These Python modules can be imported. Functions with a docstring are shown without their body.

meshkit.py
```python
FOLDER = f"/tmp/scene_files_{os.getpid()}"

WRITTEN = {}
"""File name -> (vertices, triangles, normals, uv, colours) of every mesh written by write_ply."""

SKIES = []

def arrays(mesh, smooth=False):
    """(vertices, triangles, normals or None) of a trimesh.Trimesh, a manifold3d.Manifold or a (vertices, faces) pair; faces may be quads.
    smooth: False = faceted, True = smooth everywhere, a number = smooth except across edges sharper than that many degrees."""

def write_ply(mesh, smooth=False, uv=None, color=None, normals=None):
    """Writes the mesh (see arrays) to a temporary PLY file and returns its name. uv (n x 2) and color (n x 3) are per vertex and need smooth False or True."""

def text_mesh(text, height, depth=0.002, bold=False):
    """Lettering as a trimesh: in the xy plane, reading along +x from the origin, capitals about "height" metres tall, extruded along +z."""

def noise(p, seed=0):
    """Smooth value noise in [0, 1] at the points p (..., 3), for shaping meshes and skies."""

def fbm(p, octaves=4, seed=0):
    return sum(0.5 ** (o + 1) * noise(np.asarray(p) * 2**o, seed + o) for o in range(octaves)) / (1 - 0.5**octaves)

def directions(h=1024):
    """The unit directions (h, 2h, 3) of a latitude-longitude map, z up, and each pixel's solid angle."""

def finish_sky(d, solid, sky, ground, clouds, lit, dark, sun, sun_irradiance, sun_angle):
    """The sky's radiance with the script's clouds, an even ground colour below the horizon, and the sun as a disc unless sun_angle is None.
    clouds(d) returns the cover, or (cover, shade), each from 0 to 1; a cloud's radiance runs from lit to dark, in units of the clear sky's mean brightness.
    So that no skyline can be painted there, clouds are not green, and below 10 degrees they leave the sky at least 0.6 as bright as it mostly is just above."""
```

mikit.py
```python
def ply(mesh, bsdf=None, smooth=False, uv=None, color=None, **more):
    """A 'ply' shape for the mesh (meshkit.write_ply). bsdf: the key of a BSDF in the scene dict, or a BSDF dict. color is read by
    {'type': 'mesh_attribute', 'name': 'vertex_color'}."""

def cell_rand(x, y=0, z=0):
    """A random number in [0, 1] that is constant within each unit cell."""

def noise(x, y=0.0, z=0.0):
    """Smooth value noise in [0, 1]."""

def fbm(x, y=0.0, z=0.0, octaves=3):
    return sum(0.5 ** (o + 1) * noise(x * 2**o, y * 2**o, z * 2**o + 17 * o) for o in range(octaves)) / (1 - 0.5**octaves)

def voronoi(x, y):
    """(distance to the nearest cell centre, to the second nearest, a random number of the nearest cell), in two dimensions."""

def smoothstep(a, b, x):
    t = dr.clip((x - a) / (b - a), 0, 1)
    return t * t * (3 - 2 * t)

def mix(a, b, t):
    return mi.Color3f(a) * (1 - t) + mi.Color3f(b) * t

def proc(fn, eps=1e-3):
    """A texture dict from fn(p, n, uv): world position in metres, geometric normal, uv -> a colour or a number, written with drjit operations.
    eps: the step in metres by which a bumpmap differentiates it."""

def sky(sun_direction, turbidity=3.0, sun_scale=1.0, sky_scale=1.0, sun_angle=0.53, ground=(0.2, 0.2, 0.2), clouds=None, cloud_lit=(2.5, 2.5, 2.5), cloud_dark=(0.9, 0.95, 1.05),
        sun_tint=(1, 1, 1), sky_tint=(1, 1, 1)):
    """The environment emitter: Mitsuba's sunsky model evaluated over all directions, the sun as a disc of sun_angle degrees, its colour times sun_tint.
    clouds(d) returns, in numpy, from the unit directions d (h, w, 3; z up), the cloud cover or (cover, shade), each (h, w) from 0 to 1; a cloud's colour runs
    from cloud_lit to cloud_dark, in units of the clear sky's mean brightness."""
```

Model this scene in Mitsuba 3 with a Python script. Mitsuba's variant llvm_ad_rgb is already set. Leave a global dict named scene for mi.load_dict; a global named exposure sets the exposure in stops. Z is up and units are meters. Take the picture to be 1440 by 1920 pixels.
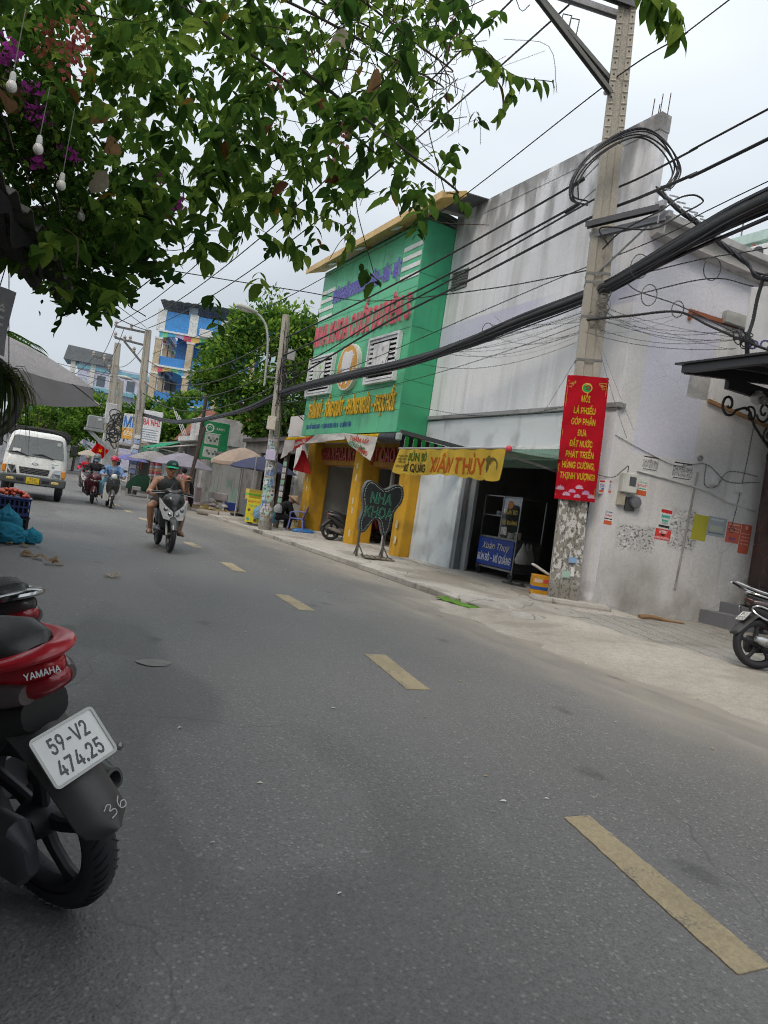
import math, random
import numpy as np, trimesh, drjit as dr, mitsuba as mi
import mikit, meshkit
import manifold3d as m3
from shapely.geometry import Polygon, LineString, Point, box as sbox
from shapely.ops import unary_union

T = mi.ScalarTransform4f
scene, labels = {}, {}
exposure = 2.3
# ------------------------------------------------------------------ camera, sky
CAM_UP = [-0.12689691, 0.07654642, 0.98895795]
CAM_F = [0.4830145, 0.87559318, -0.00579446]
CAM_Z = 1.26
scene['camera'] = {'type': 'perspective', 'fov': 56.43, 'fov_axis': 'x', 'near_clip': 0.05, 'far_clip': 2000.0,
                   'to_world': T().look_at(origin=[0, 0, CAM_Z], target=[CAM_F[0], CAM_F[1], CAM_Z + CAM_F[2]], up=CAM_UP)}


def cloud_cover(d):
 n = meshkit.fbm(d * np.array([2.2, 2.2, 5.0]) + 7.0, 4, seed=3)
 zen = np.clip(d[..., 2], 0, 1)
 shade = 0.98 - 0.86 * zen + 0.42 * (n - 0.5)
 return np.ones(d.shape[:2]), np.clip(shade, 0, 1)


scene['sky'] = mikit.sky([-0.55, -0.42, 0.72], turbidity=4, sun_scale=0.22, sun_angle=24, clouds=cloud_cover,
                         cloud_lit=(2.68, 2.84, 3.0), cloud_dark=(0.87, 0.98, 1.09), sun_tint=(0.92, 0.98, 1.1))

# ------------------------------------------------------------------ colour packing + materials
proc, noise, fbm, voronoi, cell_rand, smoothstep, mix = mikit.proc, mikit.noise, mikit.fbm, mikit.voronoi, mikit.cell_rand, mikit.smoothstep, mikit.mix


def code(rgb):
 q = np.clip(np.round(np.sqrt(np.clip(np.asarray(rgb, float), 0, 1)) * 63), 0, 63)
 return float(q[0] * 4096 + q[1] * 64 + q[2]) + 0.5


def unpack(uv):
 u = dr.floor(uv.x)
 r = dr.floor(u / 4096)
 g = dr.floor((u - r * 4096) / 64)
 b = u - r * 4096 - g * 64
 s = 1 / 3969.0
 return mi.Color3f(r * r * s, g * g * s, b * b * s)


def plain_col(p, n, uv):          # colour of the piece, broken up by grime: uv.y says how much
 c = unpack(uv)
 a = fbm(p.x * 2.3, p.y * 2.3, p.z * 2.3, 3)
 st = noise(p.x * 9, p.y * 9, p.z * 0.8)
 f = noise(p.x * 55, p.y * 55, p.z * 55)
 d = uv.y * (0.9 * smoothstep(0.45, 0.8, a) + 0.7 * smoothstep(0.55, 0.95, st) + 0.25 * f)
 grime = mi.Color3f(0.115, 0.1, 0.08)
 return c * (1 - 0.55 * d) + grime * (0.28 * d)


def leaf_col(p, n, uv):
 c = unpack(uv)
 return c * (0.82 + 0.36 * noise(p.x * 14, p.y * 14, p.z * 14))


PLAIN, LEAF = proc(plain_col), proc(leaf_col)


def two(d):
 return {'type': 'twosided', 'b': d}


def prin(col, rough, **k):
 return two({'type': 'principled', 'base_color': col, 'roughness': rough, **k})


scene['m_matte'] = prin(PLAIN, 0.8, specular=0.25)
scene['m_satin'] = prin(PLAIN, 0.42, specular=0.45)
scene['m_gloss'] = prin(PLAIN, 0.2, specular=0.5, clearcoat=0.8, clearcoat_gloss=0.95)
scene['m_metal'] = prin(PLAIN, 0.38, metallic=0.85, specular=0.5)
scene['m_chrome'] = prin(PLAIN, 0.13, metallic=1.0)
scene['m_leaf'] = {'type': 'principledthin', 'base_color': LEAF, 'roughness': 0.42, 'diff_trans': 1.05, 'spec_trans': 0.0, 'eta': 1.4}
scene['m_cloth'] = {'type': 'principledthin', 'base_color': PLAIN, 'roughness': 0.75, 'diff_trans': 0.55, 'spec_trans': 0.0, 'eta': 1.3}
scene['m_glass'] = {'type': 'thindielectric', 'int_ior': 1.5}


def C3(*a):
 return mi.Color3f(*a)


def asphalt_col(p, n, uv):
 x, y = p.x, p.y
 big = fbm(x * 0.55, y * 0.4, 0, 4)
 c = C3(0.124, 0.122, 0.119) * (0.79 + 0.42 * big)
 g1 = noise(x * 210, y * 210)
 g2 = noise(x * 90 + 5, y * 90)
 c = c * (0.7 + 0.38 * g1 + 0.24 * g2)
 d1, d2, r = voronoi(x * 46, y * 46)
 c = mix(c, C3(0.30, 0.285, 0.26), smoothstep(0.33, 0.2, d1) * dr.select(r > 0.84, 0.42, 0.0))
 wx, wy = x + 0.02 * noise(x * 30, y * 30), y + 0.02 * noise(x * 30, y * 30, 4)
 e1, e2, s = voronoi(wx * 8.5, wy * 8.5)
 c = mix(c, C3(0.3, 0.285, 0.26), smoothstep(0.12, 0.07, e1 * (0.6 + 1.3 * noise(x * 60, y * 60))) * dr.select(s > 0.88, 0.42, 0.0))
 # worn wheel paths a little lighter, oil-dark line between
 lane = dr.abs(dr.abs(x - 4.4 - 0.05 * (y - 6)) - 0.75)
 c = c * (0.97 + 0.14 * smoothstep(0.45, 0.0, lane) * noise(x * 2, y * 0.5))
 # sand and dust gathered towards the right kerb
 edge = 6.9 - 1.25 * smoothstep(10.5, 7.0, y) + 0.35 * noise(y * 0.6)
 dust = smoothstep(-2.3, -0.1, x - edge + 1.1 * (fbm(x * 1.1, y * 0.7, 3, 4) - 0.5)) * (0.55 + 0.6 * fbm(x * 5, y * 3, 1, 3))
 dust = dust * smoothstep(46, 20, y)
 c = mix(c, C3(0.285, 0.256, 0.215), dr.minimum(dust, 0.85))
 # fine cracks, drip stains, a rolled-in repair strip
 kx, ky = x + 0.5 * fbm(x * 1.5, y * 1.5, 11, 4), y + 0.5 * fbm(x * 1.5, y * 1.5, 13, 4)
 k1, k2, kr = voronoi(kx * 0.42, ky * 0.25)
 c = c * (1 - 0.22 * smoothstep(0.006, 0.001, k2 - k1) * smoothstep(0.5, 0.62, noise(x * 0.8, y * 0.6, 5)))
 kl = dr.abs(x - (6.55 + (y - 9.7) * 0.047) + 0.02)
 c = mix(c, C3(0.06, 0.052, 0.042), 0.75 * smoothstep(0.09, 0.02, kl) * smoothstep(9.0, 9.8, y))
 o1, o2, orr = voronoi(x * 1.1, y * 0.7)
 c = c * (1 - 0.3 * smoothstep(0.1, 0.02, o1 * (0.6 + 0.8 * noise(x * 9, y * 9))) * dr.select(orr > 0.6, 1.0, 0.0))
 strip = smoothstep(0.015, 0.0, dr.abs(x - 5.05 - 0.03 * y - 0.03 * noise(y * 3)) - 0.22) * smoothstep(1.0, 2.0, y)
 c = c * (1 - 0.1 * strip)
 # damp dark repairs near the left edge
 pt = smoothstep(0.60, 0.68, fbm(x * 0.9 + 3, y * 0.35 + 1, 2, 3)) * smoothstep(2.6, 1.2, x)
 return c * (1 - 0.25 * pt)


def asphalt_h(p, n, uv):
 x, y = p.x, p.y
 d1, d2, r = voronoi(x * 85, y * 85)
 return 0.6 * noise(x * 150, y * 150) + 0.5 * smoothstep(0.5, 0.15, d1) * r + 0.6 * fbm(x * 20, y * 20, 0, 2)


def conc_col(p, n, uv):
 x, y, z = p.x, p.y, p.z
 a = fbm(x * 0.9, y * 0.9, z * 0.9, 4)
 c = mix(C3(0.265, 0.248, 0.222), C3(0.41, 0.388, 0.35), a)
 c = c * (0.82 + 0.22 * noise(x * 60, y * 60, z * 60) + 0.14 * noise(x * 14, y * 14, z * 14))
 st = smoothstep(0.52, 0.72, fbm(x * 1.7 + 9, y * 0.8, z, 4))
 c = mix(c, C3(0.16, 0.142, 0.118), 0.55 * st)
 wx, wy = x + 0.25 * fbm(x * 2, y * 2, 0, 3), y + 0.25 * fbm(x * 2, y * 2, 5, 3)
 d1, d2, r = voronoi(wx * 0.55, wy * 0.55)
 c = c * (1 - 0.5 * smoothstep(0.02, 0.0, d2 - d1))
 blot = smoothstep(0.16, 0.08, voronoi(x * 3.1, y * 3.1)[0]) * smoothstep(0.55, 0.7, noise(x * 1.1, y * 1.1))
 return c * (1 - 0.35 * blot)


def conc_h(p, n, uv):
 return fbm(p.x * 18, p.y * 18, p.z * 18, 3) + 0.35 * noise(p.x * 120, p.y * 120, p.z * 120)


def apron_col(p, n, uv):
 x, y = p.x, p.y
 a = fbm(x * 1.1, y * 1.1, 2, 4)
 c = mix(C3(0.25, 0.227, 0.192), C3(0.385, 0.355, 0.31), a)
 c = c * (0.8 + 0.25 * noise(x * 70, y * 70) + 0.15 * noise(x * 17, y * 17))
 c = mix(c, C3(0.2, 0.175, 0.145), 0.5 * smoothstep(0.55, 0.75, fbm(x * 1.3, y * 2.1 + 4, 8, 4)))
 u = (x * 0.93 - y * 0.37) * 3.4
 v = (x * 0.37 + y * 0.93) * 3.4
 line = dr.maximum(smoothstep(0.06, 0.02, dr.abs(u - dr.floor(u) - 0.5)), smoothstep(0.06, 0.02, dr.abs(v * 4 - dr.floor(v * 4) - 0.5)) * 0.75)
 onlytile = smoothstep(7.55, 7.75, x + 0.25 * y * 0.0 + 0.3 * (noise(x * 3, y * 3) - 0.5))
 c = mix(c, c * 0.45, line * onlytile * 0.85)
 return mix(c, c * C3(0.82, 0.86, 0.9), onlytile)


def paint_col(p, n, uv):           # worn thermoplastic lane paint, chipped through to the asphalt
 x, y = p.x, p.y
 w = fbm(x * 9, y * 9, 3, 4) + 0.5 * noise(x * 120, y * 120) - 0.25
 c = C3(0.285, 0.235, 0.15) * (0.62 + 0.35 * fbm(x * 5, y * 3, 7, 3) + 0.24 * noise(x * 190, y * 190) + 0.2 * noise(x * 80, y * 80))
 c = mix(c, C3(0.15, 0.135, 0.115), 0.55 * smoothstep(0.45, 0.8, fbm(x * 3, y * 1.2, 9, 3)))
 return mix(c, C3(0.11, 0.108, 0.105), 0.6 * smoothstep(0.66, 0.84, w))


def facade_col(p, n, uv):          # big weathered white street wall
 y, z = p.y + p.x, p.z
 a = fbm(y * 0.8, z * 0.5, 1, 4)
 c = mix(C3(0.71, 0.71, 0.735), C3(0.81, 0.81, 0.835), a)
 st = fbm(y * 4.2, z * 0.32, 4, 4)
 c = mix(c, C3(0.44, 0.43, 0.42), (0.28 + 0.25 * smoothstep(4.5, 7.5, z)) * smoothstep(0.48, 0.8, st))
 st2 = noise(y * 16, z * 0.5, 9)
 c = mix(c, C3(0.4, 0.39, 0.38), 0.2 * smoothstep(0.6, 0.95, st2))
 top = smoothstep(6.4, 8.7, z + 1.1 * fbm(y * 2.2, z * 0.4, 6, 4) - 0.55)
 c = mix(c, C3(0.2, 0.195, 0.19), 0.75 * top * smoothstep(0.38, 0.66, fbm(y * 3, z * 0.9, 12, 4)))
 cr = smoothstep(8.0, 8.75, z) * smoothstep(0.35, 0.62, fbm(y * 2.5, z * 2, 15, 4))
 c = mix(c, C3(0.13, 0.125, 0.12), 0.65 * cr)
 lil = smoothstep(0.03, -0.03, z - 5.95 + 0.02 * (y - 22)) * smoothstep(-0.03, 0.03, z - 5.35 + 0.02 * (y - 22) + 0.15 * (noise(y * 0.9, 3) - 0.5))
 c = mix(c, C3(0.56, 0.56, 0.7), 0.75 * lil * smoothstep(0.2, 0.5, noise(y * 0.35, z)))
 low = smoothstep(0.9, 0.15, z) * smoothstep(0.45, 0.7, fbm(y * 9, z * 7, 2, 3))
 c = mix(c, C3(0.36, 0.36, 0.36), 0.5 * low)
 return c * (0.93 + 0.1 * noise(y * 40, z * 40))


def sidewall_col(p, n, uv):        # alley wall: patched plaster
 s = (p.x - 9.3) * 0.9306 - (p.y - 9.07) * 0.366
 z = p.z
 a = fbm(s * 1.3, z * 1.3, 1, 4)
 c = mix(C3(0.58, 0.575, 0.575), C3(0.74, 0.735, 0.74), a)
 wob = 0.05 * (fbm(s * 4, z * 4, 7, 3) - 0.5)
 up = smoothstep(-0.02, 0.02, z + wob - 4.95)
 c = mix(c, C3(0.665, 0.67, 0.74), 0.85 * up)
 lil = smoothstep(-0.01, 0.01, s + wob - 0.36) * smoothstep(0.01, -0.01, s + wob - 1.52) * smoothstep(-0.015, 0.015, z + wob - 2.88) * smoothstep(0.015, -0.015, z + wob - 5.0)
 c = mix(c, C3(0.64, 0.65, 0.76), 0.9 * lil)
 lil2 = smoothstep(-0.01, 0.01, s + wob - 1.15) * smoothstep(0.01, -0.01, s + wob - 1.62) * smoothstep(-0.015, 0.015, z + wob - 4.55) * smoothstep(0.015, -0.015, z - 5.5)
 c = mix(c, C3(0.60, 0.60, 0.72), 0.7 * lil2)
 cem = smoothstep(-0.01, 0.01, s + wob - 1.2) * smoothstep(0.01, -0.01, s + wob - 1.6) * smoothstep(-0.02, 0.02, z + 2 * wob - 3.98) * smoothstep(0.02, -0.02, z - 4.4)
 c = mix(c, C3(0.4, 0.39, 0.375) * (0.7 + 0.6 * fbm(s * 9, z * 9, 3, 3)), 0.9 * cem)
 # scraped-off bills
 sc = 0.0
 for (s0, s1, z0, z1) in ((0.34, 1.0, 1.17, 1.6), (1.26, 1.76, 1.32, 2.02)):
  m_ = smoothstep(-0.05, 0.05, s - s0 + 2 * wob) * smoothstep(0.05, -0.05, s - s1 + 2 * wob) * smoothstep(-0.05, 0.05, z - z0 + 2 * wob) * smoothstep(0.05, -0.05, z - z1 + 2 * wob)
  sc = dr.maximum(sc, m_)
 c = mix(c, C3(0.4, 0.395, 0.385), 0.5 * sc)
 frag = sc * smoothstep(0.56, 0.6, noise(s * 24, z * 42, 2)) * smoothstep(0.35, 0.5, noise(s * 4, z * 4, 9))
 c = mix(c, C3(0.72, 0.72, 0.72), 0.85 * frag)
 c = mix(c, C3(0.08, 0.08, 0.085), 0.75 * sc * smoothstep(0.66, 0.7, noise(s * 40 + 3, z * 60, 5)))
 chips = smoothstep(0.7, 0.74, noise(s * 17, z * 17, 21)) * smoothstep(1.4, 1.0, z) * smoothstep(1.2, 1.9, s)
 c = mix(c, C3(0.74, 0.74, 0.73), 0.8 * chips)
 low = smoothstep(1.5, 0.3, z + 0.6 * (fbm(s * 2, z * 2, 5, 4) - 0.5))
 c = mix(c, C3(0.24, 0.225, 0.2), 0.6 * low * fbm(s * 3, z * 2, 8, 4) * 1.5)
 drip = smoothstep(0.6, 0.85, fbm(s * 5, z * 0.5, 30, 3)) * smoothstep(4.5, 1.5, z)
 c = mix(c, C3(0.3, 0.29, 0.27), 0.4 * drip)
 wx, wz = s + 0.3 * fbm(s * 2, z * 2, 2, 3), z + 0.3 * fbm(s * 2, z * 2, 4, 3)
 d1, d2, r = voronoi(wx * 0.8, wz * 0.8)
 c = c * (1 - 0.28 * smoothstep(0.008, 0.0, d2 - d1) * smoothstep(0.4, 0.6, noise(s * 1.1, z * 1.1, 40)))
 return c * (0.9 + 0.14 * noise(s * 50, z * 50))


def pole_col(p, n, uv):
 a = fbm(p.x * 3, p.y * 3, p.z * 1.2, 4)
 c = mix(C3(0.29, 0.265, 0.225), C3(0.43, 0.4, 0.345), a)
 c = c * (0.85 + 0.25 * noise(p.x * 60, p.y * 60, p.z * 60))
 th = (p.x * 7 + p.y * 7)
 # whitewash and scraps of old bills below 2.6 m
 low = smoothstep(2.7, 2.3, p.z)
 nz = fbm(p.x * 21, p.y * 21, p.z * 11, 4)
 c = mix(c, C3(0.16, 0.155, 0.145), low * 0.5)
 c = mix(c, C3(0.62, 0.61, 0.59), 0.85 * low * smoothstep(0.5, 0.55, nz) * smoothstep(0.35, 0.6, p.z))
 return mix(c, C3(0.06, 0.06, 0.055), 0.7 * low * smoothstep(0.6, 0.66, fbm(p.x * 36, p.y * 36, p.z * 20, 3)))


def marble_col(p, n, uv):
 s = p.y + p.x
 w = 0.5 * fbm(s * 3, p.z * 3, p.x, 4)
 d1, d2, r = voronoi(s * 4.5 + w, p.z * 2.6 + w)
 c = mix(C3(0.012, 0.01, 0.01), C3(0.05, 0.02, 0.018), fbm(s * 3, p.z * 2, 4, 3))
 return mix(c, C3(0.38, 0.2, 0.13), 0.55 * smoothstep(0.035, 0.0, d2 - d1) * noise(s * 7, p.z * 7))


def sand_h(p, n, uv):
 return fbm(p.x * 12, p.y * 12, 0, 4) + 0.4 * noise(p.x * 80, p.y * 80)


def plaster_h(p, n, uv):
 return fbm((p.x + p.y) * 14, p.z * 14, 0, 3)


def bumped(base, fn, s, eps=2e-3):
 return {'type': 'bumpmap', 'arbitrary': proc(fn, eps), 'scale': s, 'nested': base}


scene['m_asphalt'] = two({'type': 'bumpmap', 'tex': proc(asphalt_h, 2e-3), 'scale': 0.0035, 'nested': {'type': 'principled', 'base_color': proc(asphalt_col), 'roughness': 0.62, 'specular': 0.45}})
scene['m_concrete'] = two({'type': 'bumpmap', 'tex': proc(conc_h, 3e-3), 'scale': 0.006, 'nested': {'type': 'principled', 'base_color': proc(conc_col), 'roughness': 0.85, 'specular': 0.25}})
scene['m_apron'] = two({'type': 'bumpmap', 'tex': proc(sand_h, 3e-3), 'scale': 0.012, 'nested': {'type': 'principled', 'base_color': proc(apron_col), 'roughness': 0.9, 'specular': 0.2}})
scene['m_facade'] = two({'type': 'bumpmap', 'tex': proc(plaster_h, 3e-3), 'scale': 0.004, 'nested': {'type': 'principled', 'base_color': proc(facade_col), 'roughness': 0.85, 'specular': 0.2}})
scene['m_sidewall'] = two({'type': 'bumpmap', 'tex': proc(plaster_h, 3e-3), 'scale': 0.005, 'nested': {'type': 'principled', 'base_color': proc(sidewall_col), 'roughness': 0.85, 'specular': 0.2}})
scene['m_lane'] = prin(proc(paint_col), 0.7, specular=0.3)
scene['m_pole'] = prin(proc(pole_col), 0.85, specular=0.2)
scene['m_marble'] = prin(proc(marble_col), 0.12, specular=0.5)

# ------------------------------------------------------------------ mesh helpers
rng = np.random.default_rng(11)


def A(*v):
 return np.array(v, float)


def unit(v):
 v = np.asarray(v, float)
 return v / (np.linalg.norm(v, axis=-1, keepdims=True) + 1e-12)


def frame(o, r, u):
 """4x4: local x along r, local y along u, local z out of them."""
 r = unit(r); u = unit(np.asarray(u, float) - np.dot(u, r) * r)
 m = np.eye(4); m[:3, 0] = r; m[:3, 1] = u; m[:3, 2] = np.cross(r, u); m[:3, 3] = o
 return m


def xf(m, v):
 return np.asarray(v, float) @ m[:3, :3].T + m[:3, 3]


def rotz(a):
 m = np.eye(4); c, s = math.cos(a), math.sin(a)
 m[:2, :2] = [[c, -s], [s, c]]
 return m


def move(x, y, z=0, a=0, s=1.0):
 m = rotz(a); m[:3, :3] *= s; m[:3, 3] = (x, y, z)
 return m


WHITE, BLACK, GREY = (0.74, 0.74, 0.73), (0.018, 0.018, 0.02), (0.3, 0.3, 0.3)


def smooth_normals(v, f, angle):
 n = np.cross(v[f[:, 1]] - v[f[:, 0]], v[f[:, 2]] - v[f[:, 0]])
 un = n / (np.linalg.norm(n, axis=1, keepdims=True) + 1e-20)
 # weld by position
 _, w = np.unique(np.round(v, 5), axis=0, return_inverse=True)
 cv = w.ravel()[f].ravel(); cf = np.repeat(np.arange(len(f)), 3)
 o = np.argsort(cv, kind='stable'); cv, cf2 = cv[o], cf[o]
 acc = n[cf2].copy(); k = 1; ca = math.cos(math.radians(angle)); N = len(cv)
 while k < N and k < 60:
  same = cv[:-k] == cv[k:]
  if not same.any():
   break
  i = np.nonzero(same)[0]; j = i + k
  ok = (un[cf2[i]] * un[cf2[j]]).sum(1) > ca
  i, j = i[ok], j[ok]
  np.add.at(acc, i, n[cf2[j]]); np.add.at(acc, j, n[cf2[i]])
  k += 1
 out = np.empty_like(acc); out[o] = acc
 return unit(out)


class MB:
 """Collects shapes of one part into one mesh; every vertex carries its piece's colour code."""

 def __init__(s, c=GREY, dirt=0.3):
  s.v, s.f, s.u, s.n, s.c, s.d = [], [], [], 0, c, dirt
  s.m = None

 def add(s, v, f, c=None, d=None, m=None):
  v = np.asarray(v, float); f = np.asarray(f, int)
  if f.shape[1] == 4:
   f = np.vstack([f[:, [0, 1, 2]], f[:, [0, 2, 3]]])
  m = s.m if m is None else m
  if m is not None:
   v = xf(m, v)
   if np.linalg.det(m[:3, :3]) < 0:
    f = f[:, ::-1]
  s.v.append(v); s.f.append(f + s.n); s.n += len(v)
  s.u.append(np.tile([code(s.c if c is None else c), s.d if d is None else d], (len(v), 1)))
  return s

 def mesh(s, t, c=None, d=None, m=None):
  if hasattr(t, 'to_mesh'):
   q = t.to_mesh()
   return s.add(q.vert_properties[:, :3], q.tri_verts, c, d, m)
  return s.add(t.vertices, t.faces, c, d, m)

 def box(s, x0, x1, y0, y1, z0, z1, c=None, d=None, m=None):
  v = np.array([[x, y, z] for x in (x0, x1) for y in (y0, y1) for z in (z0, z1)], float)
  f = [[0, 1, 3, 2], [4, 6, 7, 5], [0, 4, 5, 1], [2, 3, 7, 6], [0, 2, 6, 4], [1, 5, 7, 3]]
  return s.add(v, f, c, d, m)

 def rbox(s, x0, x1, y0, y1, z0, z1, r=0.01, c=None, d=None, m=None):
  lo, hi = A(x0, y0, z0), A(x1, y1, z1)
  r = min(r, 0.49 * (hi - lo).min())
  P = []
  for ax in range(3):
   l, h = lo + r, hi - r
   l[ax], h[ax] = lo[ax], hi[ax]
   P += [[x, y, z] for x in (l[0], h[0]) for y in (l[1], h[1]) for z in (l[2], h[2])]
  return s.mesh(m3.Manifold.hull_points(np.array(P)), c, d, m)

 def beam(s, p, q, w, h, up=(0, 0, 1), c=None, d=None, m=None):
  p, q = A(*p), A(*q); a = unit(q - p); L = np.linalg.norm(q - p)
  if abs(np.dot(a, unit(up))) > 0.98:
   up = (1, 0, 0)
  b = unit(np.cross(up, a)); e = np.cross(a, b)
  fr = np.eye(4); fr[:3, 0], fr[:3, 1], fr[:3, 2], fr[:3, 3] = a, b, e, p
  v = np.array([[x, y, z] for x in (0, L) for y in (-w / 2, w / 2) for z in (-h / 2, h / 2)], float)
  f = [[0, 1, 3, 2], [4, 6, 7, 5], [0, 4, 5, 1], [2, 3, 7, 6], [0, 2, 6, 4], [1, 5, 7, 3]]
  return s.add(xf(fr, v), f, c, d, m)

 def tube(s, P, r, k=8, cap=True, c=None, d=None, m=None, closed=False):
  P = np.asarray(P, float); n = len(P)
  if closed:
   t = unit(np.roll(P, -1, 0) - np.roll(P, 1, 0))
  else:
   t = unit(np.gradient(P, axis=0))
  a = np.zeros_like(P)
  g = A(0, 0, 1) if abs(t[0, 2]) < 0.9 else A(1, 0, 0)
  a[0] = unit(np.cross(t[0], g))
  for i in range(1, n):
   w = a[i - 1] - np.dot(a[i - 1], t[i]) * t[i]
   a[i] = unit(w)
  b = np.cross(t, a); th = np.arange(k) * 2 * np.pi / k
  R = np.broadcast_to(np.asarray(r, float), (n,))
  v = P[:, None] + R[:, None, None] * (np.cos(th)[None, :, None] * a[:, None] + np.sin(th)[None, :, None] * b[:, None])
  i, j = np.meshgrid(np.arange(n if closed else n - 1), np.arange(k), indexing='ij')
  i2 = (i + 1) % n
  q = np.stack([i * k + j, i * k + (j + 1) % k, i2 * k + (j + 1) % k, i2 * k + j], -1).reshape(-1, 4)
  f = np.vstack([q[:, [0, 1, 2]], q[:, [0, 2, 3]]]); v = v.reshape(-1, 3)
  if cap and not closed:
   f = np.vstack([f, [[0, x + 1, x] for x in range(1, k - 1)], [[(n - 1) * k, (n - 1) * k + x, (n - 1) * k + x + 1] for x in range(1, k - 1)]])
  return s.add(v, f, c, d, m)

 def loft(s, rings, cap=True, c=None, d=None, m=None, closed=False):
  R = np.asarray(rings, float); n, k = R.shape[:2]
  i, j = np.meshgrid(np.arange(n - 1), np.arange(k), indexing='ij')
  q = np.stack([i * k + j, i * k + (j + 1) % k, (i + 1) * k + (j + 1) % k, (i + 1) * k + j], -1).reshape(-1, 4)
  f = np.vstack([q[:, [0, 1, 2]], q[:, [0, 2, 3]]]); v = R.reshape(-1, 3)
  if cap:
   v = np.vstack([v, R[0].mean(0), R[-1].mean(0)]); a, b = n * k, n * k + 1
   x = np.arange(k)
   f = np.vstack([f, np.stack([np.full(k, a), (x + 1) % k, x], 1), np.stack([np.full(k, b), (n - 1) * k + x, (n - 1) * k + (x + 1) % k], 1)])
  return s.add(v, f, c, d, m)

 def lathe(s, prof, o=(0, 0, 0), ax=(0, 0, 1), k=24, c=None, d=None, m=None, cap=False):
  ax = unit(ax); g = A(0, 0, 1) if abs(ax[2]) < 0.9 else A(1, 0, 0)
  a = unit(np.cross(g, ax)); b = np.cross(ax, a); th = np.arange(k) * 2 * np.pi / k
  ring = np.cos(th)[:, None] * a + np.sin(th)[:, None] * b
  return s.loft([A(*o) + h * ax + max(r, 1e-4) * ring for r, h in prof], cap, c, d, m)

 def prism(s, poly, depth, m=None, c=None, d=None):
  """poly (shapely or points) in local xy, extruded along local +z by depth, placed by m."""
  if not hasattr(poly, 'geom_type'):
   poly = Polygon(poly)
  for g in getattr(poly, 'geoms', [poly]):
   if g.is_empty or g.area < 1e-9 or g.geom_type != 'Polygon':
    continue
   s.mesh(trimesh.creation.extrude_polygon(g, depth, engine='earcut'), c, d, m)
  return s

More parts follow.
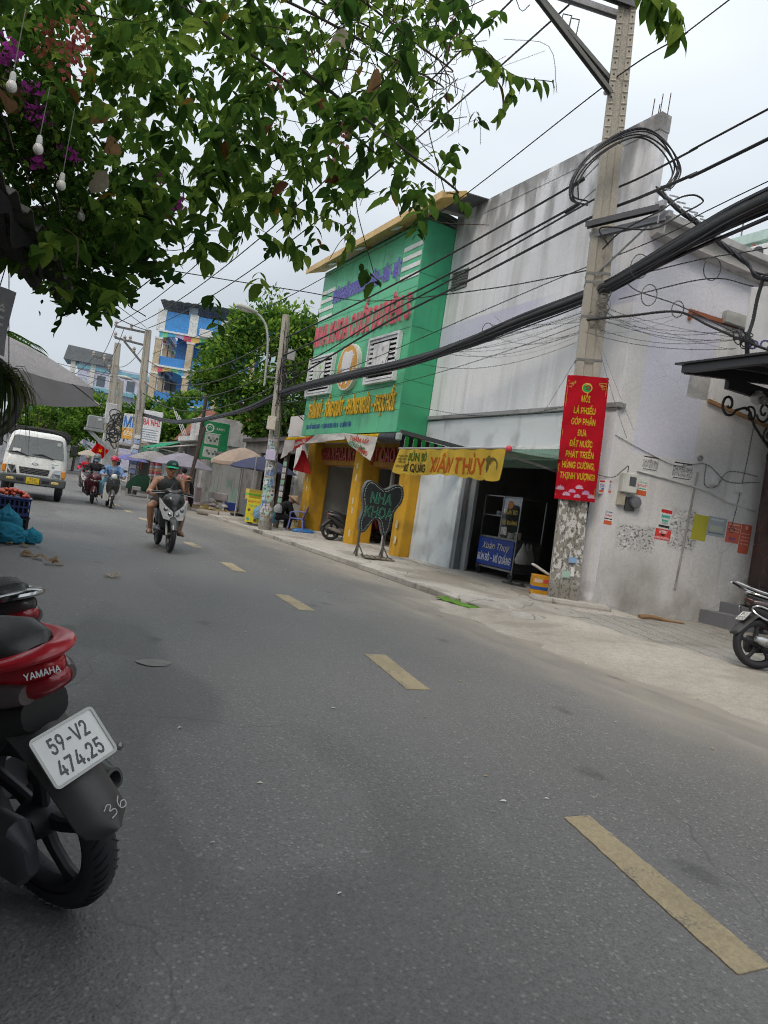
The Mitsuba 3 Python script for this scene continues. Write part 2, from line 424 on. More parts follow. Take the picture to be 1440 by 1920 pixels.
 def sheet(s, G, c=None, d=None, m=None):
  """G (n, k, 3): a grid of points as one open sheet."""
  G = np.asarray(G, float); n, k = G.shape[:2]
  i, j = np.meshgrid(np.arange(n - 1), np.arange(k - 1), indexing='ij')
  q = np.stack([i * k + j, i * k + j + 1, (i + 1) * k + j + 1, (i + 1) * k + j], -1).reshape(-1, 4)
  return s.add(G.reshape(-1, 3), q, c, d, m)

 def slab(s, G, t, c=None, d=None, m=None):
  """sheet with thickness t."""
  G = np.asarray(G, float)
  nn = unit(np.cross(G[-1, 0] - G[0, 0], G[0, -1] - G[0, 0]))
  s.sheet(G, c, d, m)
  H = G - nn * t
  s.sheet(H[::-1], c, d, m)
  for e0, e1 in ((G[0], H[0]), (H[-1], G[-1]), (H[:, 0], G[:, 0]), (G[:, -1], H[:, -1])):
   s.sheet(np.stack([e0, e1]), c, d, m)
  return s

 def text(s, txt, m, h, w=None, depth=0.004, bold=False, c=None, d=None, shear=0.0, align=0.5):
  """lettering in the frame m (local x reading, y up): capital height h, squeezed to width w; align 0 left, 0.5 centred."""
  t = meshkit.text_mesh(txt, h, depth, bold)
  v = np.array(t.vertices); x0, x1 = v[:, 0].min(), v[:, 0].max()
  k = 1.0 if w is None else w / (x1 - x0)
  v[:, 0] = (v[:, 0] - x0) * k - align * (x1 - x0) * k
  v[:, 0] += shear * v[:, 1]
  return s.add(v, np.array(t.faces), c, d, m)

 def arrays(s):
  return np.vstack(s.v), np.vstack(s.f), np.vstack(s.u)


def shape(mb, kind='matte', smooth=30):
 v, f, u = mb.arrays()
 if smooth:
  nn = smooth_normals(v, f, smooth)
  idx = f.ravel()
  path = meshkit.write_ply((v[idx], np.arange(len(idx)).reshape(-1, 3)), False, u[idx], None, normals=nn)
  return {'type': 'ply', 'filename': path, 'face_normals': False, 'bsdf': {'type': 'ref', 'id': 'm_' + kind}}
 path = meshkit.write_ply((v, f), False, u, None)
 return {'type': 'ply', 'filename': path, 'face_normals': True, 'bsdf': {'type': 'ref', 'id': 'm_' + kind}}


_count = {}


def fresh(key):
 n = _count.get(key, 0); _count[key] = n + 1
 return key if n == 0 else f'{key}_{n:03d}'


def put(parent, name, mb, kind='matte', smooth=30, label=None, stuff=False, m=None):
 """mb as ONE entry: a part of parent, or a thing of its own when parent is None."""
 key = fresh(name if parent is None else parent + '__' + name)
 d = mb if isinstance(mb, dict) else shape(mb, kind, smooth)
 if m is not None:
  d = {**d, 'to_world': T(m)}
 scene[key] = d
 if label or stuff:
  labels[key] = {}
  if label:
   labels[key]['label'] = label
  if stuff:
   labels[key]['kind'] = 'stuff'
 return key


def thing(name, label, cat, group=None, kind=None):
 key = fresh(name)
 labels[key] = {'label': label, 'category': cat}
 if group:
  labels[key]['group'] = group
 if kind:
  labels[key]['kind'] = kind
 return key


def one(name, label, cat, mb, kind='matte', smooth=30, group=None, stuff=False):
 key = thing(name, label, cat, group, 'stuff' if stuff else None)
 scene[key] = shape(mb, kind, smooth)
 return key


def ground(name, mb, kind, smooth=False, parent=None):
 key = fresh(name if parent is None else parent + '__' + name)
 scene[key] = shape(mb, kind, smooth)
 if parent is None:
  labels[key] = {'kind': 'structure'}
 return key


def spline(P, n=40):
 """Catmull-Rom through the points."""
 P = np.asarray(P, float)
 if len(P) == 2:
  return P[0] + (P[1] - P[0]) * np.linspace(0, 1, n)[:, None]
 Q = np.vstack([2 * P[0] - P[1], P, 2 * P[-1] - P[-2]])
 t = np.linspace(0, len(P) - 1 - 1e-9, n); i = t.astype(int); t = (t - i)[:, None]
 a, b, c_, d_ = Q[i], Q[i + 1], Q[i + 2], Q[i + 3]
 return 0.5 * (2 * b + (c_ - a) * t + (2 * a - 5 * b + 4 * c_ - d_) * t ** 2 + (3 * b - a - 3 * c_ + d_) * t ** 3)


def sag(p, q, s, n=16):
 p, q = A(*p), A(*q); t = np.linspace(0, 1, n)[:, None]
 return p + (q - p) * t - A(0, 0, 1) * (4 * s * t * (1 - t))


def sup(c, ax, ay, ra, rb, e=2.4, k=20):
 """superellipse ring round c in the plane of ax, ay."""
 th = np.arange(k) * 2 * np.pi / k
 cx = np.sign(np.cos(th)) * np.abs(np.cos(th)) ** (2 / e) * ra
 cy = np.sign(np.sin(th)) * np.abs(np.sin(th)) ** (2 / e) * rb
 return A(*c) + cx[:, None] * A(*ax) + cy[:, None] * A(*ay)


def sphere(c, r, sc=(1, 1, 1), sub=2):
 t = trimesh.creation.icosphere(sub, 1.0)
 return trimesh.Trimesh(np.array(t.vertices) * r * A(*sc) + A(*c), t.faces, process=False)
# ------------------------------------------------------------------ ground, road, pavements
KERB = np.array([(6.05, -14), (6.08, 0), (6.15, 5.0), (6.22, 8.0), (6.55, 9.7), (6.7, 12), (6.85, 15.5), (6.95, 19), (7.12, 24), (7.55, 30), (8.25, 36), (9.2, 45), (10.2, 56), (11.6, 72), (13.8, 100), (15.5, 130)], float)
LEFT = np.array([(0.66, -14), (0.68, 0), (0.7, 12), (0.55, 18), (-0.4, 24), (0.0, 34), (1.2, 45), (3.0, 60), (5.6, 85), (8.8, 130)], float)


def kerb_x(y):
 return np.interp(y, KERB[:, 1], KERB[:, 0])


def left_x(y):
 return np.interp(y, LEFT[:, 1], LEFT[:, 0])


g = MB((0.16, 0.15, 0.13))
g.add([[-900, -900, -0.05], [900, -900, -0.05], [900, 900, -0.05], [-900, 900, -0.05]], [[0, 1, 2, 3]])
ground('terrain', g, 'concrete')
ys = np.concatenate([np.linspace(-14, 40, 55), np.linspace(42, 130, 30)])
rd = MB()
tt = np.linspace(0, 1, 13)
G = np.array([[(left_x(y) - 0.05) + (kerb_x(y) + 0.05 - left_x(y) + 0.05) * t for t in tt] for y in ys])
crown = 0.03 * (1 - (2 * tt - 1) ** 2)
rd.sheet(np.stack([G, np.repeat(ys[:, None], 13, 1), np.repeat((crown - 0.03)[None], len(ys), 0)], -1)[:, ::-1])
ground('road', rd, 'asphalt', smooth=60)

# dashed centre line: every dash its own piece, laid on the crowned road
CL = np.array([(1.55, -2.2), (2.27, 1.29), (2.51, 2.33), (2.87, 4.31), (3.07, 5.39), (3.26, 7.43), (3.33, 8.43), (3.41, 10.26), (3.49, 11.37), (3.57, 14.2), (3.66, 17), (3.75, 22), (3.9, 27), (4.1, 33), (4.6, 42), (5.4, 54), (6.6, 70)], float)


def cl_x(y):
 return np.interp(y, CL[:, 1], CL[:, 0])


def road_z(x, y):
 t = (x - left_x(y)) / (kerb_x(y) - left_x(y))
 return 0.03 * (1 - (2 * t - 1) ** 2) - 0.03


for i in range(-2, 20):
 y1 = 2.33 + i * 3.0
 y0 = y1 - 1.03
 mb = MB((0.36, 0.285, 0.16), 0.75)
 pts = []
 for t in np.linspace(0, 1, 25):
  y = y0 + (y1 - y0) * t
  xc = cl_x(y)
  w = (0.077 if i < 1 else 0.098) + 0.004 * math.sin(i * 3 + t * 5) + 0.0025 * math.sin(i + 47 * t)
  skew = 0.004
  pts.append([[xc - w, y + skew, road_z(xc - w, y) + 0.005], [xc + w, y - skew, road_z(xc + w, y) + 0.005]])
 G = np.array(pts)
 mb.slab(G, -0.004)
 put('road', 'lane_dash', mb, 'lane', False)

# right pavement: a sloping concrete strip behind a low kerb
FX = 9.27
sw = MB()
ysw = np.linspace(7.9, 46, 60)
Gp = []
for y in ysw:
 k = kerb_x(y) + 0.1
 back = FX + max(0, y - 24) * 0.12 + 0.35
 row = []
 for t in np.linspace(0, 1, 8):
  x = k + (back - k) * t
  z = 0.055 + 0.075 * t + 0.012 * math.sin(3.1 * y + 4 * t) * math.sin(2.2 * t + y)
  if y < 9.2:
   z -= (9.2 - y) * 0.05
  row.append([x, y, z])
 Gp.append(row)
sw.sheet(np.array(Gp)[:, ::-1])
ground('pavement', sw, 'concrete', smooth=60)
# kerb stones along it
seg = np.arange(9.0, 46, 1.0)
for i, y in enumerate(seg):
 mb = MB()
 a, b = A(kerb_x(y + 0.012), y + 0.012), A(kerb_x(y + 0.985), y + 0.985)
 dz = 0.006 * math.sin(i * 5.3)
 mb.rbox(0, np.linalg.norm(b - a), -0.13, 0.0, -0.05, 0.062 + dz, 0.012, m=frame(A(a[0], a[1], 0), A(b[0] - a[0], b[1] - a[1], 0), A(-(b - a)[1], (b - a)[0], 0)))
 put('pavement', 'kerb_stone', mb, 'concrete', 30)

# sandy concrete apron at the mouth of the alley, right foreground
ap = MB()
xs = np.linspace(0, 1, 26)
Ga = []
for y in np.concatenate([np.linspace(-14, 1, 16), np.linspace(1.1, 9.1, 110)]):
 row = []
 for t in xs:
  x0 = kerb_x(y) - 0.95 + 0.55 * meshkit.fbm(A(y * 0.8, 3, 0), 4) + 0.25 * meshkit.fbm(A(y * 4, 7, 0), 3) - max(0, 3.3 - y) * 0.03
  x = x0 + (16 - x0) * t ** 1.6
  rise = np.clip((x - x0) / 1.6, 0, 1)
  z = road_z(x0, y) - 0.004 + 0.1 * rise * rise * (3 - 2 * rise) + 0.02 * (meshkit.fbm(A(x * 1.2, y * 1.2, 0)) - 0.5) * rise
  row.append([x, y, z])
 Ga.append(row)
ap.sheet(np.array(Ga)[:, ::-1])
ground('alley_apron', ap, 'apron', smooth=60)

# left pavement, nearly flush, with a saw-cut edge
lp = MB()
Gl = []
for y in np.concatenate([np.linspace(-14, 30, 45), np.linspace(34, 130, 20)]):
 e = left_x(y)
 s_ = float(np.clip((y - 7.5) / 1.5, 0, 1))      # flush with the road up to the saw-cut slab
 Gl.append([[e - 14, y, -0.022 + 0.05 * s_], [e - 1.5, y, -0.025 + 0.048 * s_], [e - 0.02, y, -0.0275 + 0.037 * s_], [e, y, -0.028 - 0.012 * s_]])
lp.sheet(np.array(Gl)[:, ::-1])
ground('left_pavement', lp, 'asphalt', smooth=False)

# far right plots behind the pavement
fp = MB((0.2, 0.18, 0.15))
Gf = []
for y in np.linspace(40, 140, 20):
 e = kerb_x(y)
 Gf.append([[e, y, -0.02], [e + 0.15, y, 0.08], [e + 5, y, 0.1], [e + 60, y, 0.1]])
fp.sheet(np.array(Gf)[:, ::-1])
ground('far_pavement', fp, 'concrete', smooth=False)
# ------------------------------------------------------------------ street front on the right
RD, UPV = (0, -1, 0), (0, 0, 1)          # reading direction and up on walls that face the street


def fr(x, y, z):
 return frame((x, y, z), RD, UPV)


# ---- white corner building with the noodle shop
WB = thing('white_building', 'weathered white corner building with a tall blank wall above a dark open noodle shop', 'building')
mb = MB()
mb.box(FX, FX + 0.22, 9.07, 15.25, 3.66, 8.45)
put(WB, 'street_wall', mb, 'facade', False)
mb = MB()
mb.box(FX - 0.012, FX + 0.235, 9.06, 15.26, 8.45, 8.75)
put(WB, 'coping', mb, 'facade', False)
mb = MB((0.3, 0.3, 0.31), 0.7)
mb.box(FX - 0.07, FX + 0.1, 8.98, 15.2, 3.58, 3.66)
mb.box(FX - 0.05, FX + 0.05, 9.05, 9.36, 3.54, 3.58)
put(WB, 'ledge', mb, 'matte', False)
mb = MB((0.62, 0.645, 0.69), 0.55)
mb.box(FX, FX + 0.22, 9.07, 15.25, 2.88, 3.54)
put(WB, 'fascia', mb, 'matte', False)
mb = MB((0.7, 0.7, 0.7), 0.9)
for k in range(24):
 y = 9.5 + k * 0.24
 mb.box(FX - 0.05 - 0.006 * math.sin(k * 7), FX - 0.002, y - 0.12, y + 0.12, 2.84, 2.885 + 0.02 * math.sin(k * 3.7))
put(WB, 'chipped_edge', mb, 'matte', False)
mb = MB((0.2, 0.3, 0.255), 0.4)
mb.box(FX - 0.04, FX + 0.3, 9.38, 13.75, 2.5, 2.84)
put(WB, 'shutter_box', mb, 'satin', False, label='dull green box over the shop opening')
mb = MB((0.64, 0.67, 0.72), 0.6)
mb.box(FX, FX + 0.5, 13.42, 14.72, 0.1, 2.84)
mb.box(FX + 0.02, FX + 0.5, 14.75, 15.24, 0.1, 2.84)
put(WB, 'left_pier', mb, 'matte', False)
mb = MB((0.25, 0.25, 0.26), 0.3)
mb.box(FX + 0.03, FX + 0.12, 13.3, 13.42, 0.1, 2.5, (0.2, 0.21, 0.22))
mb.box(FX + 0.2, FX + 0.26, 13.12, 13.3, 0.1, 2.5, (0.34, 0.36, 0.38))
put(WB, 'shutter_rail', mb, 'satin', False)
mb = MB()
mb.box(FX - 0.02, FX + 0.26, 9.05, 9.37, 0.02, 3.54)
put(WB, 'right_pier', mb, 'facade', False)
# shop room
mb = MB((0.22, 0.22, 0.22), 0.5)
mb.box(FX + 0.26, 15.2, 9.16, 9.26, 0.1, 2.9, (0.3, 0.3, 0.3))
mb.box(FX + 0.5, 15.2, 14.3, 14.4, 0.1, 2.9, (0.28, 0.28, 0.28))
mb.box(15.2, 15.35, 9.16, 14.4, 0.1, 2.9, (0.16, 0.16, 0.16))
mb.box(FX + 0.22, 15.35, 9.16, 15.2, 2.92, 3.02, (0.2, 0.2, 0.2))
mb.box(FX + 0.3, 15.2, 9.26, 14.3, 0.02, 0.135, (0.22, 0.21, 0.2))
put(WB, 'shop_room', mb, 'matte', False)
mb = MB((0.3, 0.3, 0.3), 0.3)
mb.rbox(12.4, 13.0, 9.5, 11.2, 0.85, 0.9, 0.01, (0.25, 0.25, 0.25))
mb.box(12.45, 12.5, 9.55, 9.6, 0.13, 0.85); mb.box(12.45, 12.5, 11.1, 11.15, 0.13, 0.85)
mb.beam((12.6, 10.2, 1.6), (12.6, 11.3, 2.4), 0.05, 0.05)
put(WB, 'back_counter', mb, 'satin', False)
# vent louvre high on the street wall
mb = MB((0.05, 0.05, 0.05), 0.2); mb.box(FX - 0.004, FX + 0.004, 14.42, 15.08, 6.76, 7.24)
key = put(WB, 'vent', mb, 'matte', False)
for k in range(7):
 m_ = MB((0.36, 0.36, 0.36), 0.7)
 m_.beam((FX - 0.03, 14.42, 6.79 + k * 0.068), (FX - 0.03, 15.08, 6.79 + k * 0.068), 0.045, 0.012, up=(0.5, 0, 1))
 put(WB, 'vent__slat', m_, 'matte', False)
for k, (dx, dy, h) in enumerate(((0.04, 0.14, 0.36), (0.1, 0.02, 0.42), (0.16, 0.12, 0.3), (0.2, -0.06, 0.44))):
 mb = MB((0.13, 0.1, 0.08), 0.6); mb.tube([(FX + dx, 9.2 + dy, 8.7), (FX + dx + 0.01, 9.2 + dy, 8.75 + h)], 0.009, 6)
 put(WB, 'rebar', mb, 'matte', 40)
# alley side wall
WD = A(0.9306, -0.366, 0); WN = A(-0.366, -0.9306, 0); W0 = A(9.3, 9.07, 0)


def wf(s, z, off=0.0):
 return frame(W0 + WD * s + A(0, 0, z) + WN * off, WD, UPV)


mb = MB()
mb.prism([(0.02, -0.1), (2.95, -0.1), (2.95, 6.02), (0.02, 6.6)], 0.2, wf(0, 0, -0.2))
put(WB, 'side_wall', mb, 'sidewall', False)
mb = MB((0.5, 0.49, 0.47), 0.8)
mb.prism([(0.1, 6.585), (2.95, 6.02), (2.95, 6.24), (0.1, 6.8)], 0.3, wf(0, 0, -0.05))
put(WB, 'eave_beam', mb, 'matte', False)
mb = MB((0.42, 0.42, 0.43), 0.8)
mb.prism([(0.04, 6.8), (2.98, 6.235), (2.98, 6.33), (0.04, 6.92)], 5.0, wf(0, 0, -4.6))
put(WB, 'roof_slab', mb, 'matte', False)
mb = MB((0.5, 0.5, 0.5), 0.6)
mb.box(FX + 0.22, FX + 5.6, 15.05, 15.24, 3.0, 6.6)
put(WB, 'rear_wall', mb, 'matte', False)
mb = MB((0.3, 0.11, 0.06), 0.8)
mb.prism([(1.0, 5.42), (2.9, 5.2), (2.9, 5.27), (1.0, 5.49)], 0.05, wf(0, 0, 0.002))
mb.prism([(1.0, 5.3), (1.05, 5.3), (1.05, 5.42), (1.0, 5.42)], 0.05, wf(0, 0, 0.002))
put(WB, 'rusty_rail', mb, 'matte', False, label='rusty steel angle across the alley wall')
mb = MB((0.68, 0.68, 0.69), 0.5)
mb.prism([(1.66, 3.98), (2.95, 3.7), (2.95, 5.2), (1.66, 5.33)], 0.03, wf(0, 0, 0.003))
put(WB, 'wall_panel', mb, 'matte', False, label='white sheet metal panel on the alley wall')
mb = MB((0.45, 0.44, 0.42), 0.8)
mb.prism([(1.63, 5.36), (2.95, 5.2), (2.95, 5.42), (1.63, 5.56)], 0.14, wf(0, 0, 0.01))
put(WB, 'sill', mb, 'matte', False)
mb = MB((0.32, 0.18, 0.09), 0.9)
mb.prism([(1.6, 3.94), (2.95, 3.64), (2.95, 3.7), (1.6, 4.0)], 0.06, wf(0, 0, 0.004))
put(WB, 'panel_foot', mb, 'matte', False)
mb = MB((0.4, 0.36, 0.3), 0.9)
mb.rbox(0.0, 1.9, -0.16, 0.06, 0, 0.22, 0.03, m=wf(0.2, 0, 0.0))
put(WB, 'plinth', mb, 'concrete', 30)
for (s, z) in ((1.95, 2.62), (2.42, 2.56)):
 mb = MB((0.72, 0.72, 0.7), 0.5)
 mb.rbox(-0.06, 0.06, -0.09, 0.05, 0, 0.07, 0.012, m=wf(s, z))
 mb.box(-0.08, 0.08, -0.1, -0.09, 0, 0.11, m=wf(s, z))
 put(WB, 'wall_lamp', mb, 'satin', 30)
mb = MB((0.6, 0.6, 0.58), 0.6)
P = [W0 + WD * s + WN * 0.02 + A(0, 0, z) for s, z in ((0.5, 2.55), (0.8, 2.52), (1.3, 2.47), (1.8, 2.4), (2.3, 2.25), (2.8, 2.19))]
mb.tube(spline(P, 30), 0.017, 6)
put(WB, 'conduit', mb, 'satin', 60)
mb = MB((0.3, 0.3, 0.3), 0.6)
for (s, z) in ((1.62, 2.95),):
 mb.lathe([(0.05, 0), (0.05, 0.04), (0.035, 0.04), (0.035, -0.03)], W0 + WD * s + A(0, 0, z), WN, 14)
mb.tube([W0 + WD * 1.62 + WN * 0.01 + A(0, 0, 2.7), W0 + WD * 1.6 + WN * 0.01 + A(0, 0, 2.3), W0 + WD * 1.56 + WN * 0.012 + A(0, 0, 1.4), W0 + WD * 1.52 + WN * 0.012 + A(0, 0, 0.6)], 0.02, 6, c=(0.33, 0.31, 0.29))
put(WB, 'drain_pipe', mb, 'matte', 60)
for pts in ([(0.0, 3.1), (0.6, 2.9), (1.2, 2.75), (1.75, 2.86), (2.2, 2.62), (2.8, 2.7)], [(1.75, 2.86), (1.78, 2.5), (2.0, 2.5), (2.2, 2.8), (2.75, 2.8)], [(2.55, 4.0), (2.5, 2.9), (2.42, 1.95), (2.36, 1.8), (2.42, 1.74), (2.47, 1.8), (2.4, 1.82)]):
 mb = MB((0.06, 0.06, 0.06), 0.2)
 mb.tube(spline([W0 + WD * s + WN * 0.02 + A(0, 0, z) for s, z in pts], 40), 0.006, 5)
 put(WB, 'wall_wire', mb, 'satin', 60)

# power meters on the alley wall
t = thing('power_meter', 'grey white electricity meter box with a dark window on the alley wall', 'meter')
mb = MB((0.62, 0.62, 0.58), 0.4); mb.rbox(-0.14, 0.14, -0.17, 0.17, 0, 0.16, 0.015, m=wf(0.34, 2.31, 0.0)); put(t, 'case', mb, 'satin', 30)
mb = MB((0.05, 0.05, 0.05), 0.1); mb.rbox(-0.02, 0.1, -0.05, 0.11, 0.155, 0.17, 0.006, m=wf(0.34, 2.31, 0.0)); put(t, 'window', mb, 'gloss', 30)
t = thing('round_meter', 'round dark glass electricity meter below the meter box', 'meter')
mb = MB((0.05, 0.05, 0.055), 0.2)
mb.rbox(-0.1, 0.08, -0.13, 0.1, 0, 0.05, 0.01, m=wf(0.46, 1.97, 0.0))
put(t, 'base', mb, 'satin', 30)
mb = MB((0.12, 0.12, 0.13), 0.2); mb.lathe([(0.105, 0.03), (0.105, 0.1), (0.085, 0.13), (0.0, 0.135)], W0 + WD * 0.52 + A(0, 0, 2.0), WN, 20); put(t, 'dome', mb, 'gloss', 40)
mb = MB((0.5, 0.46, 0.36), 0.6); mb.rbox(-0.07, 0.06, -0.12, 0.1, 0, 0.09, 0.01, m=wf(0.27, 2.03, 0.0)); put(t, 'fuse_box', mb, 'satin', 30); mb = MB()
mb.tube(spline([W0 + WD * 0.3 + WN * 0.08 + A(0, 0, 2.48), W0 + WD * 0.28 + WN * 0.1 + A(0, 0, 2.6), W0 + WD * 0.2 + WN * 0.06 + A(0, 0, 2.5), W0 + WN * 0.06 + A(0, 0, 2.36), W0 - WD * 0.4 + WN * 0.05 + A(0, 0.3, 2.45)], 24), 0.008, 5, c=(0.03, 0.03, 0.03))
put(t, 'wire', mb, 'satin', 30)

# bills pasted on the alley wall and its corner
def bill(label, s, z, w, h, base, rows, tilt=0.0, cat='poster'):
 """rows: (text or None, y from top 0..1, height, colour, width fraction)"""
 key = thing('wall_poster', label, cat)
 m_ = wf(s, z, 0.003) @ rotz(tilt)
 mb = MB(base, 0.25); mb.box(-w / 2, w / 2, -h / 2, h / 2, 0, 0.003, m=m_); put(key, 'sheet', mb, 'matte', False)
 mb = MB(BLACK, 0.1); n = 0
 for (txt, yy, hh, c, wf_) in rows:
  y = h / 2 - yy * h
  if txt is None:
   mb.box(-w * wf_ / 2, w * wf_ / 2, y - hh, y, 0.003, 0.0042, c, m=m_)
  else:
   mm = m_.copy(); mm[:3, 3] = xf(m_, (0, y - hh, 0.003))
   mb.text(txt, mm, hh, w * wf_, 0.0012, True, c)
  n += 1
 if n:
  put(key, 'print', mb, 'matte', False)
 return key


RED, ORG, BLU = (0.55, 0.03, 0.03), (0.6, 0.12, 0.05), (0.03, 0.06, 0.3)
K = (0.03, 0.03, 0.035)
bill('white paper bill reading CHUYỂN NHÀ with number ending 760', 0.73, 2.72, 0.32, 0.26, (0.7, 0.7, 0.71), [(None, 0.06, 0.02, K, 0.86), ('CHUYỂN NHÀ', 0.3, 0.075, K, 0.9), ('0969.633.760', 0.62, 0.05, K, 0.9), (None, 0.9, 0.015, K, 0.8)])
bill('larger white paper bill reading CHUYỂN NHÀ with number ending 515', 1.34, 2.68, 0.4, 0.31, (0.72, 0.72, 0.72), [(None, 0.04, 0.025, K, 0.86), ('CHUYỂN NHÀ', 0.28, 0.09, K, 0.92), ('0974.044.515', 0.62, 0.065, K, 0.94), (None, 0.91, 0.016, K, 0.85)])
bill('small orange and green internet bill right of the meter box', 0.64, 2.26, 0.2, 0.27, (0.7, 0.7, 0.69), [('LẮP MẠNG', 0.04, 0.03, (0.1, 0.35, 0.2), 0.8), ('INTERNET', 0.25, 0.04, RED, 0.9), (None, 0.48, 0.02, (0.08, 0.4, 0.25), 0.7), (None, 0.62, 0.09, ORG, 0.92)], -0.06)
bill('tall red, white and green bill above the red bill', 1.155, 1.8, 0.2, 0.32, (0.68, 0.7, 0.7), [(None, 0.0, 0.06, RED, 1.0), (None, 0.3, 0.05, (0.1, 0.42, 0.33), 0.8), (None, 0.55, 0.04, (0.1, 0.42, 0.33), 0.6), ('6.000', 0.7, 0.03, K, 0.5), (None, 0.86, 0.04, K, 1.0)], -0.05)
bill('red rectangular internet bill with white lettering', 1.15, 1.52, 0.29, 0.19, (0.62, 0.06, 0.05), [('INTERNET', 0.12, 0.05, WHITE, 0.55), (None, 0.45, 0.03, BLACK, 0.25), ('0979 298 956', 0.72, 0.04, WHITE, 0.85)], -0.03)
bill('plain yellow green sheet on the alley wall', 1.82, 1.74, 0.28, 0.45, (0.42, 0.4, 0.05), [], -0.04)
bill('blue grey notice with faint pictures on the alley wall', 2.13, 1.8, 0.36, 0.34, (0.33, 0.38, 0.42), [(None, 0.1, 0.03, (0.5, 0.53, 0.55), 0.7)] + [(None, 0.45, 0.1, (0.42, 0.46, 0.4), 0.7), (None, 0.82, 0.02, (0.15, 0.18, 0.2), 0.8)], -0.03)
bill('wide coral red notice left of the narrow coral one', 2.46, 1.74, 0.26, 0.36, (0.62, 0.14, 0.09), [(None, 0.06, 0.03, (0.72, 0.4, 0.33), 0.8), (None, 0.25, 0.02, (0.72, 0.4, 0.33), 0.85), (None, 0.4, 0.02, (0.72, 0.4, 0.33), 0.85), ('KHU 5', 0.74, 0.06, BLU, 0.5)], -0.03)
bill('narrow coral red notice next to the black column', 2.7, 1.66, 0.2, 0.52, (0.6, 0.13, 0.08), [(None, 0.05, 0.06, (0.72, 0.5, 0.4), 0.25), (None, 0.3, 0.02, (0.7, 0.36, 0.3), 0.8), (None, 0.42, 0.02, (0.7, 0.36, 0.3), 0.8), (None, 0.54, 0.02, (0.7, 0.36, 0.3), 0.8), (None, 0.66, 0.02, (0.7, 0.36, 0.3), 0.8)], -0.03)
bill('blue and orange bill stuck over others high on the pale pier', -0.03, 2.19, 0.24, 0.24, (0.68, 0.68, 0.7), [(None, 0.05, 0.03, RED, 0.9), ('CHUYỂN', 0.3, 0.06, BLU, 0.8), (None, 0.6, 0.03, BLU, 0.6), (None, 0.75, 0.04, ORG, 0.9)], 0.1)
bill('orange and white internet bill low on the pale pier', 0.08, 1.66, 0.22, 0.29, (0.68, 0.68, 0.69), [('LẮP ĐẶT MẠNG', 0.08, 0.03, BLU, 0.8), ('INTERNET', 0.28, 0.035, RED, 0.8), (None, 0.5, 0.02, K, 0.9), (None, 0.65, 0.07, ORG, 0.95)], -0.04)

# ---- noodle shop awning with its yellow valance
AW = thing('shop_awning', 'green fold-out awning with a yellow scalloped valance over the noodle shop', 'awning')
AX, AY0, AY1 = 7.25, 9.36, 12.86
mb = MB((0.24, 0.36, 0.28), 0.5)
G = []
for t in np.linspace(0, 1, 8):
 x = AX + (FX - 0.05 - AX) * t
 row = []
 for s in np.linspace(0, 1, 40):
  y = AY1 + (AY0 - AY1) * s
  row.append([x, y + (1 - t) * 0.0 - 0.9 * t * (1 - s) * 0.0, 2.5 + 0.14 * t - 0.05 * math.sin(math.pi * t) + 0.012 * math.sin(s * 80) * (1 - t)])
 G.append(row)
mb.slab(np.array(G), 0.006)
put(AW, 'canopy', mb, 'cloth', 40)
for k in range(9):
 m_ = MB((0.42, 0.5, 0.44), 0.5)
 y = AY0 + 0.2 + k * (AY1 - AY0 - 0.4) / 8
 m_.beam((AX + 0.02, y, 2.512), (FX - 0.05, y, 2.648), 0.03, 0.008)
 put(AW, 'stripe', m_, 'cloth', False)
mb = MB((0.64, 0.44, 0.07), 0.5)
G = []
ny = 90
for i in range(9):
 t = i / 8
 row = []
 for j in range(ny):
  s = j / (ny - 1)
  y = AY1 + (AY0 - AY1) * s
  sc = 0.035 * abs(math.sin(s * math.pi * 8)) + 0.03 * math.sin(s * 7 + 1) * 0.6 + 0.03 * s
  h = 0.475 + sc
  wv = 0.03 * math.sin(s * 41 + 2 * t) * (0.3 + t) + 0.045 * t * math.sin(s * 13 + 1)
  row.append([AX - 0.01 - wv - 0.03 * t, y, 2.51 - h * t])
 G.append(row)
VAL = np.array(G)
mb.slab(VAL, 0.004)
put(AW, 'valance', mb, 'cloth', 50, label='yellow valance with the shop name')
mb = MB((0.3, 0.3, 0.3), 0.5)
mb.tube([(AX, AY0 - 0.03, 2.52), (AX, AY1 + 0.03, 2.52)], 0.022, 8)
put(AW, 'front_bar', mb, 'satin', 40)
mb = MB((0.55, 0.06, 0.08), 0.3); mb.mesh(sphere((AX, AY0 - 0.06, 2.51), 0.055)); put(AW, 'end_knob', mb, 'satin', 60, label='red round end knob of the awning')
for y in (AY0 + 0.25, AY1 - 0.3):
 mb = MB((0.3, 0.3, 0.31), 0.5); mb.beam((AX + 0.05, y, 2.46), (FX, y + 0.1, 2.3), 0.05, 0.035); put(AW, 'arm', mb, 'satin', False)


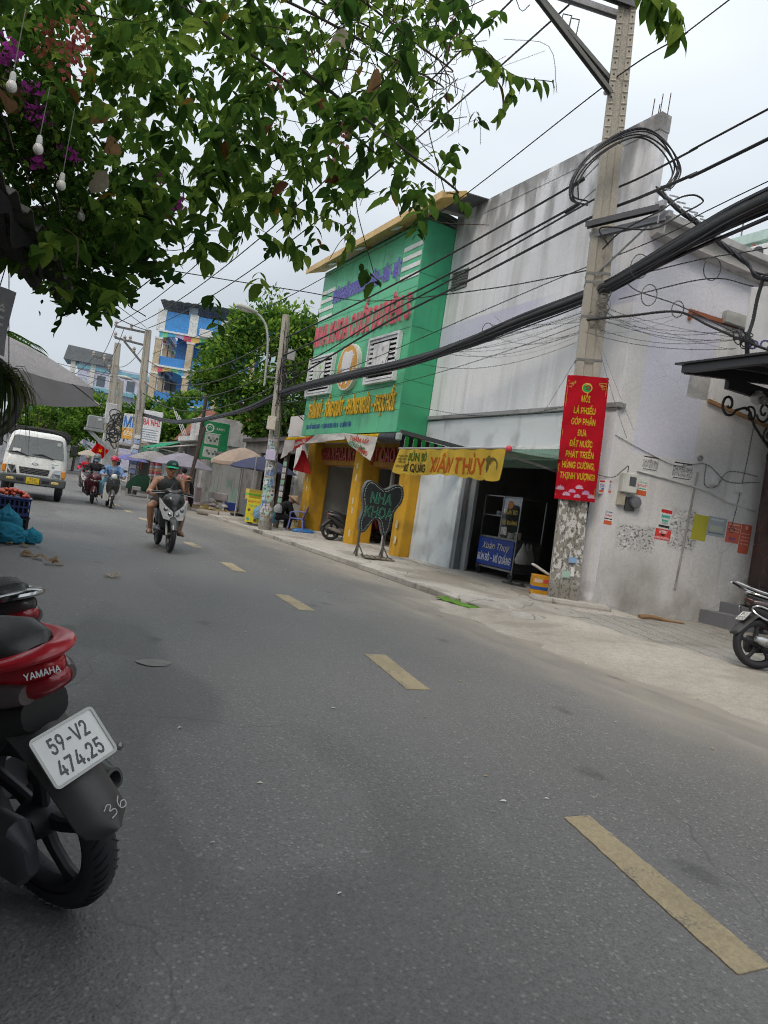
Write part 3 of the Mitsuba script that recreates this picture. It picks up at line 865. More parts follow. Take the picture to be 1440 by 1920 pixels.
def val_text(txt, y, z, h, w, c, dp=0.002, shear=0.0, bold=True):
 """lettering wrapped on to the valance folds"""
 t = meshkit.text_mesh(txt, h, dp, bold)
 t = trimesh.Trimesh(t.vertices, t.faces, process=True).subdivide_to_size(0.045, max_iter=12)
 v = np.array(t.vertices); x0, x1 = v[:, 0].min(), v[:, 0].max()
 v[:, 0] = (v[:, 0] - (x0 + x1) / 2) * w / (x1 - x0) + shear * v[:, 1]
 Y = y - v[:, 0]; Z = z + v[:, 1]
 s = np.clip((AY1 - Y) / (AY1 - AY0), 0, 1) * (ny - 1); tt_ = np.clip((2.51 - Z) / 0.5, 0, 1) * 8
 i, j = np.clip(tt_.astype(int), 0, 7), np.clip(s.astype(int), 0, ny - 2); a, b = tt_ - i, s - j
 X = VAL[i, j, 0] * (1 - a) * (1 - b) + VAL[i + 1, j, 0] * a * (1 - b) + VAL[i, j + 1, 0] * (1 - a) * b + VAL[i + 1, j + 1, 0] * a * b
 q = MB(c, 0.35); q.add(np.stack([X - 0.009 - v[:, 2], Y, Z], 1), np.array(t.faces))
 return q


put(AW, 'lettering', val_text('BÚN BÒ', 12.07, 2.27, 0.15, 0.68, (0.05, 0.15, 0.03)), 'cloth', False)
put(AW, 'lettering', val_text('MÌ QUẢNG', 12.1, 2.05, 0.15, 0.76, (0.06, 0.06, 0.025)), 'cloth', False)
put(AW, 'lettering', val_text('XUÂN', 11.2, 2.07, 0.27, 0.78, (0.5, 0.12, 0.03)), 'cloth', False)
put(AW, 'lettering', val_text('THỦY', 10.3, 2.07, 0.27, 0.82, (0.5, 0.12, 0.03)), 'cloth', False)
for k, (z, w_) in enumerate(((2.34, 0.3), (2.28, 0.26), (2.22, 0.24), (2.13, 0.32))):
 put(AW, 'small_print', val_text('BÁN SÁNG' if k % 2 else 'ĐIỂM TÂM', 12.62, z, 0.04, w_, (0.18, 0.16, 0.05), bold=False), 'cloth', False)
mb = MB((0.1, 0.09, 0.03), 0.4)
m_ = fr(AX - 0.05, 9.62, 2.2)
mb.prism(Point(0, 0).buffer(0.155).difference(Point(0.0, 0.03).buffer(0.09)), 0.003, m_, (0.14, 0.12, 0.05))
mb.prism(Point(0.02, 0.04).buffer(0.07), 0.003, m_, (0.3, 0.22, 0.05))
mb.prism([(-0.2, 0.12), (-0.1, 0.2), (-0.04, 0.12), (-0.12, 0.02)], 0.003, m_, (0.16, 0.13, 0.05))
put(AW, 'bowl_picture', mb, 'cloth', False)

# side roller blind with green and black stripes, at right angles to the wall
SB = thing('striped_blind', 'green and black striped roller blind on a dark rail between clinic and noodle shop', 'awning')
mb = MB((0.06, 0.065, 0.065), 0.4); mb.beam((7.5, 13.42, 2.93), (FX, 13.5, 2.86), 0.07, 0.09); put(SB, 'rail', mb, 'satin', False)
mb = MB((0.3, 0.36, 0.35), 0.4); mb.rbox(7.44, 7.54, 13.35, 13.5, 2.74, 2.9, 0.02); put(SB, 'end_bracket', mb, 'satin', 30)
for k in range(16):
 x = 7.52 + k * 0.1075
 m_ = MB((0.02, 0.22, 0.05) if k % 2 else (0.015, 0.018, 0.02), 0.3)
 z1 = 2.83 - 0.05 * (x - 7.5)
 m_.tube([(x, 13.44, z1), (x + 0.1075, 13.445, z1 - 0.006)], 0.048, 10)
 m_.box(x, x + 0.1075, 13.385, 13.392, z1 - 0.36, z1)
 if k % 2:
  m_.box(x - 0.004, x + 0.006, 13.380, 13.386, z1 - 0.36, z1, (0.5, 0.55, 0.4))
 put(SB, 'stripe', m_, 'cloth', 40)

# ---- green dental clinic
GX, GY0, GY1, GZ0, GZ1 = 8.415, 15.27, 21.4, 3.13, 8.36
DC = thing('dental_clinic', 'dental clinic with a big green panelled sign front, yellow columns and a yellow roof canopy', 'building')
mb = MB((0.03, 0.26, 0.12), 0.5)
mb.box(GX + 0.012, FX + 0.5, GY0 + 0.006, GY1, GZ0 + 0.01, GZ1 - 0.006)
put(DC, 'sign_core', mb, 'satin', False)
gcol = [(0.09, 0.45, 0.235), (0.096, 0.465, 0.245), (0.086, 0.44, 0.228), (0.1, 0.48, 0.255)]
ye = np.linspace(GY0, GY1, 7); ze = [GZ0, 3.62 + 0.06, 4.3, 5.72, 6.72, 7.6, GZ1]
for i in range(6):
 for j in range(6):
  mb = MB(gcol[(i * 5 + j * 3) % 4], 0.42)
  mb.rbox(GX, GX + 0.012, ye[i] + 0.006, ye[i + 1] - 0.006, ze[j] + 0.006, ze[j + 1] - 0.006, 0.003)
  put(DC, 'front_panel', mb, 'satin', False)
xe = [GX, FX - 0.002]
for j in range(4):
 z0, z1 = np.linspace(GZ0, GZ1, 5)[j:j + 2]
 mb = MB((0.05, 0.38, 0.18 + 0.006 * j), 0.32)
 mb.rbox(GX + 0.004, FX - 0.004, GY0 - 0.008, GY0 + 0.006, z0 + 0.006, z1 - 0.006, 0.003)
 put(DC, 'side_panel', mb, 'satin', False)
mb = MB((0.055, 0.37, 0.19), 0.5); mb.box(GX + 0.002, FX, GY0 - 0.004, GY1, GZ1 - 0.004, GZ1 + 0.004); put(DC, 'top_sheet', mb, 'satin', False)
# white stripes in the corners
for k in range(4):
 for (y0, y1) in ((20.35, 21.38), (GY0 + 0.02, 16.2)):
  m_ = MB((0.66, 0.67, 0.66), 0.35)
  z = 7.86 - k * 0.25 if y0 < 18 else 7.72 - k * 0.27
  m_.box(GX - 0.02, GX - 0.001, y0, y1, z - 0.115, z)
  put(DC, 'stripe', m_, 'satin', False)


def letters(txt, y_left, y_right, z, h, front, side, dep, bold=True, name='lettering', x=GX):
 """raised box letters: a coloured face on a pale body"""
 q = MB(side, 0.3)
 w = abs(y_left - y_right)
 q.text(txt, fr(x, (y_left + y_right) / 2, z), h, w, dep, True, side)
 k = put(DC, name, q, 'satin', False)
 q2 = MB(front, 0.3)
 q2.text(txt, fr(x - dep - 0.0005, (y_left + y_right) / 2, z), h, w, 0.006, True, front)
 put(DC, name + '__face', q2, 'satin', False)


letters('PHÒNG KHÁM CHUYÊN KHOA RĂNG - HÀM - MẶT', 20.4, 16.25, 7.2, 0.37, (0.12, 0.1, 0.5), (0.35, 0.34, 0.55), 0.03)
letters('NHA KHOA CUỐI DUYÊN 3', 21.35, 15.4, 5.95, 0.62, (0.6, 0.06, 0.09), (0.5, 0.3, 0.3), 0.05)
letters('THẨM MỸ - TỔNG QUÁT - PHÒNG NGỪA - PHỤC HỒI', 20.98, 15.5, 3.68, 0.42, (0.78, 0.47, 0.01), (0.42, 0.27, 0.06), 0.04)
q = MB((0.03, 0.09, 0.26), 0.3); q.text('801 HỒ VĂN LONG - P. BÌNH HƯNG HÒA B - Q. BÌNH TÂN', fr(GX - 0.001, 19.45, 3.34), 0.125, 3.2, 0.008, True); put(DC, 'address_line', q, 'satin', False)
# louvred windows
for (y0, y1, z0, z1) in ((15.62, 17.28, 4.42, 5.66), (19.5, 21.36, 4.36, 5.58)):
 w = fresh(DC + '__louvre_window')
 mb = MB((0.02, 0.022, 0.022), 0.1); mb.box(GX - 0.006, GX - 0.001, y0, y1, z0, z1); scene[w] = shape(mb, 'matte', False)
 mb = MB((0.66, 0.67, 0.67), 0.35)
 for (a0, a1, b0, b1) in ((y0, y0 + 0.07, z0, z1), (y1 - 0.07, y1, z0, z1), (y0 + 0.07, y1 - 0.07, z0, z0 + 0.06), (y0 + 0.07, y1 - 0.07, z1 - 0.06, z1)):
  mb.box(GX - 0.12, GX - 0.006, a0, a1, b0, b1)
 put(w, 'frame', mb, 'satin', False)
 for k in range(9):
  z = z0 + 0.1 + k * (z1 - z0 - 0.16) / 8.6
  m_ = MB((0.7, 0.71, 0.71), 0.4); m_.box(GX - 0.075, GX - 0.055, y0 + 0.07, y1 - 0.07, z, z + 0.06)
  put(w, 'slat', m_, 'satin', False)
 m_ = MB((0.58, 0.62, 0.58) if y0 > 18 else (0.68, 0.69, 0.69), 0.5)
 yc = (y0 + y1) / 2 + 0.05
 m_.box(GX - 0.115, GX - 0.095, yc - 0.42, yc + 0.42, z0 + 0.3 - 0.02, z1 - 0.2)
 put(w, 'poster_board', m_, 'satin', False)
 m_ = MB((0.3, 0.5, 0.12) if y0 > 18 else (0.3, 0.33, 0.33), 0.3)
 f_ = fr(GX - 0.1155, yc, (z0 + z1) / 2)
 for (px_, pz_, r_) in ((0.1, 0.25, 0.06), (-0.22, 0.05, 0.045), (0.2, -0.1, 0.035)):
  m_.prism(Point(px_, pz_).buffer(r_), 0.003, f_)
 for s_ in (-1, 1):
  m_.prism(LineString([(s_ * 0.3, -0.3), (s_ * 0.1, -0.25), (0.0, -0.28)]).buffer(0.018), 0.003, f_)
 put(w, 'print', m_, 'satin', False)
# round tooth emblem
mb = MB((0.72, 0.68, 0.6), 0.3); f_ = fr(GX, 18.4, 5.02)
mb.prism(Point(0, 0).buffer(0.66, 32), 0.13, f_); put(DC, 'emblem', mb, 'satin', 30)
tooth = Polygon(np.array([(-0.28, 0.3), (-0.2, 0.42), (-0.08, 0.4), (0, 0.36), (0.08, 0.4), (0.2, 0.42), (0.28, 0.3), (0.29, 0.1), (0.22, -0.1), (0.2, -0.34), (0.15, -0.48), (0.09, -0.38), (0.05, -0.18), (0, -0.12), (-0.05, -0.18), (-0.09, -0.38), (-0.15, -0.48), (-0.2, -0.34), (-0.22, -0.1), (-0.29, 0.1)])).buffer(0.03, 4)
f2 = fr(GX - 0.13, 18.4, 5.02)
mb = MB((0.62, 0.3, 0.04), 0.3); mb.prism(Point(0, 0).buffer(0.61, 32).difference(tooth), 0.008, f2); put(DC, 'emblem__disc_face', mb, 'satin', False)
mb = MB((0.72, 0.72, 0.7), 0.25); mb.prism(tooth, 0.03, f2)
for (a, b) in ((0.36, 0.3), (-0.4, -0.05), (-0.33, -0.3), (0.42, -0.1)):
 mb.prism(Polygon([(a, b + 0.09), (a + 0.02, b + 0.02), (a + 0.08, b), (a + 0.02, b - 0.02), (a, b - 0.09), (a - 0.02, b - 0.02), (a - 0.08, b), (a - 0.02, b + 0.02)]), 0.012, f2)
put(DC, 'emblem__tooth', mb, 'satin', 30)
# yellow roof canopy
mb = MB((0.5, 0.33, 0.09), 0.5)
CX0 = GX - 0.465
mb.prism([(0, 0), (0.62, 0.24), (0.62, 0.37), (0, 0.13)], 7.9, np.array([[1, 0, 0, CX0], [0, 0, -1, 21.8], [0, 1, 0, 8.3], [0, 0, 0, 1.0]]), c=(0.55, 0.36, 0.11))
put(DC, 'roof_canopy', mb, 'satin', False, label='yellow brown roof canopy tilted up over the sign')
mb = MB((0.6, 0.4, 0.16), 0.5); mb.box(CX0 - 0.03, CX0 + 0.0, 13.88, 21.82, 8.28, 8.45); put(DC, 'roof_canopy__edge_strip', mb, 'satin', False)
for y in (20.4, 18.5, 16.4, 14.9):
 mb = MB((0.7, 0.75, 0.75), 0.1); mb.rbox(-0.15, 0.15, -0.1, 0.1, -0.03, 0.0, 0.01, m=frame((CX0 + 0.24, y, 8.386), (0, -1, 0), (0.93, 0, 0.36)))
 put(DC, 'roof_canopy__downlight', mb, 'gloss', 30)
for y in (20.6, 18.6, 16.6):
 mb = MB((0.5, 0.33, 0.1), 0.5); mb.box(GX + 0.06, GX + 0.18, y - 0.08, y + 0.08, GZ1, GZ1 + 0.05); mb.beam((GX + 0.1, y, GZ1), (GX + 0.1, y, 8.56), 0.1, 0.1)
 put(DC, 'canopy_post', mb, 'satin', False)
mb = MB((0.12, 0.12, 0.13), 0.5)
mb.slab(np.array([[[GX + 0.2, y, 8.72 + 0.012 * (-1) ** k], [FX + 3.5, y, 8.2 + 0.012 * (-1) ** k]] for k, y in enumerate(np.linspace(15.32, 21.3, 60))]), 0.01)
mb.beam((GX + 0.1, 14.9, 8.5), (FX + 0.4, 14.9, 8.62), 0.06, 0.06, c=(0.35, 0.35, 0.35)); mb.slab(np.array([[[GX + 0.1, y, 8.66], [FX + 0.6, y, 8.78]] for y in (14.0, 15.3)]), 0.02)
put(DC, 'metal_roof', mb, 'satin', False)
# ground floor: columns, lintel, room
yel = (0.56, 0.31, 0.025)
for (x, y) in ((9.22, 21.55), (9.22, 18.05), (9.24, 15.5)):
 mb = MB(yel, 0.55)
 q = Polygon([(-0.24, -0.2), (0.24, -0.2), (0.24, 0.26), (-0.24, 0.26)]).buffer(0.06, 6)
 if y < 15.6:
  q = Polygon([(-0.2, -0.2), (0.24, -0.2), (0.24, 0.24), (-0.2, 0.24)]).buffer(0.05, 6)
 mm = np.eye(4); mm[:3, 3] = (x, y, 0.1); mb.prism(q, 2.95, mm)
 for k in range(5):
  zz = 0.5 + 0.47 * k + 0.1 * math.sin(k * 9 + y)
  mb.box(x - 0.305, x - 0.3, y - 0.12 + 0.03 * k, y - 0.02 + 0.03 * k, zz - 0.1, zz + 0.08, (0.6, 0.5, 0.3))
 put(DC, 'column', mb, 'matte', 35)
mb = MB((0.34, 0.17, 0.03), 0.6); mb.box(9.2, 9.5, 15.8, 21.3, 2.35, 3.0); put(DC, 'lintel', mb, 'matte', False)
q = MB((0.34, 0.05, 0.045), 0.4); q.text('NHA KHOA KỸ THUẬT CAO', fr(9.2, 18.9, 2.5), 0.36, 4.9, 0.06, True); put(DC, 'lintel__lettering', q, 'satin', False)
mb = MB((0.42, 0.42, 0.4), 0.4)
mb.box(FX + 0.3, 13.5, 15.35, 15.5, 0.1, 3.1, (0.5, 0.5, 0.48)); mb.box(FX + 0.3, 13.5, 21.6, 21.7, 0.1, 3.1, (0.45, 0.44, 0.42)); mb.box(13.5, 13.6, 15.3, 21.7, 0.1, 3.1)
mb.box(9.2, 13.5, 15.3, 21.7, 3.0, 3.1, (0.3, 0.29, 0.27)); mb.box(9.15, 13.5, 15.5, 21.6, 0.1, 0.2, (0.4, 0.38, 0.34))
put(DC, 'front_room', mb, 'matte', False)
mb = MB((0.11, 0.07, 0.05), 0.3)
mb.box(11.4, 11.45, 18.4, 20.6, 0.2, 2.5, (0.13, 0.1, 0.085)); mb.box(11.39, 11.41, 18.9, 20.0, 1.85, 2.45, (0.25, 0.2, 0.15)); mb.box(11.38, 11.4, 19.1, 19.8, 1.2, 1.75, (0.1, 0.1, 0.1)); mb.box(11.36, 11.38, 19.35, 19.6, 1.45, 1.7, (0.4, 0.42, 0.42))
for k in range(7):
 mb.box(11.37, 11.395, 18.5, 20.5, 0.3 + k * 0.12, 0.4 + k * 0.12, (0.17, 0.13, 0.1))
put(DC, 'inner_door', mb, 'satin', False)
mb = MB((0.55, 0.56, 0.56), 0.2)
mb.box(9.75, 9.83, 18.5, 18.6, 0.2, 2.4); mb.box(9.75, 9.83, 17.5, 17.6, 0.2, 2.4); mb.box(9.75, 9.83, 17.5, 21.4, 2.36, 2.44)
mb.box(9.9, 10.1, 15.6, 16.9, 0.2, 2.4, (0.58, 0.57, 0.54)); mb.box(9.87, 9.9, 16.2, 16.28, 0.9, 2.0, (0.2, 0.19, 0.18))
put(DC, 'door_frame', mb, 'satin', False)
mb = MB((0.5, 0.5, 0.5)); mb.box(9.79, 9.792, 18.6, 19.4, 0.2, 2.36); put(DC, 'glass_door', mb, 'glass', False)
# cream neighbour with roller shutter
NB = thing('shutter_shop', 'narrow shop with a closed beige roller shutter and a white pilaster beside the yellow columns', 'building')
for k in range(30):
 m_ = MB((0.5, 0.46, 0.39), 0.5); z = 0.2 + k * 0.095
 m_.tube([(9.62, 22.02, z + 0.04), (9.62, 23.55, z + 0.04)], 0.047, 6)
 put(NB, 'shutter_slat', m_, 'satin', 50)
mb = MB((0.62, 0.62, 0.61), 0.6); mb.box(9.35, 9.8, 23.55, 24.05, 0.1, 3.3)
f_ = fr(9.347, 23.8, 0)
for k in range(9):
 mb.box(-0.1 + 0.03 * math.sin(k * 5), 0.02 + 0.05 * math.sin(k * 3), 0.5 + k * 0.22, 0.56 + k * 0.22, 0, 0.003, (0.2, 0.25, 0.22), m=f_)
put(NB, 'pilaster', mb, 'matte', False)
mb = MB((0.55, 0.54, 0.52), 0.7); mb.box(9.4, 12, 21.72, 25.2, 3.05, 4.1); mb.box(9.7, 12, 21.72, 24.05, 0.1, 3.05, (0.25, 0.24, 0.22)); put(NB, 'upper_wall', mb, 'matte', False)
# yellow roller awning tube
mb = MB((0.6, 0.38, 0.03), 0.55); mb.tube([(8.42, 15.95, 3.0), (8.42, 22.5, 3.0)], 0.105, 14)
key = thing('roller_awning', 'rolled up yellow awning tube under the green sign', 'awning'); put(key, 'roll', mb, 'cloth', 50)
mb = MB(BLACK, 0.2); mb.tube([(8.42, 15.1, 2.99), (8.42, 15.94, 3.0)], 0.125, 14); mb.beam((8.45, 15.2, 2.98), (9.2, 15.25, 2.98), 0.08, 0.1); put(key, 'cassette', mb, 'satin', 40)
for y in (15.9, 22.5):
 mb = MB((0.4, 0.38, 0.33), 0.4); mb.lathe([(0.001, -0.05), (0.085, -0.05), (0.085, 0.05), (0.001, 0.05)], (8.42, y, 3.0), (0, 1, 0), 14); put(key, 'end_cap', mb, 'satin', 40)
 mb = MB((0.3, 0.3, 0.3), 0.4); mb.beam((8.45, y, 3.0), (9.25, y, 3.02), 0.05, 0.05); put(key, 'bracket', mb, 'satin', False)


def hang(P00, P01, P10, P11, nu, nv, amp, c, dirt=0.35, seed=0):
 """a cloth through four corners (top left, top right, bottom left, bottom right) with folds"""
 q = MB(c, dirt); G = []
 for i in range(nv):
  t = i / (nv - 1); row = []
  for j in range(nu):
   s = j / (nu - 1)
   p = (A(*P00) * (1 - s) + A(*P01) * s) * (1 - t) + (A(*P10) * (1 - s) + A(*P11) * s) * t
   row.append(p)
  G.append(row)
 G = np.array(G); nn = unit(np.cross(G[-1, 0] - G[0, 0], G[0, -1] - G[0, 0]))
 if np.linalg.norm(nn) < 0.5:
  nn = unit(np.cross(G[-1, -1] - G[0, 0], G[0, -1] - G[0, 0]))
 s, t = np.meshgrid(np.linspace(0, 1, nu), np.linspace(0, 1, nv))
 G = G + nn * (amp * (np.sin(s * 17 + 3 * t + seed) * 0.6 + np.sin(s * 7 - 4 * t + seed * 2) * (0.3 + t)))[..., None]
 q.slab(G, 0.003)
 return q, G


BN = thing('cloth_banner', 'white and red printed cloth banner slung over the yellow roller tube', 'banner')
q, _ = hang((8.29, 19.95, 3.12), (8.29, 18.0, 3.14), (8.27, 20.6, 2.86), (8.27, 17.8, 2.95), 16, 7, 0.02, (0.66, 0.64, 0.6)); put(BN, 'middle', q, 'cloth', 50)
q, _ = hang((8.285, 22.45, 2.98), (8.285, 21.55, 2.98), (8.26, 22.5, 2.36), (8.265, 21.5, 2.66), 10, 8, 0.018, (0.66, 0.6, 0.57)); put(BN, 'left_end', q, 'cloth', 50)
q, _ = hang((8.288, 21.55, 2.98), (8.288, 19.95, 3.1), (8.266, 21.5, 2.66), (8.272, 20.6, 2.86), 12, 8, 0.014, (0.5, 0.06, 0.06)); put(BN, 'red_part', q, 'cloth', 50)
mt = frame((8.262, 21.02, 2.83), unit(A(0, -1, 0.16)), UPV)
q = MB((0.7, 0.66, 0.62), 0.2); q.text('Giảm Giá', mt, 0.12, 0.85, 0.003, True, shear=0.25); put(BN, 'lettering', q, 'cloth', False)
q, _ = hang((8.29, 18.0, 3.14), (8.29, 15.95, 2.99), (8.26, 17.4, 2.78), (8.25, 16.05, 2.38), 16, 10, 0.016, (0.68, 0.65, 0.6)); put(BN, 'right_end', q, 'cloth', 50)
mt = frame((8.235, 16.85, 2.86), unit(A(0, -1, -0.12)), UPV)
q = MB((0.55, 0.08, 0.05), 0.2); q.text('THẨM MỸ', mt, 0.12, 1.15, 0.003, True); put(BN, 'lettering', q, 'cloth', False)
mt = frame((8.235, 16.95, 2.7), unit(A(0, -1, -0.2)), UPV)
q = MB((0.05, 0.25, 0.12), 0.2); q.text('NIỀNG RĂNG', mt, 0.11, 1.05, 0.003, True); put(BN, 'lettering', q, 'cloth', False)
mt = frame((8.225, 16.55, 2.56), unit(A(0, -1, -0.22)), UPV)
q = MB((0.55, 0.08, 0.05), 0.2); q.text('RĂNG', mt, 0.12, 0.55, 0.003, True); put(BN, 'lettering', q, 'cloth', False)
FG = thing('hanging_red_cloth', 'dark red cloth hanging in front of the beige roller shutter', 'cloth')
q, _ = hang((8.7, 21.85, 2.72), (8.7, 21.65, 2.7), (8.66, 22.2, 2.05), (8.66, 20.7, 1.95), 12, 8, 0.03, (0.42, 0.02, 0.025)); put(FG, 'cloth', q, 'cloth', 50)

# ---- standing tooth sign
TS = thing('tooth_sign', 'black tooth shaped standing sign reading NHA KHOA on two iron legs', 'sign')
TD = unit(A(0.97, -0.12, 0)); TO = A(7.68, 14.25, 0.1)
tf = frame(TO + A(0, 0, 1.13), TD, unit(A(0.05, -0.12, 1)))
outline = np.array([(-0.5, 0.42), (-0.44, 0.56), (-0.3, 0.6), (-0.14, 0.53), (0.0, 0.46), (0.1, 0.47), (0.25, 0.56), (0.4, 0.6), (0.52, 0.52), (0.56, 0.36), (0.53, 0.2), (0.44, 0.05), (0.37, -0.12), (0.36, -0.38), (0.31, -0.56), (0.22, -0.58), (0.15, -0.46), (0.08, -0.3), (0.0, -0.24), (-0.08, -0.26), (-0.17, -0.38), (-0.25, -0.52), (-0.33, -0.58), (-0.42, -0.52), (-0.45, -0.3), (-0.42, -0.1), (-0.45, 0.08), (-0.5, 0.25)])
outline[:, 0] *= 0.92
oc = spline(np.vstack([np.c_[outline, np.zeros(len(outline))], [[*outline[0], 0]]]), 150)[:, :2]
tp = Polygon(oc).buffer(0)
mb = MB((0.09, 0.105, 0.1), 0.35); mb.prism(tp, 0.14, tf); put(TS, 'case', mb, 'satin', 30)
tf2 = tf.copy(); tf2[:3, 3] = xf(tf, (0, 0, 0.14))
mb = MB((0.022, 0.026, 0.028), 0.25); mb.prism(tp.buffer(-0.012), 0.006, tf2); put(TS, 'face', mb, 'satin', 30)
ring = tp.buffer(-0.045).exterior
mb = MB((0.5, 0.62, 0.55), 0.2)
for k in range(110):
 p = ring.interpolate(k / 110, normalized=True)
 mb.lathe([(0.009, 0.0), (0.008, 0.008), (0.001, 0.011)], xf(tf2, (p.x, p.y, 0.006)), tf2[:3, 2], 6)
put(TS, 'lamp_row', mb, 'satin', False, stuff=True)
tf3 = tf.copy(); tf3[:3, 3] = xf(tf, (0.0, 0.12, 0.146)); q = MB((0.03, 0.13, 0.085), 0.2); q.text('NHA', tf3, 0.24, 0.52, 0.005, True, c=(0.1, 0.4, 0.27)); q.text('NHA', tf3, 0.24, 0.51, 0.008, False, c=(0.03, 0.1, 0.07))
tf3 = tf.copy(); tf3[:3, 3] = xf(tf, (0.0, -0.2, 0.146)); q.text('KHOA', tf3, 0.24, 0.66, 0.005, True, c=(0.1, 0.4, 0.27)); q.text('KHOA', tf3, 0.24, 0.65, 0.008, False, c=(0.03, 0.1, 0.07))
put(TS, 'lettering', q, 'satin', False)
for s in (-0.34, 0.27):
 mb = MB((0.1, 0.09, 0.085), 0.6)
 p = TO + TD * s
 mb.beam(p, p + A(0, 0, 0.62), 0.045, 0.045)
 for dd in ((0.16, -0.3), (-0.12, -0.32), (0.02, 0.26)):
  mb.beam(p + A(0, 0, 0.3), p + A(dd[0] * 0.6, dd[1] * 0.6, 0.02), 0.02, 0.02)
 put(TS, 'leg', mb, 'matte', False)
mb = MB((0.33, 0.29, 0.23), 0.7)
p = TO + A(0.05, -0.16, 0)
mb.rbox(-0.3, 0.42, -0.14, 0.14, 0.0, 0.035, 0.006, m=frame(p, TD, (0, 1, 0)))
for k in range(6):
 mb.beam(p + TD * (-0.35 + k * 0.13) + A(0.0, -0.18, 0.05), p + TD * (-0.3 + k * 0.13) + A(0.03, 0.2, 0.05), 0.02, 0.02, c=(0.15, 0.13, 0.12))
put(TS, 'base_plank', mb, 'matte', False)

# ---- right hand house: black marble front, canopy on scroll brackets, white sign board
RH = thing('marble_house', 'house front of black veined marble at the right edge behind the parked scooter', 'building')
mb = MB()
for k in range(6):
 z = 0.15 + k * 0.72
 mb.rbox(11.72, 12.2, 7.46, 7.84, z + 0.003, z + 0.717, 0.004)
put(RH, 'corner_column', mb, 'marble', False)
mb = MB(); mb.box(12.6, 12.9, 2.0, 7.46, 0.1, 4.0); mb.box(11.72, 12.3, 2.0, 3.0, 0.1, 4.0); put(RH, 'front_wall', mb, 'marble', False)
mb = MB((0.5, 0.5, 0.5), 0.5); mb.box(11.9, 20, 2.0, 7.8, 4.0, 9.5, (0.55, 0.55, 0.54)); put(RH, 'upper_storey', mb, 'matte', False)
mb = MB((0.17, 0.175, 0.18), 0.4); mb.box(11.2, 12.0, 7.6, 8.3, 0.05, 0.32); mb.box(11.55, 12.0, 7.6, 8.2, 0.32, 0.5); put(RH, 'step', mb, 'matte', False)
CN = thing('black_canopy', 'black steel canopy on curled iron brackets over the right hand house front', 'awning')
mb = MB((0.02, 0.022, 0.025), 0.3)
mb.beam((9.2, 7.75, 4.1), (9.2, 2.5, 4.1), 0.1, 0.12); mb.beam((9.2, 7.7, 4.1), (11.8, 7.7, 4.45), 0.08, 0.16); mb.beam((10.2, 7.7, 4.1), (11.8, 7.7, 4.12), 0.08, 0.2)
put(CN, 'frame', mb, 'satin', False)
mb = MB((0.03, 0.03, 0.034), 0.3); mb.slab(np.array([[[9.1, 7.85, 4.16], [9.1, 2.4, 4.16]], [[11.9, 7.85, 4.56], [11.9, 2.4, 4.56]]]), 0.03); put(CN, 'roof_sheet', mb, 'satin', False)
for k in range(4):
 mb = MB((0.02, 0.022, 0.025), 0.3); y = 7.0 - k * 1.3; mb.beam((9.25, y, 4.1), (11.85, y, 4.45), 0.05, 0.08); put(CN, 'rafter', mb, 'satin', False)


def scroll(c, r, a0, turns, n=40):
 a = a0 + np.linspace(0, turns * 2 * np.pi, n); rr = r * np.linspace(1, 0.18, n)
 return np.stack([c[0] + rr * np.cos(a), np.zeros(n), c[1] + rr * np.sin(a)], 1)


for yb in (7.72, 5.0):
 mb = MB((0.015, 0.016, 0.018), 0.2)
 def crv(P): return P + A(0, yb, 0)
 mb.tube(crv(np.vstack([A(11.72, 0, 3.25), A(11.72, 0, 4.05)])), 0.022, 6)
 mb.tube(crv(np.vstack([scroll((10.35, 3.78), 0.2, -0.4, -1.3)[::-1], spline([(10.55, 0, 3.72), (10.85, 0, 3.8), (11.1, 0, 3.55), (11.5, 0, 3.3), (11.68, 0, 3.2)], 30)])), 0.022, 6)
 mb.tube(crv(scroll((11.28, 3.84), 0.2, 3.6, 1.4)), 0.02, 6)
 mb.tube(crv(scroll((11.5, 3.45), 0.15, 2.2, 1.3)), 0.018, 6)
 mb.tube(crv(scroll((10.95, 3.72), 0.15, 2.8, -1.2)), 0.018, 6)
 mb.tube(crv(scroll((11.6, 3.12), 0.1, 1.2, -1.2)), 0.016, 6)
 put(CN, 'scroll_bracket', mb, 'satin', 50)
mb = MB((0.5, 0.5, 0.5), 0.3); mb.mesh(sphere((10.9, 7.6, 3.98), 0.13, (1, 0.9, 0.8))); mb.lathe([(0.07, 0), (0.07, 0.08), (0.02, 0.08)], (10.85, 7.48, 3.93), (-0.5, -0.7, -0.3), 12, c=(0.1, 0.1, 0.1)); mb.box(10.86, 10.94, 7.56, 7.64, 4.0, 4.1)
k_ = one('security_camera', 'grey dome security camera under the black canopy', 'camera', mb, 'satin', 50)
SN = thing('white_signboard', 'white sign board standing on the black canopy at the right edge', 'sign')
mb = MB((0.6, 0.61, 0.6), 0.35); mb.rbox(-0.03, 1.9, 0, 1.15, -0.1, 0.0, 0.01, m=frame((10.28, 7.55, 4.52), unit(A(0.5, -0.86, 0)), UPV)); put(SN, 'panel', mb, 'satin', 30)
q = MB((0.06, 0.05, 0.2), 0.1); q.text('ĐO', frame(A(10.28, 7.55, 4.66) + unit(A(0.5, -0.86, 0)) * 0.05 - unit(A(0.86, 0.5, 0)) * 0.001, unit(A(0.5, -0.86, 0)), UPV), 0.14, 0.32, 0.004, True, align=0); put(SN, 'lettering', q, 'satin', False)
mb = MB((0.1, 0.1, 0.1)); mb.beam((10.4, 7.5, 4.36), (10.4, 7.5, 4.55), 0.05, 0.05); mb.beam((11.1, 6.2, 4.4), (11.1, 6.2, 4.55), 0.05, 0.05); put(SN, 'post', mb, 'satin', False)
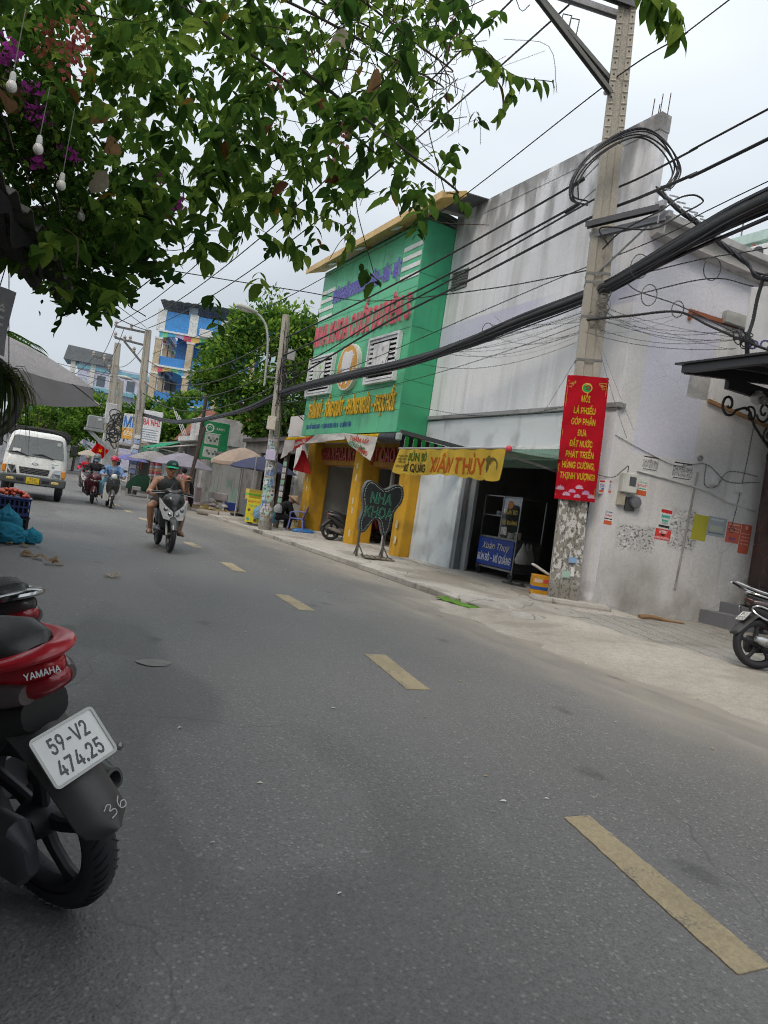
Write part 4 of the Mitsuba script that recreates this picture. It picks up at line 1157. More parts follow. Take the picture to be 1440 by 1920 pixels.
# mint house behind the roof, with an air conditioner
MH = thing('mint_house', 'pale mint green house top behind the roof at the right edge', 'building')
mb = MB((0.46, 0.62, 0.55), 0.35); mb.box(22.3, 30, 8, 17.5, 0, 12.4); put(MH, 'wall', mb, 'matte', False)
mb = MB((0.5, 0.66, 0.6), 0.3); mb.box(22.15, 30.1, 7.9, 17.65, 12.4, 12.75); put(MH, 'parapet', mb, 'matte', False)
mb = MB((0.5, 0.12, 0.1)); mb.beam((22.2, 16.6, 11.6), (22.2, 16.5, 12.3), 0.1, 0.1); put(MH, 'red_pipe', mb, 'satin', False)
AC = thing('air_conditioner', 'white air conditioner unit on the mint green wall', 'air conditioner')
mb = MB((0.7, 0.7, 0.7), 0.2); mb.rbox(21.85, 22.2, 15.5, 16.4, 11.5, 12.1, 0.03); put(AC, 'case', mb, 'satin', 30)
mb = MB((0.06, 0.06, 0.06)); mb.lathe([(0.24, 0), (0.24, 0.015), (0.001, 0.015)], (21.85, 16.1, 11.8), (-1, 0, 0), 20); put(AC, 'fan', mb, 'satin', False)
mb = MB((0.2, 0.2, 0.2)); mb.tube([(22.6, 17.4, 12.7), (22.62, 17.4, 14.3)], 0.03, 6); put(MH, 'antenna_mast', mb, 'satin', 40)
# ------------------------------------------------------------------ things in front of the shops
FC = thing('food_cart', 'stainless noodle cart with glass cabinet and blue sign inside the dark shop', 'food cart')
cx0, cx1, cy0, cy1 = 9.8, 10.55, 12.65, 13.0
fcx, fy0, fy1 = 9.88, 12.68, 13.06
# cart stands along the opening: front towards the street
mb = MB((0.3, 0.31, 0.32), 0.4)
Y0, Y1, X0, X1 = 11.75, 13.0, 9.72, 10.4
for (x, y) in ((X0, Y0), (X0, Y1), (X1, Y0), (X1, Y1)):
 mb.beam((x, y, 0.25), (x, y, 1.9), 0.03, 0.03)
mb.box(X0, X1, Y0, Y1, 0.96, 1.0); mb.box(X0, X1, Y0, Y1, 0.3, 0.34); mb.box(X0, X1, Y0, Y1, 1.88, 1.9); mb.box(X0 + 0.02, X1 - 0.02, Y1 - 0.6, Y1, 1.45, 1.47)
mb.beam((X0, 12.35, 1.0), (X0, 12.35, 1.9), 0.03, 0.03)
put(FC, 'frame', mb, 'metal', False)
mb = MB((0.12, 0.12, 0.13), 0.4); mb.box(X0 + 0.02, X1 - 0.02, Y0 + 0.01, Y1 - 0.01, 0.35, 0.95); put(FC, 'cabinet', mb, 'satin', False)
mb = MB((0.015, 0.06, 0.33), 0.2); mb.box(X0 - 0.03, X0 - 0.016, Y0 + 0.03, Y1 - 0.0, 0.36, 0.95); put(FC, 'sign_board', mb, 'satin', False, label='blue sign on the noodle cart')
yc = (Y0 + Y1) / 2 + 0.015
q = MB((0.62, 0.55, 0.38), 0.1); q.text('Xuân Thuỷ', fr(X0 - 0.03, yc, 0.72), 0.14, 0.92, 0.003, False, shear=0.25); q.text('BÚN BÒ - MÌ QUẢNG', fr(X0 - 0.03, yc, 0.45), 0.15, 1.16, 0.003, True, c=(0.7, 0.7, 0.7)); put(FC, 'lettering', q, 'satin', False)
mb = MB(); mb.box(X0 - 0.006, X0 - 0.003, Y0 + 0.02, 12.34, 1.0, 1.87); put(FC, 'glass_pane', mb, 'glass', False)
q = MB((0.55, 0.4, 0.05), 0.1); q.text('BÚN BÒ', fr(X0 - 0.008, 12.05, 1.52), 0.09, 0.42, 0.002, True); q.text('MÌ QUẢNG', fr(X0 - 0.008, 12.05, 1.3), 0.08, 0.48, 0.002, True)
q.prism(Point(0, 0).buffer(0.09), 0.002, fr(X0 - 0.008, 12.1, 1.72), (0.55, 0.2, 0.03)); put(FC, 'pane_print', q, 'satin', False)
for (x, y) in ((X0 + 0.03, Y0 + 0.05), (X0 + 0.03, Y1 - 0.05), (X1 - 0.03, Y0 + 0.05)):
 mb = MB(BLACK, 0.3); mb.lathe([(0.02, -0.025), (0.085, -0.025), (0.085, 0.025), (0.02, 0.025)], (x, y, 0.22), (1, 0, 0), 16); mb.beam((x, y, 0.22), (x, y, 0.32), 0.04, 0.04)
 put(FC, 'caster', mb, 'satin', 40)
for i, (x, y, z, r, h, c, lab) in enumerate(((9.86, 12.12, 1.0, 0.08, 0.12, (0.6, 0.6, 0.6), 'steel pot on the noodle cart counter'), (9.95, 12.75, 1.47, 0.06, 0.09, (0.5, 0.55, 0.6), 'small pale pot on the noodle cart shelf'), (9.9, 11.95, 1.0, 0.07, 0.15, (0.62, 0.5, 0.45), 'pale food container behind the cart glass'), (12.7, 10.6, 0.9, 0.16, 0.3, (0.5, 0.5, 0.5), 'large white pot on the counter at the back of the shop'))):
 mb = MB(c, 0.2); mb.lathe([(0.001, 0), (r * 0.9, 0), (r, 0.02), (r, h), (r * 1.07, h + 0.01), (r * 0.9, h), (0.001, h - 0.02)], (x, y, z), k=18); mb.tube(spline([(x - r, y, z + h * 0.8), (x - r * 1.5, y - 0.02, z + h * 0.6), (x - r, y, z + h * 0.4)], 10), 0.01, 5)
 one('cooking_pot', lab, 'pot', mb, 'satin', 40)


def bag(name, label, c, s, col, kind='cloth', seed=0, group=None, tie=True, tall=1.0):
 """a filled plastic bag: a sagging sack with creases and a tied or gathered neck"""
 q = MB(col, 0.15)
 t = trimesh.creation.icosphere(4, 1.0); v = np.array(t.vertices)
 n1 = meshkit.fbm(v * 2.3 + seed * 5.1, 4) - 0.5; n2 = np.abs(meshkit.noise(v * 6 + seed * 3.3) - 0.5)
 r = 1 + 0.35 * n1 - 0.25 * n2
 w = v * r[:, None]
 w[:, 2] = np.where(w[:, 2] < -0.55, -0.55 + 0.15 * (w[:, 2] + 0.55), w[:, 2])
 up_ = np.clip(v[:, 2], 0, 1)
 if tie:
  k = 1 - 0.75 * np.clip((up_ - 0.72) / 0.25, 0, 1)
  w[:, :2] *= k[:, None]; w[:, 2] += 0.3 * np.clip((up_ - 0.72) / 0.28, 0, 1)
 w *= A(1, 1, 0.8 * tall); w[:, 2] += 0.5 * tall
 q.add(w * s + A(*c), t.faces)
 return one(name, label, 'bag', q, kind, 60, group)


for i, (y, x) in enumerate(((11.72, 10.1), (11.66, 9.95), (11.6, 9.8))):
 q = MB((0.5, 0.5, 0.48), 0.1)
 P = [(0.02, 0.42), (0.03, 0.36), (0.09, 0.2), (0.12, 0.08), (0.1, 0.0), (0.001, -0.01)]
 q.lathe([(r * (1 + 0.1 * i), h) for r, h in P][::-1], (x, y, 0.52), k=14)
 q.tube(spline([(x, y, 0.9), (x, y, 0.97), (x + 0.02, y + 0.01, 0.9)], 8), 0.008, 5)
 one('hanging_bag', ('white plastic bag hanging farthest inside on the cart', 'middle white plastic bag hanging on the cart', 'white plastic bag hanging nearest the street on the cart')[i], 'bag', q, 'cloth', 50)
for i, (x, y, lab) in enumerate(((9.25, 11.25, 'left dark sandal of the pair before the shop'), (9.3, 10.95, 'right dark sandal of the pair before the shop'))):
 q = MB((0.06, 0.055, 0.05), 0.3); a = frame((x, y, 0.14), (0.1, -1, 0), (0, 0, 1))
 sole = Polygon(spline([(-0.14, 0, -0.04), (0, 0, -0.045), (0.12, 0, -0.04), (0.14, 0, 0), (0.12, 0, 0.04), (0, 0, 0.035), (-0.13, 0, 0.035), (-0.14, 0, -0.04)], 40)[:, [0, 2]]).buffer(0)
 q.prism(sole, 0.025, frame((x, y, 0.135), (0.1, -1, 0), (1, 0.1, 0)))
 q.tube(spline([xf(a, (0.03, 0.02, -0.045)), xf(a, (0.06, 0.06, 0)), xf(a, (0.03, 0.02, 0.045))], 12), 0.018, 6)
 one('sandal', lab, 'sandal', q, 'satin', 40)
# orange foam boxes behind the pole
for i, (x, y, w, lab) in enumerate(((8.93, 9.95, 0.34, 'orange foam box with a tilted white lid, left of the pole foot'), (9.47, 9.78, 0.34, 'orange foam box right of the pole foot against the pale pier'))):
 t = thing('foam_box', lab, 'box'); a = frame((x, y, 0.12), unit(A(0.85, -0.5, 0)), unit(A(0.5, 0.85, 0)))
 q = MB((0.6, 0.29, 0.02), 0.25); q.rbox(-w / 2, w / 2, -0.13, 0.13, 0, 0.36, 0.012, m=a); put(t, 'body', q, 'satin', 30)
 q = MB((0.03, 0.1, 0.35), 0.2); q.box(-w / 2 - 0.002, w / 2 + 0.002, -0.133, 0.133, 0.09, 0.15, m=a); put(t, 'blue_band', q, 'satin', False)
 q = MB((0.6, 0.08, 0.06), 0.2); q.box(-w / 2 + 0.03, 0, -0.134, -0.13, 0.22, 0.29, (0.66, 0.5, 0.4), m=a); q.box(0.02, w / 2 - 0.03, -0.134, -0.13, 0.22, 0.29, m=a); put(t, 'print', q, 'satin', False)
 q = MB((0.66, 0.66, 0.62), 0.25)
 b = a.copy(); b[:3, 3] += A(0, 0, 0.37)
 if i == 0:
  b = b @ np.array([[0.9, 0, 0.43, -0.05], [0, 1, 0, 0], [-0.43, 0, 0.9, 0.07], [0, 0, 0, 1]])
 q.rbox(-w / 2, w / 2, -0.13, 0.13, 0, 0.04, 0.012, m=b); put(t, 'lid', q, 'matte', 30)
# broken slab, gutter hump and green mat in front of the shop
q = MB((0.09, 0.2, 0.025), 0.6)
G = np.array([[[6.22 + 0.02 * math.sin(i), 8.3 + i * 0.12, 0.012 + 0.01 * math.sin(i * 2)], [6.5 + 0.02 * math.cos(i * 2), 8.42 + i * 0.12, 0.03 + 0.012 * math.sin(i * 3)]] for i in range(9)])
q.slab(G, -0.01); one('green_mat', 'bright green plastic turf strip lying in the gutter', 'mat', q, 'matte', False)


def rubble(c, s, seed, k='concrete', sub=3):
 t = trimesh.creation.icosphere(sub, 1.0); v = np.array(t.vertices)
 r = 1 + 0.5 * (meshkit.fbm(v * 1.7 + seed, 4) - 0.5)
 w = v * r[:, None]; w[:, 2] = np.maximum(w[:, 2], -0.3)
 q = MB(); q.add(w * A(*s) + A(*c), t.faces)
 return q


ground('gutter_hump', rubble((6.68, 8.6, 0.02), (0.28, 0.62, 0.13), 4), 'concrete', 30)
ground('gutter_hump', rubble((6.85, 7.75, 0.0), (0.4, 0.4, 0.09), 9), 'concrete', 30)
q = MB(); q.slab(np.array([[[6.8, 8.9, 0.13], [8.2, 8.4, 0.15]], [[6.75, 8.0, 0.06], [8.0, 7.75, 0.09]]]), 0.05); ground('broken_slab', q, 'concrete')
q = MB(); q.rbox(-0.55, 0.75, -0.28, 0.3, 0, 0.17, 0.04, m=frame((8.75, 9.12, 0.0), unit(A(0.85, -0.5, 0)), unit(A(0.5, 0.85, 0)))); ground('pole_footing', q, 'concrete', 30)
mm = frame((9.85, 8.1, 0.1), unit(A(0.93, -0.3, 0)), (0, 0, 1))
q = MB((0.3, 0.19, 0.1), 0.5); q.tube(spline([xf(mm, (-0.3, 0, 0)), xf(mm, (-0.1, 0.03, 0)), xf(mm, (0.25, 0.0, 0.02)), xf(mm, (0.5, 0.0, 0.05))], 14), np.linspace(0.05, 0.012, 14), 7); one('palm_husk', 'dry brown palm husk lying by the alley wall foot', 'palm husk', q, 'matte', 40)
# cardboard boxes and stools inside the clinic porch
for (x, y, w, h, lab) in ((10.4, 20.2, 0.75, 0.62, 'brown cardboard box standing in the clinic porch'), (10.1, 19.35, 0.6, 0.35, 'low brown cardboard carton beside the inner door')):
 q = MB((0.36, 0.25, 0.15), 0.3); q.rbox(x, x + 0.4, y - w / 2, y + w / 2, 0.2, 0.2 + h, 0.01); q.box(x - 0.003, x, y - 0.03, y + 0.03, 0.2, 0.2 + h, (0.45, 0.35, 0.22)); one('cardboard_box', lab, 'box', q, 'matte', 30)
# ------------------------------------------------------------------ poles, arms, cables
def pole_mesh(mb, P0, P1, w0, w1, r, n=10, groove=True):
 """tapered concrete post of rectangular section with a recessed web on each broad face"""
 P0, P1 = A(*P0), A(*P1); ax = unit(P1 - P0)
 a = unit(A(*r) - np.dot(A(*r), ax) * ax); b = np.cross(ax, a)
 rings = []
 for t in np.linspace(0, 1, n):
  w = w0 + (w1 - w0) * t; d = w * 0.72
  sec = [(-w / 2, -d / 2), (-w * 0.2, -d / 2), (-w * 0.16, -d * 0.36), (w * 0.16, -d * 0.36), (w * 0.2, -d / 2), (w / 2, -d / 2), (w / 2, d / 2), (w * 0.2, d / 2), (w * 0.16, d * 0.36), (-w * 0.16, d * 0.36), (-w * 0.2, d / 2), (-w / 2, d / 2)]
  rings.append([P0 + (P1 - P0) * t + a * x + b * y for x, y in sec])
 mb.loft(rings)


UP1 = thing('utility_pole', 'tall near concrete utility pole with a red banner, ringed by cable coils', 'utility pole')
B0, B1 = A(8.9, 9.31, 0.1), A(8.52, 9.58, 11.6)
PR = unit(A(0.78, -0.6, 0))
mb = MB(); pole_mesh(mb, B0, B1, 0.5, 0.27, PR); put(UP1, 'post', mb, 'pole', False)
pax = unit(B1 - B0); pa = unit(PR - np.dot(PR, pax) * pax); pb = np.cross(pax, pa)
if pb[1] > 0:
 pb = -pb


def on_pole(h, sx=0.0, sy=0.0):
 t = h / np.linalg.norm(B1 - B0)
 return B0 + (B1 - B0) * t + pa * sx + pb * sy


mb = MB((0.5, 0.46, 0.39), 0.4); dk = (0.05, 0.045, 0.04)
for k in range(26):
 h = 8.05 + k * 0.2
 if h > 11.3:
  break
 w = 0.5 + (0.27 - 0.5) * h / 11.5
 for s in (-1, 1):
  p = on_pole(h, s * w * 0.34, w * 0.36)
  m_ = frame(p, pa, pax)
  mb.rbox(-0.045, 0.045, -0.012, 0.012, -0.01, 0.02, 0.008, m=m_)
  mb.lathe([(0.016, 0.0), (0.001, 0.002)], p - pax * 0.09 + pb * 0.006, pb, 8, c=dk)
put(UP1, 'step_holes', mb, 'matte', False, stuff=True)


def channel(mb, p, q, w=0.1, h=0.1, up=(0, 0, 1), c=(0.3, 0.31, 0.32)):
 p, q = A(*p), A(*q); a = unit(q - p); b = unit(np.cross(up, a)); e = np.cross(a, b)
 mb.beam(p, q, w, 0.012, up, c)
 for s in (-1, 1):
  o = b * (s * (w / 2 - 0.006)) - e * (h / 2)
  mb.beam(p + o, q + o, 0.012, h, up, c)


for (p, q, c) in (((8.8, 9.62, 10.46), (5.9, 10.62, 10.6), (0.36, 0.37, 0.38)), ((8.62, 9.4, 10.5), (5.75, 10.35, 10.66), (0.12, 0.12, 0.125))):
 mb = MB(c, 0.4); channel(mb, p, q, 0.11, 0.1, c=c); put(UP1, 'top_arm', mb, 'satin', False)
for (p, q) in (((8.42, 9.45, 8.9), (6.55, 10.1, 10.5)), ((8.64, 9.58, 9.15), (6.85, 10.2, 10.5))):
 mb = MB((0.13, 0.13, 0.125), 0.5); channel(mb, p, q, 0.1, 0.06, c=(0.13, 0.13, 0.125))
 m_ = A(*p) * 0.45 + A(*q) * 0.55; mb.tube([m_ + A(0, 0, 0.02), m_ + A(0.02, 0, 0.2), m_ + A(0.16, -0.06, 0.2), m_ + A(0.14, -0.06, -0.06)], 0.012, 5)
 put(UP1, 'brace', mb, 'satin', False)
mb = MB((0.6, 0.58, 0.55), 0.4); mb.lathe([(0.001, -0.07), (0.04, -0.06), (0.05, -0.03), (0.025, 0), (0.05, 0.03), (0.04, 0.06), (0.001, 0.07)], on_pole(8.88, -0.2, 0.1), k=14); put(UP1, 'insulator', mb, 'gloss', 40)
for (p, q, c) in (((8.33, 9.5, 6.62), (8.86, 8.4, 6.78), (0.07, 0.075, 0.08)), ((8.5, 9.55, 6.5), (9.05, 8.42, 6.68), (0.36, 0.37, 0.38))):
 mb = MB(c, 0.4); channel(mb, p, q, 0.1, 0.09, c=c); put(UP1, 'cable_arm', mb, 'satin', False)
 mb = MB((0.4, 0.41, 0.42), 0.4); mb.rbox(-0.05, 0.05, -0.05, 0.06, -0.09, 0.09, 0.01, m=frame(A(*q), (1, 0, 0), (0, 0, 1))); mb.tube([A(*q) - A(0, 0, 0.05), A(*q) - A(0.01, 0, 0.3)], 0.012, 5); put(UP1, 'arm_bracket', mb, 'satin', False)
mb = MB((0.3, 0.3, 0.3), 0.5); mb.beam((8.95, 8.7, 6.55), (8.62, 9.45, 5.75), 0.05, 0.012); put(UP1, 'arm_strut', mb, 'satin', False)
for h in (5.7, 5.55, 4.95, 2.25, 4.2):
 w = 0.5 - 0.02 * h
 mb = MB((0.16, 0.16, 0.16), 0.5)
 mb.loft([[on_pole(h + dz, sx * (w / 2 + 0.008), sy * (w * 0.36 + 0.008)) for sx, sy in ((-1, -1), (1, -1), (1, 1), (-1, 1))] for dz in (-0.02, 0.02)], cap=False)
 put(UP1, 'steel_band', mb, 'satin', False)
# bills on the pole foot
for (h, sx, w, hh, c) in ((0.75, 0.08, 0.14, 0.1, (0.25, 0.4, 0.6)), (0.55, 0.1, 0.06, 0.16, (0.68, 0.68, 0.66)), (0.5, 0.0, 0.12, 0.12, (0.35, 0.5, 0.42))):
 mb = MB(c, 0.5); mb.box(-w / 2, w / 2, -hh / 2, hh / 2, 0, 0.004, m=frame(on_pole(h, sx, 0.186), pa, pax)); put(UP1, 'paper_scrap', mb, 'matte', False)

# the red election banner tied to the pole
RB = thing('red_banner', 'tall red banner with yellow lettering and pink lotus flowers tied to the pole', 'banner')
bf = frame(on_pole(2.83, 0.0, 0.27), pa, unit(pax + pb * 0.02))
W_, H_ = 0.69, 2.12
Gb = []
for i in range(24):
 t = i / 23; row = []
 for j in range(13):
  s = j / 12
  x = (s - 0.5) * W_ * (1 + 0.015 * math.sin(t * 5)); y = H_ / 2 - H_ * t
  z = 0.022 * math.sin(s * 6 + t * 4) * (0.4 + 0.6 * t) + 0.014 * math.sin(t * 23 + s * 9) * (1.2 - s) - 0.05 * (2 * s - 1) ** 2
  row.append([x, y, z])
 Gb.append(row)
Gb = np.array(Gb)


def on_banner(v, off=0.003):
 """flat (x, y, dz) points laid on the banner's folds"""
 v = np.asarray(v, float)
 s = np.clip(v[:, 0] / W_ + 0.5, 0, 1) * 12; t = np.clip((H_ / 2 - v[:, 1]) / H_, 0, 1) * 23
 i, j = np.clip(t.astype(int), 0, 22), np.clip(s.astype(int), 0, 11); a, b = t - i, s - j
 z = Gb[i, j, 2] * (1 - a) * (1 - b) + Gb[i + 1, j, 2] * a * (1 - b) + Gb[i, j + 1, 2] * (1 - a) * b + Gb[i + 1, j + 1, 2] * a * b
 return np.stack([v[:, 0], v[:, 1], z + v[:, 2] + off], 1)


mb = MB((0.56, 0.018, 0.03), 0.12); mb.slab(Gb, -0.003, m=bf); put(RB, 'cloth', mb, 'cloth', 50)
lines = [('MỖI', 0.62, 0.15), ('LÁ PHIẾU', 0.42, 0.36), ('GÓP PHẦN', 0.23, 0.4), ('ĐƯA', 0.04, 0.15), ('ĐẤT NƯỚC', -0.145, 0.38), ('PHÁT TRIỂN', -0.33, 0.46), ('HÙNG CƯỜNG,', -0.515, 0.54), ('THỊNH VƯỢNG!', -0.70, 0.58)]
for (txt, y, w) in lines:
 q = MB((0.68, 0.55, 0.04), 0.08)
 t_ = meshkit.text_mesh(txt, 0.105, 0.003, True); v = np.array(t_.vertices); x0, x1 = v[:, 0].min(), v[:, 0].max()
 v[:, 0] = (v[:, 0] - (x0 + x1) / 2) * w / (x1 - x0); v[:, 1] += y
 q.add(on_banner(v, 0.004), np.array(t_.faces), m=bf); put(RB, 'lettering', q, 'cloth', False)


def flat_on(q, poly, c, off=0.004):
 for g in getattr(poly, 'geoms', [poly]):
  e = trimesh.creation.extrude_polygon(g, 0.002, engine='earcut'); q.add(on_banner(np.array(e.vertices), off), e.faces, c, m=bf)


q = MB((0.66, 0.55, 0.12), 0.1)
flat_on(q, Point(0, 0.86).buffer(0.085), (0.66, 0.58, 0.12)); flat_on(q, Point(0, 0.86).buffer(0.07).difference(Point(0.02, 0.885).buffer(0.055)), (0.05, 0.35, 0.1), 0.007)
flat_on(q, LineString([(-0.03, 0.83), (0.0, 0.87), (0.03, 0.86), (0.0, 0.9)]).buffer(0.01), (0.05, 0.35, 0.1), 0.007)
put(RB, 'emblem', q, 'cloth', False)
q = MB((0.62, 0.42, 0.1), 0.1)
flat_on(q, sbox(-0.325, -1.0, -0.318, 0.98), None); flat_on(q, sbox(0.318, -1.0, 0.325, 0.98), None)
for s in (-1, 1):
 for k in range(3):
  flat_on(q, LineString([(s * 0.3, 0.96 - k * 0.045), (s * (0.2 + 0.03 * k), 0.96 - k * 0.045), (s * (0.2 + 0.03 * k), 0.93 - k * 0.04), (s * 0.26, 0.93 - k * 0.04)]).buffer(0.006), None)
put(RB, 'border', q, 'cloth', False)
for k, (x, y, s) in enumerate(((-0.26, -0.9, 1.0), (-0.15, -0.99, 0.9), (-0.06, -0.93, 0.8), (0.05, -0.86, 0.9), (0.03, -1.01, 0.8), (0.17, -0.95, 1.0), (0.27, -1.0, 0.9))):
 q = MB((0.62, 0.3, 0.42), 0.1)
 for a in np.linspace(0.25, 2.9, 7):
  px_, py_ = math.cos(a), math.sin(a)
  flat_on(q, Polygon([(x, y), (x + s * 0.05 * px_ - 0.016 * py_, y + s * 0.05 * py_ + 0.016 * px_), (x + s * 0.085 * px_, y + s * 0.085 * py_), (x + s * 0.05 * px_ + 0.016 * py_, y + s * 0.05 * py_ - 0.016 * px_)]), (0.68, 0.45 - 0.04 * (k % 3), 0.55), 0.003 + 0.0006 * a)
 put(RB, 'lotus_flower', q, 'cloth', False)


def cable(label, pts, r=0.012, n=60, group=None, c=(0.02, 0.02, 0.022), k=6, name='cable', smooth=60, m_=None):
 q = MB(c, 0.15); q.tube(spline(pts, n), r, k, cap=False)
 return one(name, label, 'cable', q, 'satin', smooth, group)


# the thick main bundle: many strands bound together
BP = np.array([(7.1, -6, 6.9), (8.02, 3.0, 6.15), (8.48, 6.2, 6.05), (8.68, 7.5, 5.93), (8.74, 9.3, 5.55), (8.45, 11.02, 5.2), (8.25, 12.6, 4.9), (8.0, 14.55, 4.66), (7.65, 17.26, 4.48), (7.27, 20.4, 4.22), (7.0, 24, 3.75), (6.6, 31, 3.55), (6.3, 37.7, 4.1)])
CB = thing('cable_bundle', 'thick black bundle of many telephone cables running along the street from pole to pole', 'cable')
sp = spline(BP, 160); tn = unit(np.gradient(sp, axis=0)); sx_ = unit(np.cross(tn, A(0, 0, 1))); sz_ = np.cross(sx_, tn)
r_ = np.random.default_rng(5)
s01 = np.linspace(0, 1, 160)
fat = np.interp(sp[:, 1], [-6, 5, 9, 12, 17, 21, 25, 37], [0.22, 0.185, 0.115, 0.11, 0.1, 0.085, 0.06, 0.06])
q = MB((0.009, 0.009, 0.01), 0.1); q.tube(sp, fat * 0.72, 10, cap=False); put(CB, 'core', q, 'satin', 60)
for k in range(42):
 a0, rad, tw = r_.uniform(0, 6.28), math.sqrt(r_.uniform(0, 1)), r_.uniform(-5, 5)
 ang = a0 + tw * s01 + 0.7 * np.sin(s01 * r_.uniform(5, 14) + k)
 loose = 1 + (0.5 if k % 9 == 0 else 0.0) * np.abs(np.sin(s01 * 12 + k))
 P = sp + (sx_ * (np.cos(ang) * 0.55)[:, None] + sz_ * np.sin(ang)[:, None]) * (fat * rad * loose)[:, None]
 q = MB((0.01, 0.01, 0.011) if k % 7 else (0.03, 0.03, 0.032), 0.08); q.tube(P, r_.uniform(0.013, 0.03), 5, cap=False)
 put(CB, 'strand', q, 'satin', 60)

G1 = 'power cables strung along the street between the poles'
cable('highest black power cable ending in a clamp at the near pole', sag((7.2, 20.7, 5.9), (8.84, 10.33, 7.85), 0.12), 0.022)
cable('second black power cable ending in a lower clamp at the near pole', sag((7.2, 20.7, 5.35), (8.84, 10.37, 7.39), 0.1), 0.022)
cable('black power cable passing over the near pole above its lower arm', [(7.1, 21, 4.95), (7.68, 19.38, 5.25), (8.09, 16.19, 6.05), (8.52, 12.86, 6.73), (8.82, 10.0, 7.33), (8.92, 9.0, 7.45), (8.73, 7.79, 7.41), (8.51, 6.44, 7.38), (7.2, -6, 7.5)], 0.018)
cable('black power cable resting on the lower arm of the near pole', [(7.1, 21.2, 4.5), (7.5, 21.0, 4.6), (8.1, 16.13, 5.84), (8.53, 12.81, 6.49), (8.82, 10.06, 7.0), (8.9, 8.92, 7.08), (8.71, 7.71, 6.99), (8.5, 6.36, 6.94), (7.2, -6, 7.2)], 0.026)
cable('thin steel carrier wire just above the thick cable bundle', [(7.2, 21, 4.35), (7.59, 20.08, 4.44), (8.07, 16.38, 4.98), (8.55, 12.63, 5.66), (8.83, 10.43, 6.05), (8.87, 8.73, 6.19), (8.69, 7.55, 6.22), (8.48, 6.25, 6.32), (7.2, -6, 7.0)], 0.009)
cable('thin wire from the insulator high on the near pole down across the green sign', [(6.3, 37.7, 7.2), (7.14, 23.97, 7.22), (7.85, 18.46, 7.79), (8.36, 14.51, 8.32), (8.5, 9.62, 9.2), (8.6, 8.19, 9.35), (8.5, 7.25, 9.39), (7.2, -6, 10)], 0.012)
for i, (a, b) in enumerate((((4.55, 38.65, 8.45), (6.15, 10.45, 10.75)), ((5.2, 38.3, 8.4), (7.05, 10.1, 10.72)), ((5.94, 37.9, 8.45), (7.9, 9.85, 10.7)))):
 cable(('leftmost', 'middle', 'rightmost')[i] + ' of three high voltage lines sweeping over the road to the far pole', sag(a, b, 0.85, 40), 0.018, n=80)
cable('long thin wire crossing the street in front of the green sign', [(-1.5, 16.6, 5.5), (2.01, 17.2, 5.85), (3.99, 17.25, 6.07), (6.13, 17.21, 6.34), (7.9, 16.6, 6.45), (8.6, 12.5, 6.15), (8.75, 9.4, 5.95)], 0.012)
for i, (p, s) in enumerate((((7.25, 20.7, 4.9), 0.35), ((7.2, 20.7, 3.9), 0.3))):
 cable(('upper', 'lower')[i] + ' slack wire drooping before the green sign and the white wall', sag(p, (8.7, 9.5, 5.2 - i * 0.2), s, 30), 0.007)
cable('thin drooping wire along the top of the noodle shop ledge', [(8.35, 17.0, 4.15), (8.45, 15.3, 3.85), (9.15, 13.8, 3.65), (9.1, 11.6, 3.52), (8.85, 9.5, 3.6)], 0.006)
# cable coils at the near pole
CC = thing('cable_coil', 'big loops of spare black cable slung round the near pole', 'cable')
loop = np.array([(8.07, 9.29, 6.78), (7.84, 9.41, 6.83), (7.82, 9.43, 7.14), (7.99, 9.34, 7.53), (8.34, 9.15, 7.92), (8.71, 8.95, 8.1), (9.05, 8.76, 7.94), (9.28, 8.63, 7.59), (9.21, 8.66, 7.29), (9.08, 8.74, 7.19)])
cen = loop.mean(0)
for k in range(7):
 sc = 1 + 0.05 * math.sin(k * 2.3); off = A(0.04 * math.sin(k * 3), -0.05 * k * 0.4, 0.05 * math.cos(k * 1.7))
 q = MB((0.018, 0.018, 0.02), 0.1); P = cen + (loop - cen) * A(sc, sc, 1 + 0.07 * math.cos(k * 1.9)) + off
 if k % 2:
  P = P[1:]
 q.tube(spline(P, 60), 0.013, 6); put(CC, 'loop', q, 'satin', 60)
for (a, b) in (((8.84, 10.33, 7.85), (8.66, 9.62, 7.95)), ((8.84, 10.37, 7.39), (8.68, 9.6, 7.5))):
 q = MB((0.3, 0.3, 0.3), 0.3); q.tube([a, b], 0.012, 5); q.tube([A(*a) - A(0.03, -0.3, 0.08), a], 0.04, 8, c=(0.02, 0.02, 0.02)); put(CC, 'clamp', q, 'satin', 50)
TW = thing('service_cable', 'twisted service cables dropping from the near pole arm to the right hand house', 'cable')
tw = spline([(9.08, 8.74, 7.22), (9.22, 8.31, 6.78), (9.35, 8.01, 6.52), (9.43, 7.62, 6.14), (9.48, 7.13, 5.73), (9.43, 6.71, 5.4), (9.5, 5.0, 5.2)], 60)
for k in range(5):
 a = np.linspace(0, 20, 60) + k * 1.256; P = tw + np.stack([0.05 * np.cos(a), 0.03 * np.sin(a + 1), 0.05 * np.sin(a)], 1)
 q = MB((0.018, 0.018, 0.02), 0.1); q.tube(P, 0.016, 6); put(TW, 'strand', q, 'satin', 60)
q = MB((0.42, 0.43, 0.44), 0.3)
for k in range(7):
 p = tw[2 + k * 3]; q.beam(p + A(-0.06, 0.02, 0.06), p + A(0.06, -0.05, -0.02), 0.03, 0.03); q.beam(p + A(0.0, 0.0, 0.09), p + A(0.04, -0.14, 0.03), 0.025, 0.02)
put(TW, 'connector_clamp', q, 'metal', False, stuff=True)
